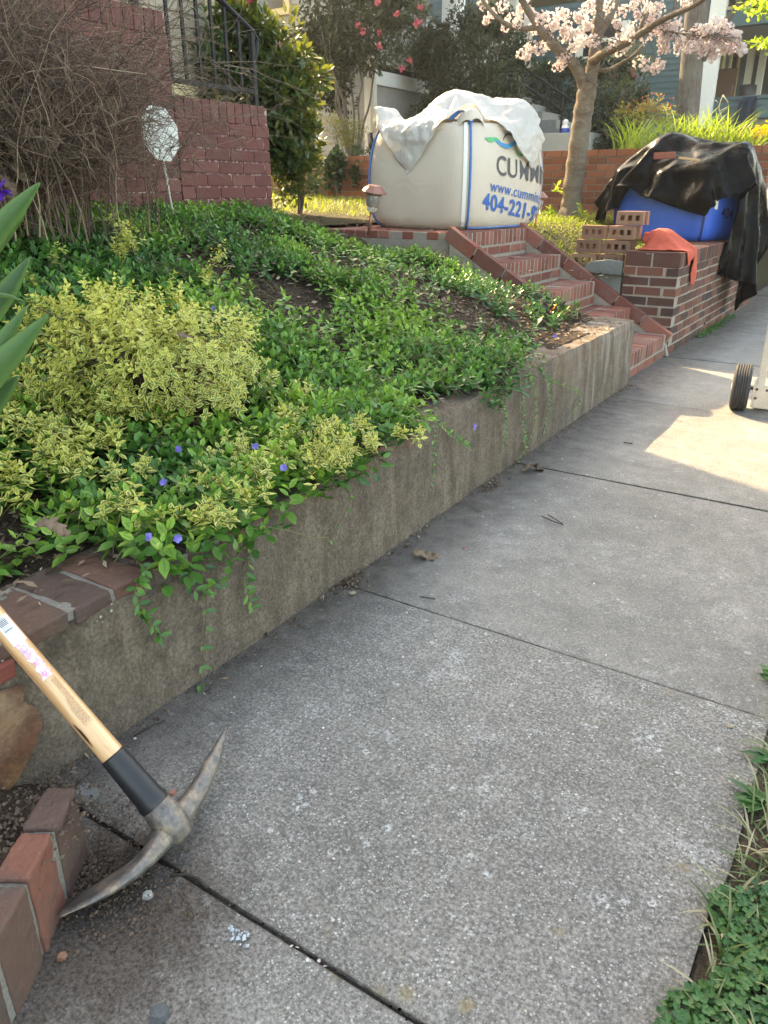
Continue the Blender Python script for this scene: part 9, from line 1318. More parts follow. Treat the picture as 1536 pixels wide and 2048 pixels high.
c = at(1236, 150, Y=14.5); foliage('foliage', r, M['olive_leaf'], 2200, c, (0.42, 0.45, 0.58), 0.06, 0.03, 113, 40, 0.24, 0.4, hi=0.6)
flowers(r, [at(1264, 142, Y=14.1), at(1270, 152, Y=14.1), at(1228, 150, Y=14.1)], 0.05, M['camflower'])
r = shrub('budding_rose_bush', 'low bush with red and yellow-green new leaves behind the daylily blades', 'shrub', (*at(1300, 270, Y=10.3)[:2], 1.47), None, 8, 0.4, 0.55, 0.008)
c = at(1298, 222, Y=10.3); foliage('foliage', r, M['olive_leaf'], 900, c, (0.42, 0.3, 0.22), 0.035, 0.022, 114, 30, 0.25, 0.3, lo=0.3, hi=1.0)
foliage('foliage', r, M['red_leaf'], 160, at(1302, 210, Y=10.25), (0.40, 0.25, 0.14), 0.035, 0.02, 115, 14, 0.3, 0.3)
r = shrub('azalea_shrub', 'airy olive azalea above the low walls left of the white bulk bag', 'shrub', (*at(698, 318, Y=9.75)[:2], 1.42), None, 14, 0.32, 0.42, 0.006)
foliage('foliage', r, M['olive_leaf'], 1700, at(695, 268, Y=9.75), (0.34, 0.3, 0.28), 0.032, 0.016, 116, 40, 0.28, 0.3, lo=0.1, hi=0.8)
foliage('foliage', r, M['olive_leaf'], 260, at(668, 240, Y=9.7), (0.26, 0.2, 0.10), 0.03, 0.016, 117, 12, 0.3, 0.3, lo=0.6, hi=1.0)
foliage('foliage', r, M['ivy'], 500, at(722, 304, Y=9.5), (0.22, 0.2, 0.10), 0.05, 0.012, 118, 12, 0.3, 0.3)
r = shrub('ivy_clump', 'clump of round-leaved ivy climbing where the stone wall meets the orange-red brick wall', 'ivy', (*at(675, 372, Y=8.85)[:2], 1.1), None, 5, 0.08, 0.35, 0.005)
foliage('foliage', r, M['ivy'], 620, at(672, 338, Y=8.88), (0.17, 0.10, 0.26), 0.055, 0.05, 119, 26, 0.28, 0.3, tmpl=T_ROUND)
foliage('foliage', r, M['ivy'], 260, at(628, 374, Y=8.8), (0.26, 0.15, 0.10), 0.05, 0.03, 120, 14, 0.3, 0.3, lo=0.2, hi=0.8)
foliage('foliage', r, M['ivy'], 160, at(712, 352, Y=8.9), (0.07, 0.08, 0.20), 0.04, 0.035, 121, 10, 0.3, 0.3, tmpl=T_ROUND)
r = shrub('yellow_flowering_plant', 'yellow flowering plant on top of the orange-red brick wall at the right edge', 'plant', (*at(1520, 292, Y=9.5)[:2], 1.47), None, 8, 0.15, 0.18, 0.004, 'stem')
foliage('foliage', r, M['olive_leaf'], 500, at(1490, 280, Y=9.5), (0.40, 0.15, 0.09), 0.03, 0.018, 122, 20, 0.3, 0.3, lo=0.4, hi=1)
foliage('flower', r, M['yellowflower'], 420, at(1522, 268, Y=9.5), (0.16, 0.12, 0.10), 0.022, 0.018, 123, 20, 0.3, 0.3, tmpl=T_ROUND)
n = 520; bx = np.concatenate([rng.uniform(-2.95, -1.55, n-60), rng.uniform(-1.9, -1.5, 60)]); by = rng.uniform(9.22, 9.75, n)
cl = np.round(bx*7)/7+rng.normal(0, 0.03, n); hh = rng.uniform(0.38, 0.66, n)*np.where(cl > -1.75, 0.7, 1.0)
o = blades('daylily_foliage', np.stack([cl, by, np.full(n, 1.44)], -1), rng.uniform(0, 2*math.pi, n), rng.uniform(0.02, 0.4, n), hh, rng.uniform(0.012, 0.020, n), rng.random(n), M['lily'], None, 7, 1.15)
tag(o, 'bright yellow-green daylily blades massed on top of the orange-red brick wall', 'daylilies', kind='stuff')
mb = MB(); a = at(1452, 290, Y=9.4); mb.tube(catmull([a, at(1445, 240, Y=9.4), at(1438, 215, Y=9.4), at(1446, 190, Y=9.4)], 4), 0.004, 5); mb.tube([at(1440, 222, Y=9.4), at(1455, 214, Y=9.4)], 0.003, 4); mb.tube([at(1436, 205, Y=9.4), at(1430, 200, Y=9.4)], 0.004, 4); mb.tube([at(1446, 190, Y=9.4), at(1456, 205, Y=9.4)], 0.006, 4)
tag(mb.build('dry_flower_stalk', plain('dry_stalk', (0.45, 0.40, 0.30), 0.8), smooth=True), 'dry pale flower stalk rising above the daylily blades in front of the teal porch', 'stalk')

# bare twiggy bush
def bare_bush():
    root = empty('bare_bush', (-2.95, 1.95, 1.02), 'leafless twiggy brown bush with a few caught dead leaves in front of the maroon wall', 'bush')
    m = 185; paths = []; rads = []; rn = []; fine = []; fr = []; frn = []
    t = np.linspace(0, 1, 9)
    for i in range(m):
        bx, by = -2.95+rng.normal(0, 0.16), 1.93+rng.normal(0, 0.25); a = rng.uniform(0, 2*math.pi); L = rng.uniform(0.50, 1.05); le = abs(rng.normal(0.35, 0.3)); k = rng.uniform(0.2, 1.2)
        ox = math.cos(a)*0.8; oy = math.sin(a)*1.0; 
        hr = L*np.sin(np.minimum(le*t+0.5*k*t*t*t, 1.9))*t; hz = L*t*np.cos(np.minimum((le*0.7)*t+0.45*k*t*t, 1.7))
        wob = np.cumsum(rng.normal(0, 0.012, (9, 3)), 0)
        P = np.stack([bx+ox*hr, by+oy*hr, 0.98+hz], -1)+wob; paths.append(P); rads.append(np.linspace(0.0030, 0.0010, 9)*rng.uniform(0.6, 1.3)); rn.append(rng.random()**1.8)
        for j in range(14):
            s = rng.uniform(0.25, 1.0)*8; i0 = min(int(s), 7); p = P[i0]+(P[i0+1]-P[i0])*(s-i0); d = unit((P[i0+1]-P[i0])+rng.normal(0, 0.03, 3)+np.array([ox*0.02, oy*0.02, 0.0])); l = rng.uniform(0.12, 0.42)
            w = np.cumsum(rng.normal(0, 0.010, (5, 3)), 0); dd = unit(d+rng.normal(0, 0.55, 3)); tt = np.linspace(0, 1, 5)[:, None]
            Q = p+dd*l*tt+np.array([0, 0, -0.10])*l*tt*tt+w; fine.append(Q); fr.append(np.linspace(0.0016, 0.0009, 5)); frn.append(rng.random()*0.8)
            for q_ in range(5):
                s2 = rng.uniform(0.2, 1.0)*4; i1 = min(int(s2), 3); p2 = Q[i1]+(Q[i1+1]-Q[i1])*(s2-i1); d2 = unit(dd+rng.normal(0, 0.9, 3)); l2 = rng.uniform(0.05, 0.17)
                w2 = np.cumsum(rng.normal(0, 0.006, (5, 3)), 0); fine.append(p2+d2*l2*tt+w2); fr.append(np.linspace(0.0012, 0.0007, 5)); frn.append(rng.random()*0.9)
    strands('canes', paths, np.array(rads), M['twig'], root, 5, np.array(rn))
    fine = np.array(fine); keep = fine[:, :, 2].min(1) > 0.98
    strands('twigs', fine[keep], np.array(fr)[keep], M['twig'], root, 3, np.array(frn)[keep])
    return root
bush_root = bare_bush()

# dead leaves
OAK = [(0,0.02),(0.10,0.06),(0.16,0.20),(0.24,0.22),(0.27,0.09),(0.36,0.08),(0.42,0.30),(0.55,0.36),(0.54,0.20),(0.62,0.12),(0.74,0.26),(0.84,0.24),(0.80,0.12),(0.88,0.08),(1.0,0.05)]
def dead_leaf(c, size, yaw, tilt, roll, label, tone, curl=0.25, parent=None, name='dead_leaf'):
    out = [(x, y) for x, y in OAK]+[(x, -y*0.95) for x, y in OAK[::-1]]
    mid = [(x, 0.0) for x, y in OAK]; V = []
    Mx = Matrix.Rotation(yaw, 3, 'Z') @ Matrix.Rotation(tilt, 3, 'Y') @ Matrix.Rotation(roll, 3, 'X'); n = len(OAK)
    def pt(x, y): return np.array(Mx @ Vector(((x-0.5)*size, y*size, size*(curl*abs(y)**1.5*2+0.10*math.sin(x*6+tone*9)+0.08*math.sin(y*14)))))+np.array(c)
    L_ = [pt(x, y) for x, y in OAK]; M_ = [pt(x, 0) for x, y in OAK]; R_ = [pt(x, -y*0.95) for x, y in OAK]
    V = L_+M_+R_; F = np.array([(i, i+1, n+i+1, n+i) for i in range(n-1)]+[(n+i, n+i+1, 2*n+i+1, 2*n+i) for i in range(n-1)])
    o = mesh_np(name, V, F, M['litter'], parent, True, np.full(3*n, tone), np.ones(3*n))
    q = o.modifiers.new('s', 'SOLIDIFY'); q.thickness = 0.0008
    if label: tag(o, label, 'dead leaf')
    return o
dead_leaf(at(850, 1110, Z=0.012), 0.095, 0.5, 0.0, 0.2, 'curled brown oak leaf lying on the open sidewalk away from the wall', 0.75)
dead_leaf(at(1066, 937, Z=0.014), 0.12, 0.9, 0.1, -0.2, 'brown oak leaf at the wall foot by the sidewalk joint', 0.6)
dead_leaf(at(704, 1186, Z=0.012), 0.035, 1.5, 0.5, 0.2, 'small pale curled leaf in the debris pile at the wall foot', 0.97)
dead_leaf(at(957, 1019, Z=0.008), 0.028, 0.5, 0.3, 0.2, 'tiny curled dark leaf on the sidewalk beside the wall', 0.5)
dead_leaf(at(1458, 1452, Z=0.006), 0.022, 0.5, 0.3, 0.2, 'tiny orange-tan leaf scrap on the sidewalk near the clover edge', 0.98)
dead_leaf((0.045, 1.275, 0.02), 0.07, 0.9, -0.2, 0.3, 'rust brown leaf beside the clover at the right edge', 0.4)
dead_leaf(at(28, 318, D=2.75), 0.155, 1.0, 1.15, 0.5, None, 0.72, parent=bush_root, name='caught_dead_leaf')
dead_leaf(at(92, 320, D=2.9), 0.12, 0.2, 1.3, 0.2, None, 0.5, parent=bush_root, name='caught_dead_leaf')
dead_leaf(at(130, 215, D=3.0), 0.09, 0.9, 1.4, 0.3, None, 0.6, parent=bush_root, name='caught_dead_leaf')
dead_leaf(at(15, 375, D=2.7), 0.10, 0.4, 1.2, 0.3, None, 0.55, parent=bush_root, name='caught_dead_leaf')
dead_leaf(at(232, 105, D=3.3), 0.06, 0.4, 1.2, 0.3, None, 0.9, parent=bush_root, name='caught_dead_leaf')
dead_leaf(at(160, 325, D=3.2), 0.08, 0.9, 1.2, 0.3, None, 0.45, parent=bush_root, name='caught_dead_leaf')

# ---------------------------------------------------------------- ground cover
def gat(px, py, dz=0.06, f=bedz):
    z = 0.6
    for k in range(25):
        p = at(px, py, Z=z); z = 0.5*z+0.5*(float(f(p[0], p[1]))+dz)
    return at(px, py, Z=z)
def proj(P):
    P = np.asarray(P, float); d = P-CAM; lat = d[:, 0]*_cy+d[:, 1]*_sy; fwd = -d[:, 0]*_sy+d[:, 1]*_cy; up = d[:, 2]
    zc = fwd*_cp-up*_sp; yc = -(up*_cp+fwd*_sp); return 768+FPX*lat/np.maximum(zc, 0.05), 1024+FPX*yc/np.maximum(zc, 0.05), zc
def sprouts(base, up, H, pairs, L, W, tone, mat, name, parent=None, tip=0.35, tmpl=T_LEAF, stem=True):
    n = len(base); P = []; D = []; LL = []; WW = []; RR = []; az0 = rng.uniform(0, 2*math.pi, n)
    A = unit(np.cross(up, np.array([0.3, 0.8, 0.1]))); B = np.cross(up, A)
    for k in range(pairs):
        t = (k+0.4)/(pairs-0.4); p = base+up*(H*t)[:, None]; az = az0+k*math.pi/2+rng.normal(0, 0.3, n)
        el = 0.05+1.0*t**1.6+rng.normal(0, 0.22, n)
        for s in (0, math.pi):
            h = np.cos(az+s)[:, None]*A+np.sin(az+s)[:, None]*B
            P.append(p); D.append(h*np.cos(el)[:, None]+up*np.sin(el)[:, None])
            sc = (1.0-0.42*t**2)*rng.uniform(0.75, 1.2, n); LL.append(L*sc); WW.append(W*sc); RR.append(np.clip(tone+tip*(t-0.5)+rng.normal(0, 0.10, n), 0, 1))
    P = np.concatenate(P); D = np.concatenate(D); m = len(P); U = np.tile(up, (pairs*2, 1))+rng.normal(0, 0.15, (m, 3))
    o = leaves(name, P, D, np.concatenate(LL), np.concatenate(WW), np.concatenate(RR), mat, parent, tmpl, U, droop=0.12)
    return o
def inframe(P, mg=260):
    x, y, z = proj(P); return (x > -mg) & (x < 1536+mg) & (y > -mg) & (y < 2048+mg) & (z > 0.3)
def vinca():
    n = 13500; x = -1.20-rng.random(n)*2.30; y = 0.55+rng.random(n)*4.25
    wallx = xw(y); d = wallx-x                                         # distance inside the wall face
    keep = np.ones(n)
    keep *= np.where(y < 1.02, sstep(0.10, 0.24, d-(1.02-y)*0.45), 1)   # bare mulch by the near corner
    edge = np.where(y < 2.25, -0.03, np.where(y < 2.55, 0.13, np.where(y < 3.3, -0.02, 0.10+0.14*(y-3.3))))
    edge = edge+0.05*(vnoise(x, y, 5, 81)-0.5)
    keep *= sstep(edge-0.02, edge+0.04, d)
    nz = vnoise(x, y, 2.3, 82)*0.6+vnoise(x, y, 5.5, 83)*0.4
    bare = sstep(2.0, 3.4, y)*(1-sstep(2.0, 2.9, -x))*0.65
    keep *= np.clip(1.10-bare*1.1-1.5*np.clip(nz-0.46, 0, 1)*2.3, 0.05, 1)
    for px, py, r, s in ((640, 590, 0.22, 0.95), (900, 610, 0.32, 0.9), (960, 525, 0.30, 0.85), (860, 560, 0.22, 0.6), (1060, 600, 0.24, 0.85), (1000, 640, 0.2, 0.7), (640, 410, 0.40, 0.9), (780, 640, 0.18, 0.5)):
        c = gat(px, py); keep *= 1-s*np.exp(-(((x-c[0])**2+(y-c[1])**2)/(r*r))**1.5)
    for px, py, r in ((760, 590, 0.25), (830, 720, 0.30), (960, 710, 0.28)):
        c = gat(px, py); keep = np.clip(keep+0.5*np.exp(-((x-c[0])**2+(y-c[1])**2)/(r*r)), 0, 1)*(d > edge-0.02)
    keep = np.clip(keep+0.75*sstep(0.98, 1.12, y)*(1-sstep(2.1, 2.25, y))*(1-sstep(0.2, 0.45, d))*sstep(-0.055, -0.02, d), 0, 1)
    keep *= (y < 4.82)*(1-sstep(3.85, 4.15, y)*sstep(2.75, 2.95, -x)*0.97)
    k = rng.random(n) < keep; x, y, d = x[k], y[k], d[k]
    z = bedz(np.minimum(x, wallx[k]-0.02), y); over = np.clip(-d+0.01, 0, 0.1); z = np.where(d < 0.22, np.maximum(z, ztop(y)+0.01), z)-over*1.6
    lift = 0.035*vnoise(x, y, 7, 84)
    base = np.stack([x, y, z+lift], -1); k = inframe(base); base = base[k]; m = len(base)
    up = unit(np.stack([rng.normal(0.10, 0.30, m), rng.normal(-0.02, 0.30, m), np.ones(m)], -1))
    tone = 0.28+0.58*vnoise(base[:, 0], base[:, 1], 3.1, 85)+0.12*(vnoise(base[:, 0], base[:, 1], 9, 86)-0.5)
    yg = np.exp(-((base[:, 0]+1.55)**2/0.08+(base[:, 1]-2.9)**2/0.35)); tone = np.clip(tone+0.22*yg, 0, 0.92)
    H = rng.uniform(0.035, 0.085, m)*(1+0.35*(base[:, 1] < 2.0))
    s = rng.uniform(0.034, 0.050, m)*(1+0.16*(base[:, 1] < 2.4))
    o = sprouts(base, up, H, 4, s, s*0.52, tone, M['vinca'], 'periwinkle_ground_cover', tmpl=T_LEAF)
    tag(o, 'glossy green periwinkle ground cover filling the sloping bed behind the retaining wall', 'ground cover', kind='stuff')
    # runners / bare stems threading through
    q = 1400; i = rng.integers(0, m, q); b = base[i]+np.array([0, 0, 0.02]); a = rng.uniform(0, 2*math.pi, q); l = rng.uniform(0.08, 0.25, q); t = np.linspace(0, 1, 6)
    P = b[:, None, :]+np.stack([np.cos(a)[:, None]*l[:, None]*t, np.sin(a)[:, None]*l[:, None]*t, 0.05*np.sin(t*math.pi)[None, :]*np.ones((q, 1))], -1)+np.cumsum(rng.normal(0, 0.006, (q, 6, 3)), 1)
    gz_ = bedz(P[..., 0], P[..., 1]); P[..., 2] = np.maximum(P[..., 2], gz_+0.01)
    o = strands('periwinkle_runners', P, 0.0011, M['stem'], None, 3); tag(o, 'thin wiry stems threading through the green ground cover', 'stems', kind='stuff')
    return base
vb = vinca()

def variegated():
    def clump(parent, pts, H, L):
        pts = np.array(pts); m = len(pts); up = unit(rng.normal(0, 0.38, (m, 3))+np.array([0.1, -0.05, 1.0]))
        return sprouts(pts, up, rng.uniform(0.6, 1.2, m)*H, 4, np.full(m, L), np.full(m, L*0.50), np.clip(rng.normal(0.45, 0.25, m), 0, 1), M['varieg'], 'foliage', parent, 0.3)
    c = gat(275, 790, 0.0); root = empty('variegated_shrub', c, 'mounded shrub with small yellow-edged leaves rising from the green ground cover on the left', 'shrub')
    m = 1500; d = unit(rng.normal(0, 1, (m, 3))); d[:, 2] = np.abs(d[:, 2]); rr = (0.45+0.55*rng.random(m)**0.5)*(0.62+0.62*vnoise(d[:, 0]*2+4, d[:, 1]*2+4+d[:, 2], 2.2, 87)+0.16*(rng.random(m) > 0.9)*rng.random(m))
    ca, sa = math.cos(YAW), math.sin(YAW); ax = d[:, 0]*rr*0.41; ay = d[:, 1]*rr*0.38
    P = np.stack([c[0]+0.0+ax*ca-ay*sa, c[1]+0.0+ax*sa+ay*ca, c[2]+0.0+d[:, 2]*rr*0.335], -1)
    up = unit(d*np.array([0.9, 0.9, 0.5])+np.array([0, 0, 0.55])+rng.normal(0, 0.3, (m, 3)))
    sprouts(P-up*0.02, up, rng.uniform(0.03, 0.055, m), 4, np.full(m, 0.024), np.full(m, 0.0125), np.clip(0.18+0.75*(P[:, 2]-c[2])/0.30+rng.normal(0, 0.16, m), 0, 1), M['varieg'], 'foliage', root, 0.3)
    for px, py, k in ((248, 468, 16), (258, 490, 14), (243, 505, 12), (448, 512, 7), (435, 532, 8), (418, 552, 9), (120, 515, 6), (70, 560, 6), (500, 640, 8)):
        q = gat(px, py, 0.0); tgt = at(px, py, D=2.72 if px > 90 else 2.6); clump(root, tgt+rng.normal(0, 0.016, (k, 3)), 0.03, 0.019)
    pth = []
    for k in range(120):
        e = P[rng.integers(0, m)]; pth.append([c+(e-c)*t+np.array([0, 0, 0.05*math.sin(t*3)]) for t in np.linspace(0, 1, 6)])
    strands('stems', pth, 0.002, M['twig'], root, 4)
    r2 = empty('variegated_patch', gat(100, 930), 'scattered yellow-edged sprigs creeping through the periwinkle in the near left of the bed', 'shrub'); pts = []
    for px, py, r_, k in ((40, 850, 45, 10), (75, 900, 45, 12), (20, 960, 40, 10), (150, 905, 50, 10), (150, 960, 45, 12), (230, 900, 40, 10), (230, 1000, 45, 8), (120, 870, 30, 6), (40, 790, 30, 6), (250, 1030, 25, 5), (300, 950, 30, 4), (100, 880, 60, 10), (350, 850, 40, 8), (30, 1010, 25, 4), (180, 830, 30, 5)):
        for i in range(int(k*1.4)): pts.append(gat(px+rng.normal(0, 0.5)*r_, py+rng.normal(0, 0.45)*r_, 0.095))
    clump(r2, pts, 0.06, 0.030)
    r3 = empty('variegated_patch', gat(600, 900), 'patch of yellow-edged sprigs spilling to the wall edge below the mounded shrub', 'shrub'); pts = []
    for px, py, r_, k in ((430, 960, 45, 14), (470, 900, 40, 10), (520, 950, 40, 8), (600, 860, 35, 9), (660, 880, 32, 22), (690, 920, 26, 16), (640, 930, 36, 12), (560, 830, 35, 6), (600, 790, 25, 6), (720, 860, 22, 8), (740, 900, 14, 6), (400, 1035, 35, 8), (500, 1010, 35, 8), (440, 1050, 25, 5), (330, 1050, 20, 4), (835, 882, 8, 3), (800, 875, 12, 3), (560, 900, 40, 8)):
        for i in range(int(k*1.5)): pts.append(gat(px+rng.normal(0, 0.5)*r_, py+rng.normal(0, 0.45)*r_, 0.085))
    clump(r3, pts, 0.045, 0.025)
variegated()

def trailing():
    V = [((865, 800), (868, 870), (864, 965), 'long leafy vine hanging down the middle of the retaining wall'), ((1062, 760), (1068, 850), (1030, 930), 'leafy vine hanging down to the sidewalk along the far half of the wall'),
         ((1085, 745), (1098, 800), (1085, 870), 'short vine just right of the one that reaches the sidewalk at the far half'), ((1000, 790), (1010, 840), (1008, 890), 'thin short vine on the wall left of the leafy one that reaches the sidewalk'),
         ((1040, 770), (1046, 840), (1050, 900), 'middle vine of the bunch hanging over the far half of the wall'), ((405, 1110), (412, 1220), (400, 1370), 'long thin vine hanging to the sidewalk behind the pick handle'),
         ((290, 1140), (270, 1190), (318, 1270), 'vine with broad leaves hanging near the brick cap at the near left'), ((500, 1100), (490, 1160), (505, 1215), 'short thin vine below the yellow-edged patch on the wall'),
         ((675, 960), (700, 1000), (660, 1080), 'dark wiry runner hanging on the wall below the yellow-edged sprigs'), ((860, 830), (905, 870), (940, 895), 'vine tip reaching out over the wall edge beside the exposed cap'), ((1100, 760), (1160, 790), (1140, 830), 'sparse vine against the far part of the wall face'), ((330, 1120), (390, 1180), (440, 1165), 'leafy runner arching over the wall just above the long thin vine')]
    for a, b, c, lab in V:
        X0 = -1.262; p = [np.array([float(xw(at(*a, X=-1.3)[1]))-0.05, *at(*a, X=-1.3)[1:]])]; 
        for q, o_ in ((a, -0.0), (b, 0.016), (c, 0.020)):
            g = at(*q, X=-1.31); xx = float(xw(g[1]))+0.008+o_; p.append(at(*q, X=xx))
        p[0] = p[1]+np.array([-0.06, 0, 0.03]); pts = catmull(p, 8); root = empty('trailing_vine', p[1], lab, 'vine', 'vines hanging over the retaining wall')
        mb = MB(); mb.tube(pts, 0.0013, 4); mb.build('vine_stem', M['stem'], root, smooth=True)
        L = 0.030 if a[0] < 600 else 0.021; P = []; D = []
        big = lab.startswith('vine with broad')
        stepn = 1 if L < 0.03 else 2
        for i in range(4, len(pts), stepn):
            d = unit(pts[min(i+1, len(pts)-1)]-pts[i-1]); s = unit(np.cross(d, [1.0, 0, 0]))
            if 'wiry' in lab and i % 3: continue
            for sg in (-1, 1): P.append(pts[i]); D.append(d*0.5+s*sg*0.8+np.array([0.45, 0, 0.25])+rng.normal(0, 0.2, 3))
        if big:
            for e in (pts[-1], pts[12], pts[-5]):
                for k in range(7): P.append(e); D.append(rng.normal(0, 0.6, 3)+np.array([0.6, 0, 0.2]))
        if P: _l = leaves('leaf', P, D, L*rng.uniform(0.7, 1.15, len(P)), L*0.42, np.clip(rng.normal(0.55, 0.2, len(P)), 0, 1), M['vinca'], root, T_LEAF, np.tile([0.9, 0, 0.5], (len(P), 1))+rng.normal(0, 0.3, (len(P), 3))); _l['kind'] = 'stuff'
trailing()
def violets():
    for i, (px, py) in enumerate(((243, 777), (357, 898), (327, 965), (355, 1077), (298, 1074), (567, 935), (511, 893), (36, 830), (938, 722), (1110, 672), (895, 728), (427, 617))):
        c = gat(px, py, 0.11 if py > 760 else 0.09); n = 5; a = np.arange(5)*2*math.pi/5+rng.random(); f = unit(unit(CAM-c)+rng.normal(0, 0.45, 3)+np.array([0, 0, 0.4])); A = unit(np.cross(f, [0, 0, 1.0])); B = np.cross(f, A)
        D = np.cos(a)[:, None]*A+np.sin(a)[:, None]*B+f*0.15; s = 0.0105
        o = leaves('periwinkle_flower', np.tile(c, (5, 1)), D, s, s*0.85, rng.random(5), M['violet'], None, T_ROUND, np.tile(f, (5, 1)))
        tag(o, 'small violet-blue periwinkle flower in the green ground cover', 'flower', 'periwinkle flowers')
    c = at(948, 853, X=-1.27); a = np.arange(5)*2*math.pi/5; D = np.stack([np.full(5, 0.2), np.cos(a), np.sin(a)], -1)
    tag(leaves('periwinkle_flower', np.tile(c, (5, 1)), D, 0.016, 0.013, rng.random(5), M['violet'], None, T_ROUND, np.tile([1.0, 0, 0], (5, 1))), 'single violet periwinkle flower hanging against the face of the retaining wall', 'flower')
violets()

def iris():
    root = empty('iris_plant', (-1.75, 0.55, 0.6), 'broad-bladed iris with a purple petal leaning in at the left edge', 'iris'); D0 = 1.36
    B = [([(-200, 800), (-100, 590), (-20, 478), (35, 415), (80, 365)], 50, 0.7, 1.36), ([(-230, 1080), (-130, 890), (-40, 775), (30, 700), (96, 629)], 64, 0.9, 1.30), ([(-180, 760), (-70, 570), (0, 478), (52, 424)], 38, 0.3, 1.40),
         ([(-220, 980), (-90, 715), (0, 600), (60, 514)], 56, 0.1, 1.42), ([(-200, 980), (-80, 800), (0, 690), (54, 612)], 42, 0.8, 1.33), ([(-200, 1040), (-60, 860), (0, 790), (36, 752)], 50, 0.5, 1.38), ([(-200, 720), (-90, 600), (0, 590), (52, 604)], 12, 0.9, 1.38), ([(-260, 700), (-120, 380), (-40, 250), (-10, 150)], 45, 0.4, 1.4)]
    for pts, w, tone, d in B:
        P = catmull([at(x, y, D=d) for x, y in pts], 7); n = len(P); V = []; 
        for i in range(n):
            t = i/(n-1); t_ = unit(P[min(i+1, n-1)]-P[max(i-1, 0)]); v = unit(CAM-P[i]); s = unit(np.cross(t_, v)); hw = w/2/FPX*d*min(1, (1-t)*3.2+0.02)**0.75*(0.75+0.25*math.sin(min(1, t*1.5)*math.pi))
            nn_ = np.cross(s, t_); V += [P[i]-s*hw, P[i]-nn_*hw*0.22, P[i]+s*hw]
        F = np.array([(i*3+j, i*3+j+1, i*3+j+4, i*3+j+3) for i in range(n-1) for j in (0, 1)])
        o = mesh_np('blade', V, F, M['iris'], root, True, np.full(n*3, tone), np.tile([1.0, 0.0, 1.0], n)); q = o.modifiers.new('s', 'SOLIDIFY'); q.thickness = 0.0015
    c = at(-6, 383, D=1.5); leaves('petal', np.tile(c, (6, 1)), unit(rng.normal(0, 1, (6, 3)))+np.array([0.3, 0.2, -0.2]), 0.028, 0.022, rng.random(6), leafmat('purple_petal', [(0, (0.06, 0.01, 0.28)), (1, (0.14, 0.03, 0.45))], None, 0.3), root, T_ROUND)
iris()

def dark_plants():
    for px, py, s, n, lab, mt in ((375, 398, 0.045, 34, 'small burgundy-leaved plant at the maroon wall foot by the yard sign', 'purple_leaf'), (520, 392, 0.062, 44, 'burgundy strap-leaved plant at the corner of the maroon wing wall', 'purple_leaf'),
                                  (1085, 615, 0.05, 90, 'burgundy plant with a few fiery red leaves beside the brick steps', 'purple_leaf'), (820, 600, 0.035, 26, 'small burgundy plant in the bare middle of the bed', 'purple_leaf'), (880, 590, 0.03, 20, 'tiny burgundy plant right of the bare patch in the bed', 'purple_leaf')):
        c = gat(px, py, 0.05); m = n; r_ = 0.16 if n > 80 else 0.03
        P = c+rng.normal(0, 1, (m, 3))*np.array([r_*0.5, r_, 0.012]); D = rng.normal(0, 0.7, (m, 3))+np.array([0, 0, 0.9])
        o = leaves('burgundy_plant', c+(P-c)*(0.5 if n > 80 else 0.35)-np.array([0, 0, 0.02]), D, s*rng.uniform(0.7, 1.5, m), s*0.36, rng.random(m)*0.8, M[mt], None, T_LEAF, droop=0.3); tag(o, lab, 'plant')
    c = gat(1110, 618, 0.06); m = 9; P = c+rng.normal(0, 1, (m, 3))*np.array([0.03, 0.05, 0.01]); D = rng.normal(0, 0.6, (m, 3))+np.array([0, 0, 0.9])
    tag(leaves('red_leaf_shoot', P, D, 0.036, 0.014, rng.random(m), M['red_leaf'], None, T_LEAF), 'orange-red and yellow young leaves beside the end of the wall cap', 'plant')
dark_plants()

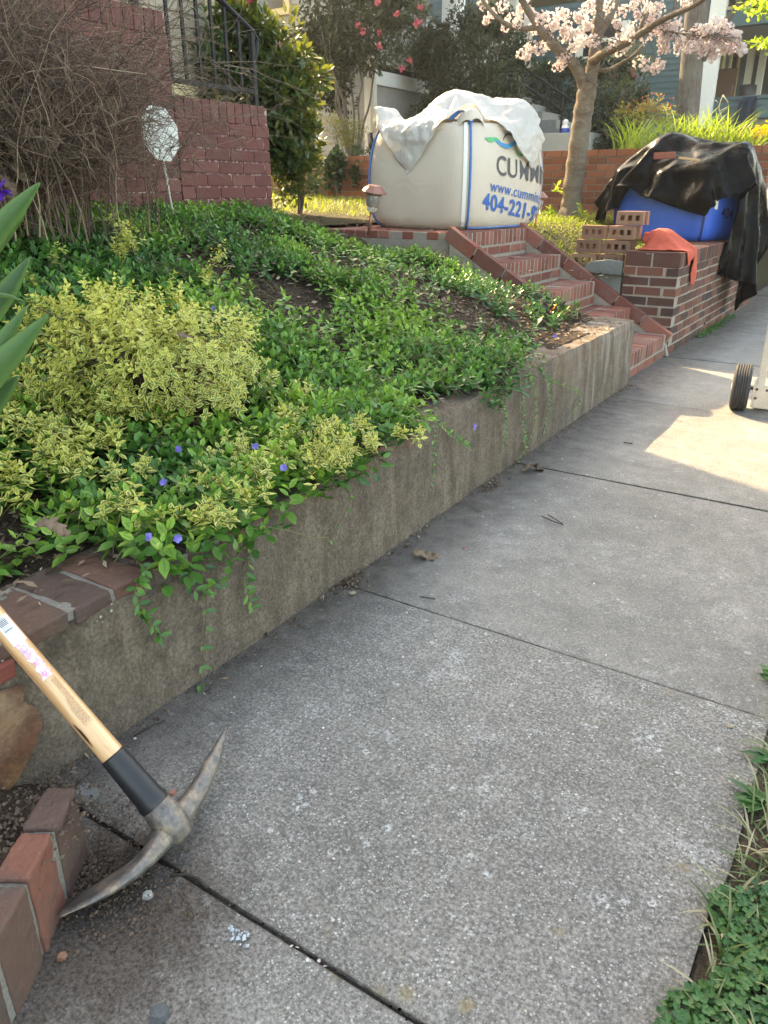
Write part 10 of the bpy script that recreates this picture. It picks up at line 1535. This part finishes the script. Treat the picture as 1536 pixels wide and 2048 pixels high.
# litter, lawn, clover, crumbs
def litter():
    n = 16000; x = -1.34-rng.random(n)*2.1; y = 0.5+rng.random(n)*4.3; z = bedz(x, y)+0.006+rng.random(n)*0.012; z = np.where(x > xw(y)-0.21, np.maximum(z, ztop(y)+0.014), z); P = np.stack([x, y, z], -1)
    k = inframe(P) & ((x < xw(y)-0.20) | (rng.random(n) < 0.35)); P = P[k]; m = len(P); D = rng.normal(0, 1, (m, 3))*np.array([1, 1, 0.22]); s = rng.uniform(0.010, 0.045, m)
    tag(leaves('leaf_mulch', P, D, s, s*rng.uniform(0.2, 0.6, m), rng.random(m), M['litter'], None, T_SIMPLE), 'brown leaf mulch and shredded bark showing between the green plants', 'mulch', kind='stuff')
litter()
def lawn():
    n = 16000; x = -9.0+rng.random(n)*7.2; y = 4.95+rng.random(n)*3.95; nz = vnoise(x, y, 1.5, 88)*0.6+vnoise(x, y, 5, 89)*0.4; k = (rng.random(n) < np.clip(1.5-1.7*nz, 0.05, 1)) & ~((x > -4.7) & (y < 6.05) & (x < -2.4)) & ~((x > -2.5) & (y < 6.05)) & ~((x > -1.85)); x, y = x[k], y[k]
    B_ = np.stack([x, y, lawnz(x, y)-0.005], -1); k = inframe(B_, 150); B_ = B_[k]; m = len(B_)
    o = blades('lawn_grass', B_, rng.uniform(0, 2*math.pi, m), rng.uniform(0.1, 0.9, m), rng.uniform(0.04, 0.10, m), rng.uniform(0.004, 0.008, m), rng.random(m), M['grass'], None, 4, 0.8); tag(o, 'sunlit yellow-green lawn grass behind the steps and around the cherry tree', 'grass', kind='stuff')
    n = 3600; x = -3.6+rng.random(n)*1.75; y = 6.05+rng.random(n)*2.2; P = np.stack([x, y, lawnz(x, y)], -1); k = rng.random(n) < 0.75*(vnoise(x, y, 3, 90) > 0.3); P = P[k]; m = len(P)
    sprouts(P, unit(rng.normal(0, 0.3, (m, 3))+np.array([0, 0, 1.0])), rng.uniform(0.02, 0.05, m), 2, np.full(m, 0.022), np.full(m, 0.011), np.clip(rng.normal(0.55, 0.25, m), 0, 1), M['grass'], 'lawn_weeds', None)
    o = bpy.data.objects['lawn_weeds']; tag(o, 'small pale green weeds carpeting the ground between the steps and the cherry tree', 'weeds', kind='stuff')
    n = 2600; x = -8+rng.random(n)*6.2; y = 4.95+rng.random(n)*3.9; P = np.stack([x, y, lawnz(x, y)+0.008], -1); D = rng.normal(0, 1, (n, 3))*np.array([1, 1, 0.15]); s = rng.uniform(0.01, 0.05, n)
    tag(leaves('lawn_litter', P, D, s, s*0.4, rng.random(n)*0.7+0.3, M['litter'], None, T_SIMPLE), 'pale dead leaves and chips strewn on the thin lawn', 'leaf litter', kind='stuff')
lawn()
def clover():
    n = 14000; x = -0.10+rng.random(n)*1.1; y = 0.55+rng.random(n)*0.85; edge = -0.052+0.05*(vnoise(x*0, y, 8, 94)-0.5)*2+0.09*sstep(1.10, 1.26, y); k = (x > edge) & (y < 1.30-0.10*(x < 0.03)); x, y = x[k], y[k]
    lift = 0.022*rng.random(len(x)); c = np.stack([x, y, 0.012+lift+0.012*sstep(-0.05, 0.1, x)], -1); m = len(c); up = unit(rng.normal(0, 0.28, (m, 3))+np.array([0, -0.05, 1.0])); A = unit(np.cross(up, rng.normal(0, 1, (m, 3)))); B = np.cross(up, A); P = []; D = []; U = []
    for q in range(3): a = 2*math.pi*q/3; P.append(c); D.append(math.cos(a)*A+math.sin(a)*B+up*0.12); U.append(up)
    mm = 3*m; rn = np.clip(np.tile(0.25+0.5*vnoise(x, y, 9, 95), 3)+rng.normal(0, 0.12, mm), 0, 1); s = np.tile(rng.uniform(0.0075, 0.0125, m), 3)
    tag(leaves('clover_patch', np.concatenate(P), np.concatenate(D), s, s*0.85, rn, M['clover'], None, T_ROUND, np.concatenate(U)), 'dense green clover overgrowing the sidewalk edge at the lower right', 'clover', kind='stuff')
    n = 3800; x = -0.055+rng.random(n)**1.5*0.9; y = 0.6+rng.random(n)*2.6; B_ = np.stack([x+0.03, y, np.full(n, 0.0)], -1)
    o = blades('verge_grass', B_, rng.uniform(0, 2*math.pi, n), rng.uniform(0.3, 1.2, n), rng.uniform(0.04, 0.12, n), rng.uniform(0.003, 0.006, n), rng.random(n)*0.95, leafmat('verge_blade', [(0, (0.05, 0.10, 0.03)), (0.4, (0.14, 0.20, 0.06)), (1, (0.50, 0.42, 0.27))], None, 0.2), None, 5, 0.8); tag(o, 'thin green and straw grass along the right edge of the sidewalk', 'grass', kind='stuff')
    for px, py, lab, s_, az in ((1528, 1350, 'dark green weed at the right edge by the second sidewalk joint', 0.055, 2.6), (1520, 1505, 'small dandelion-like weed on the right edge above the grass tuft', 0.05, 2.8), (1500, 1600, 'jagged broad-leaved weed leaning onto the sidewalk at the right edge', 0.075, 3.1), (1530, 1395, 'low weed leaf at the right edge just below the joint', 0.03, 3.0)):
        c = at(px, py, Z=0.015)+np.array([0.03, 0, 0]); n_ = 9; a = az+rng.normal(0, 0.7, n_); D = np.stack([np.cos(a), np.sin(a)*0.8, np.full(n_, 0.25)], -1)
        tag(leaves('verge_weed', np.tile(c, (n_, 1))+rng.normal(0, 0.008, (n_, 3))*[1, 1, 0.3], D, s_*rng.uniform(0.6, 1.1, n_), s_*0.34, np.clip(rng.normal(0.45, 0.15, n_), 0, 1), M['clover'], None, T_LEAF, droop=0.3), lab, 'weed')
clover()
def octa(name, P, s, mats, rn=None):
    n = len(P); o6 = np.array([(1,0,0),(0,1,0),(-1,0,0),(0,-1,0),(0,0,1),(0,0,-1)], float); V = P[:, None, :]+o6[None]*s[:, None, None]*rng.uniform(0.45, 1.2, (n, 6, 1)); V[:, :, 2] = np.maximum(V[:, :, 2], 0.001) if P[:, 2].max() < 0.2 else V[:, :, 2]
    f = np.array([(0,1,4),(1,2,4),(2,3,4),(3,0,4),(1,0,5),(2,1,5),(3,2,5),(0,3,5)]); F = (f[None]+(np.arange(n)*6)[:, None, None]).reshape(-1, 3)
    return mesh_np(name, V.reshape(-1, 3), F, mats, None, False, np.repeat(rng.random(n) if rn is None else rn, 6), np.ones(n*6))
def crumbs():
    P = []; S = []; RN = []
    def blob(px, py, n, rx, ry, s0, s1, z=0.003, tone=(0, 0.5)):
        c = at(px, py, Z=z)
        for k in range(n): P.append(c+np.array([rng.normal(0, rx), rng.normal(0, ry), abs(rng.normal(0, 0.003))])); S.append(rng.uniform(s0, s1)*rng.random()**0.6+0.0008); RN.append(rng.uniform(*tone))
    blob(180, 1745, 700, 0.035, 0.045, 0.002, 0.0065); blob(240, 1800, 900, 0.07, 0.05, 0.001, 0.0045); blob(60, 1640, 500, 0.05, 0.05, 0.002, 0.007, 0.145); blob(130, 1590, 300, 0.04, 0.03, 0.002, 0.006, 0.03); blob(100, 1900, 120, 0.03, 0.06, 0.001, 0.003); blob(340, 1820, 120, 0.07, 0.06, 0.001, 0.003); blob(250, 1620, 160, 0.03, 0.05, 0.001, 0.003)
    blob(380, 1830, 4, 0.002, 0.002, 0.004, 0.007); blob(370, 1795, 3, 0.004, 0.004, 0.004, 0.006)
    for k in range(900):
        y = rng.uniform(0.75, 4.95); x = float(xw(y))+0.012+abs(rng.normal(0, 0.022+0.02*(rng.random() < 0.2))); P.append(np.array([x, y, 0.003])); S.append(rng.uniform(0.001, 0.005)*rng.random()+0.001); RN.append(rng.random()*0.75+0.25*(rng.random() < 0.12))
    for k in range(320):
        j = joints[rng.integers(2, 7)]; P.append(np.array([rng.uniform(-1.3, -0.05), j+rng.normal(0, 0.004), -0.003])); S.append(rng.uniform(0.001, 0.0035)); RN.append(rng.random())
    blob(700, 1165, 130, 0.035, 0.03, 0.002, 0.007, 0.006, (0, 0.9)); blob(975, 975, 90, 0.02, 0.05, 0.002, 0.006, 0.004, (0, 0.9)); blob(240, 1480, 70, 0.05, 0.05, 0.001, 0.003)
    o = octa('loose_soil_crumbs', np.array(P), np.array(S), M['litter'], np.array(RN)); tag(o, 'dark soil crumbs and grit along the wall foot and around the pick blade', 'soil crumbs', kind='stuff')
    # coarser debris piles with bits of leaf and petals
    P = []; 
    for px, py, n, r_ in ((700, 1160, 70, 0.035), (985, 970, 50, 0.03), (640, 1195, 20, 0.03), (1170, 790, 40, 0.05), (1200, 770, 30, 0.05), (95, 1585, 60, 0.05), (140, 1535, 40, 0.03)):
        c = at(px, py, Z=0.006)
        for k in range(n): P.append(c+np.array([rng.normal(0, r_*0.6), rng.normal(0, r_), abs(rng.normal(0, 0.006))]))
    for k in range(160): y = rng.uniform(1.0, 4.9); P.append(np.array([float(xw(y))+0.02+abs(rng.normal(0, 0.03)), y, 0.005]))
    P = np.array(P); n = len(P); s = rng.uniform(0.006, 0.026, n); D = rng.normal(0, 1, (n, 3))*np.array([1, 1, 0.4])
    o = leaves('wall_foot_debris', P, D, s, s*rng.uniform(0.15, 0.6, n), rng.random(n), M['litter'], None, T_SIMPLE); tag(o, 'dead leaf bits and twigs gathered in the corner of wall and sidewalk', 'debris', kind='stuff')
    n = 26; P = np.concatenate([np.stack([rng.uniform(-1.2, -0.3, n), rng.uniform(0.8, 3.4, n), np.full(n, 0.004)], -1), np.array([at(x, y, Z=0.004) for x, y in ((580, 1895), (615, 1915), (640, 1925), (655, 1932), (662, 1840), (468, 1392), (600, 1720), (590, 1893), (705, 1582), (665, 1715))])]); m = len(P)
    o = leaves('fallen_petals', P, rng.normal(0, 1, (m, 3))*np.array([1, 1, 0.1]), 0.007, 0.006, rng.random(m), M['petal'], None, T_ROUND); tag(o, 'tiny fallen petals and pale seed discs scattered on the sidewalk', 'petals', kind='stuff')
    n = 22; c = at(475, 1868, Z=0.003); P = c+rng.normal(0, 0.007, (n, 3))*[1.6, 0.9, 0.2]
    tag(octa('paint_chips', P, rng.uniform(0.002, 0.006, n), plain('pale_chip', (0.42, 0.46, 0.50), 0.7)), 'small pale bluish paint chips on the near sidewalk slab', 'paint chips')
    def chip(px, py, s, lab, c_, nm='stone_chip'):
        c = at(px, py, Z=0.005); mb = MB(); V = []; n = 7
        for z in (0.0, s*0.45):
            for k in range(n): a = 2*math.pi*k/n; r_ = s*(0.6+0.5*((k*37 % 11)/11))*(1 if z == 0 else 0.85); V.append((c[0]+r_*math.cos(a), c[1]+r_*math.sin(a)*0.8, z+0.001+0.2*s*((k*53 % 7)/7)*(z > 0)))
        mb.add(V, [tuple(range(n-1, -1, -1)), tuple(range(n, 2*n))]+[(k, (k+1) % n, n+(k+1) % n, n+k) for k in range(n)]); tag(mb.build(nm, plain(nm+lab[:6], c_, 0.9, var=0.3, sc=40, bump=0.5)), lab, 'stone chip')
    chip(350, 1487, 0.009, 'small grey pebble left of the raised pick point', (0.22, 0.19, 0.17)); chip(296, 1790, 0.014, 'flat pale mortar flake right of the pick blade', (0.33, 0.31, 0.28)); chip(928, 1094, 0.006, 'small red brick crumb on the sidewalk above the oak leaf', (0.33, 0.08, 0.05))
    chip(345, 1585, 0.012, 'pinkish brick crumb behind the pick head', (0.36, 0.17, 0.13)); chip(175, 1590, 0.035, 'broken slab of grey mortar lying behind the low brick edging', (0.20, 0.20, 0.19)); chip(320, 2028, 0.022, 'dark flat slate flake at the bottom edge of the picture', (0.09, 0.095, 0.10)); chip(125, 1912, 0.012, 'rusty bark chip against the low brick edging', (0.26, 0.13, 0.08)); chip(270, 1475, 0.005, 'white round pebble at the wall foot behind the pick', (0.6, 0.58, 0.5))
    def twig(pts, r, lab):
        mb = MB(); mb.tube([at(x, y, Z=0.005+r) for x, y in pts], r, 5); tag(mb.build('twig', plain('dark_twig', (0.035, 0.027, 0.022), 0.8), smooth=True), lab, 'twig')
    twig([(1083, 1032), (1105, 1042), (1127, 1050), (1120, 1044), (1096, 1029)], 0.0018, 'V-shaped black twig lying on the second sidewalk slab'); twig([(268, 1472), (295, 1455), (330, 1440)], 0.0018, 'thin brown twig on the sidewalk above the pick head'); twig([(1247, 885), (1265, 887)], 0.003, 'tiny dark twig on the far sidewalk slab'); twig([(840, 1193), (870, 1198)], 0.002, 'short dark twig near the joint beside the debris pile'); twig([(340, 1752), (372, 1748), (398, 1758), (415, 1775)], 0.003, 'reddish root piece in the near sidewalk joint')
crumbs()

# mortar and weeds at the foot of the far wall
n = 420; y = rng.uniform(6.9, 8.4, n); P = np.stack([XR+0.01+np.abs(rng.normal(0, 0.035, n)), y, np.full(n, 0.003)], -1); up = unit(rng.normal(0, 0.4, (n, 3))+np.array([0.2, 0, 1.0]))
o = sprouts(P, up, rng.uniform(0.01, 0.03, n), 2, np.full(n, 0.018), np.full(n, 0.009), rng.random(n)*0.7, M['vinca'], 'crack_weeds'); tag(o, 'low weeds growing at the foot of the right brick wall', 'weeds', kind='stuff')
dead_leaf(at(105, 1055, D=1.62), 0.075, 0.6, 0.3, 0.3, 'brown oak leaf caught in the periwinkle at the near left of the bed', 0.62)
dead_leaf(gat(600, 845, 0.09), 0.05, 1.6, 0.6, 0.3, 'small rust-brown leaf left of the yellow-edged patch by the wall', 0.55)
dead_leaf(gat(340, 500, 0.10), 0.06, 0.6, 0.6, 0.3, 'tan dead leaf behind the mounded yellow-edged shrub', 0.85)
dead_leaf(gat(375, 680, 0.32), 0.07, 0.9, 0.9, 0.3, 'brown dead leaf caught in the mounded yellow-edged shrub', 0.5)

# added thin haze volume, standing in for lens glare over the background
def haze():
    mb = MB(); mb.box((-32, -14, -1.1), (12, 42, 11.2), 0, 0.5); n = bpy.data.materials.new('glare_haze'); n.use_nodes = True; t = n.node_tree; t.nodes.clear()
    o = t.nodes.new('ShaderNodeOutputMaterial'); v = t.nodes.new('ShaderNodeVolumePrincipled'); v.inputs['Color'].default_value = (0.95, 0.96, 1.0, 1); v.inputs['Density'].default_value = 0.0014; v.inputs['Anisotropy'].default_value = 0.6
    t.links.new(v.outputs[0], o.inputs['Volume']); tag(mb.build('haze', n), 'thin added haze standing in for lens glare over the yards and houses', 'haze', kind='stuff')
haze()
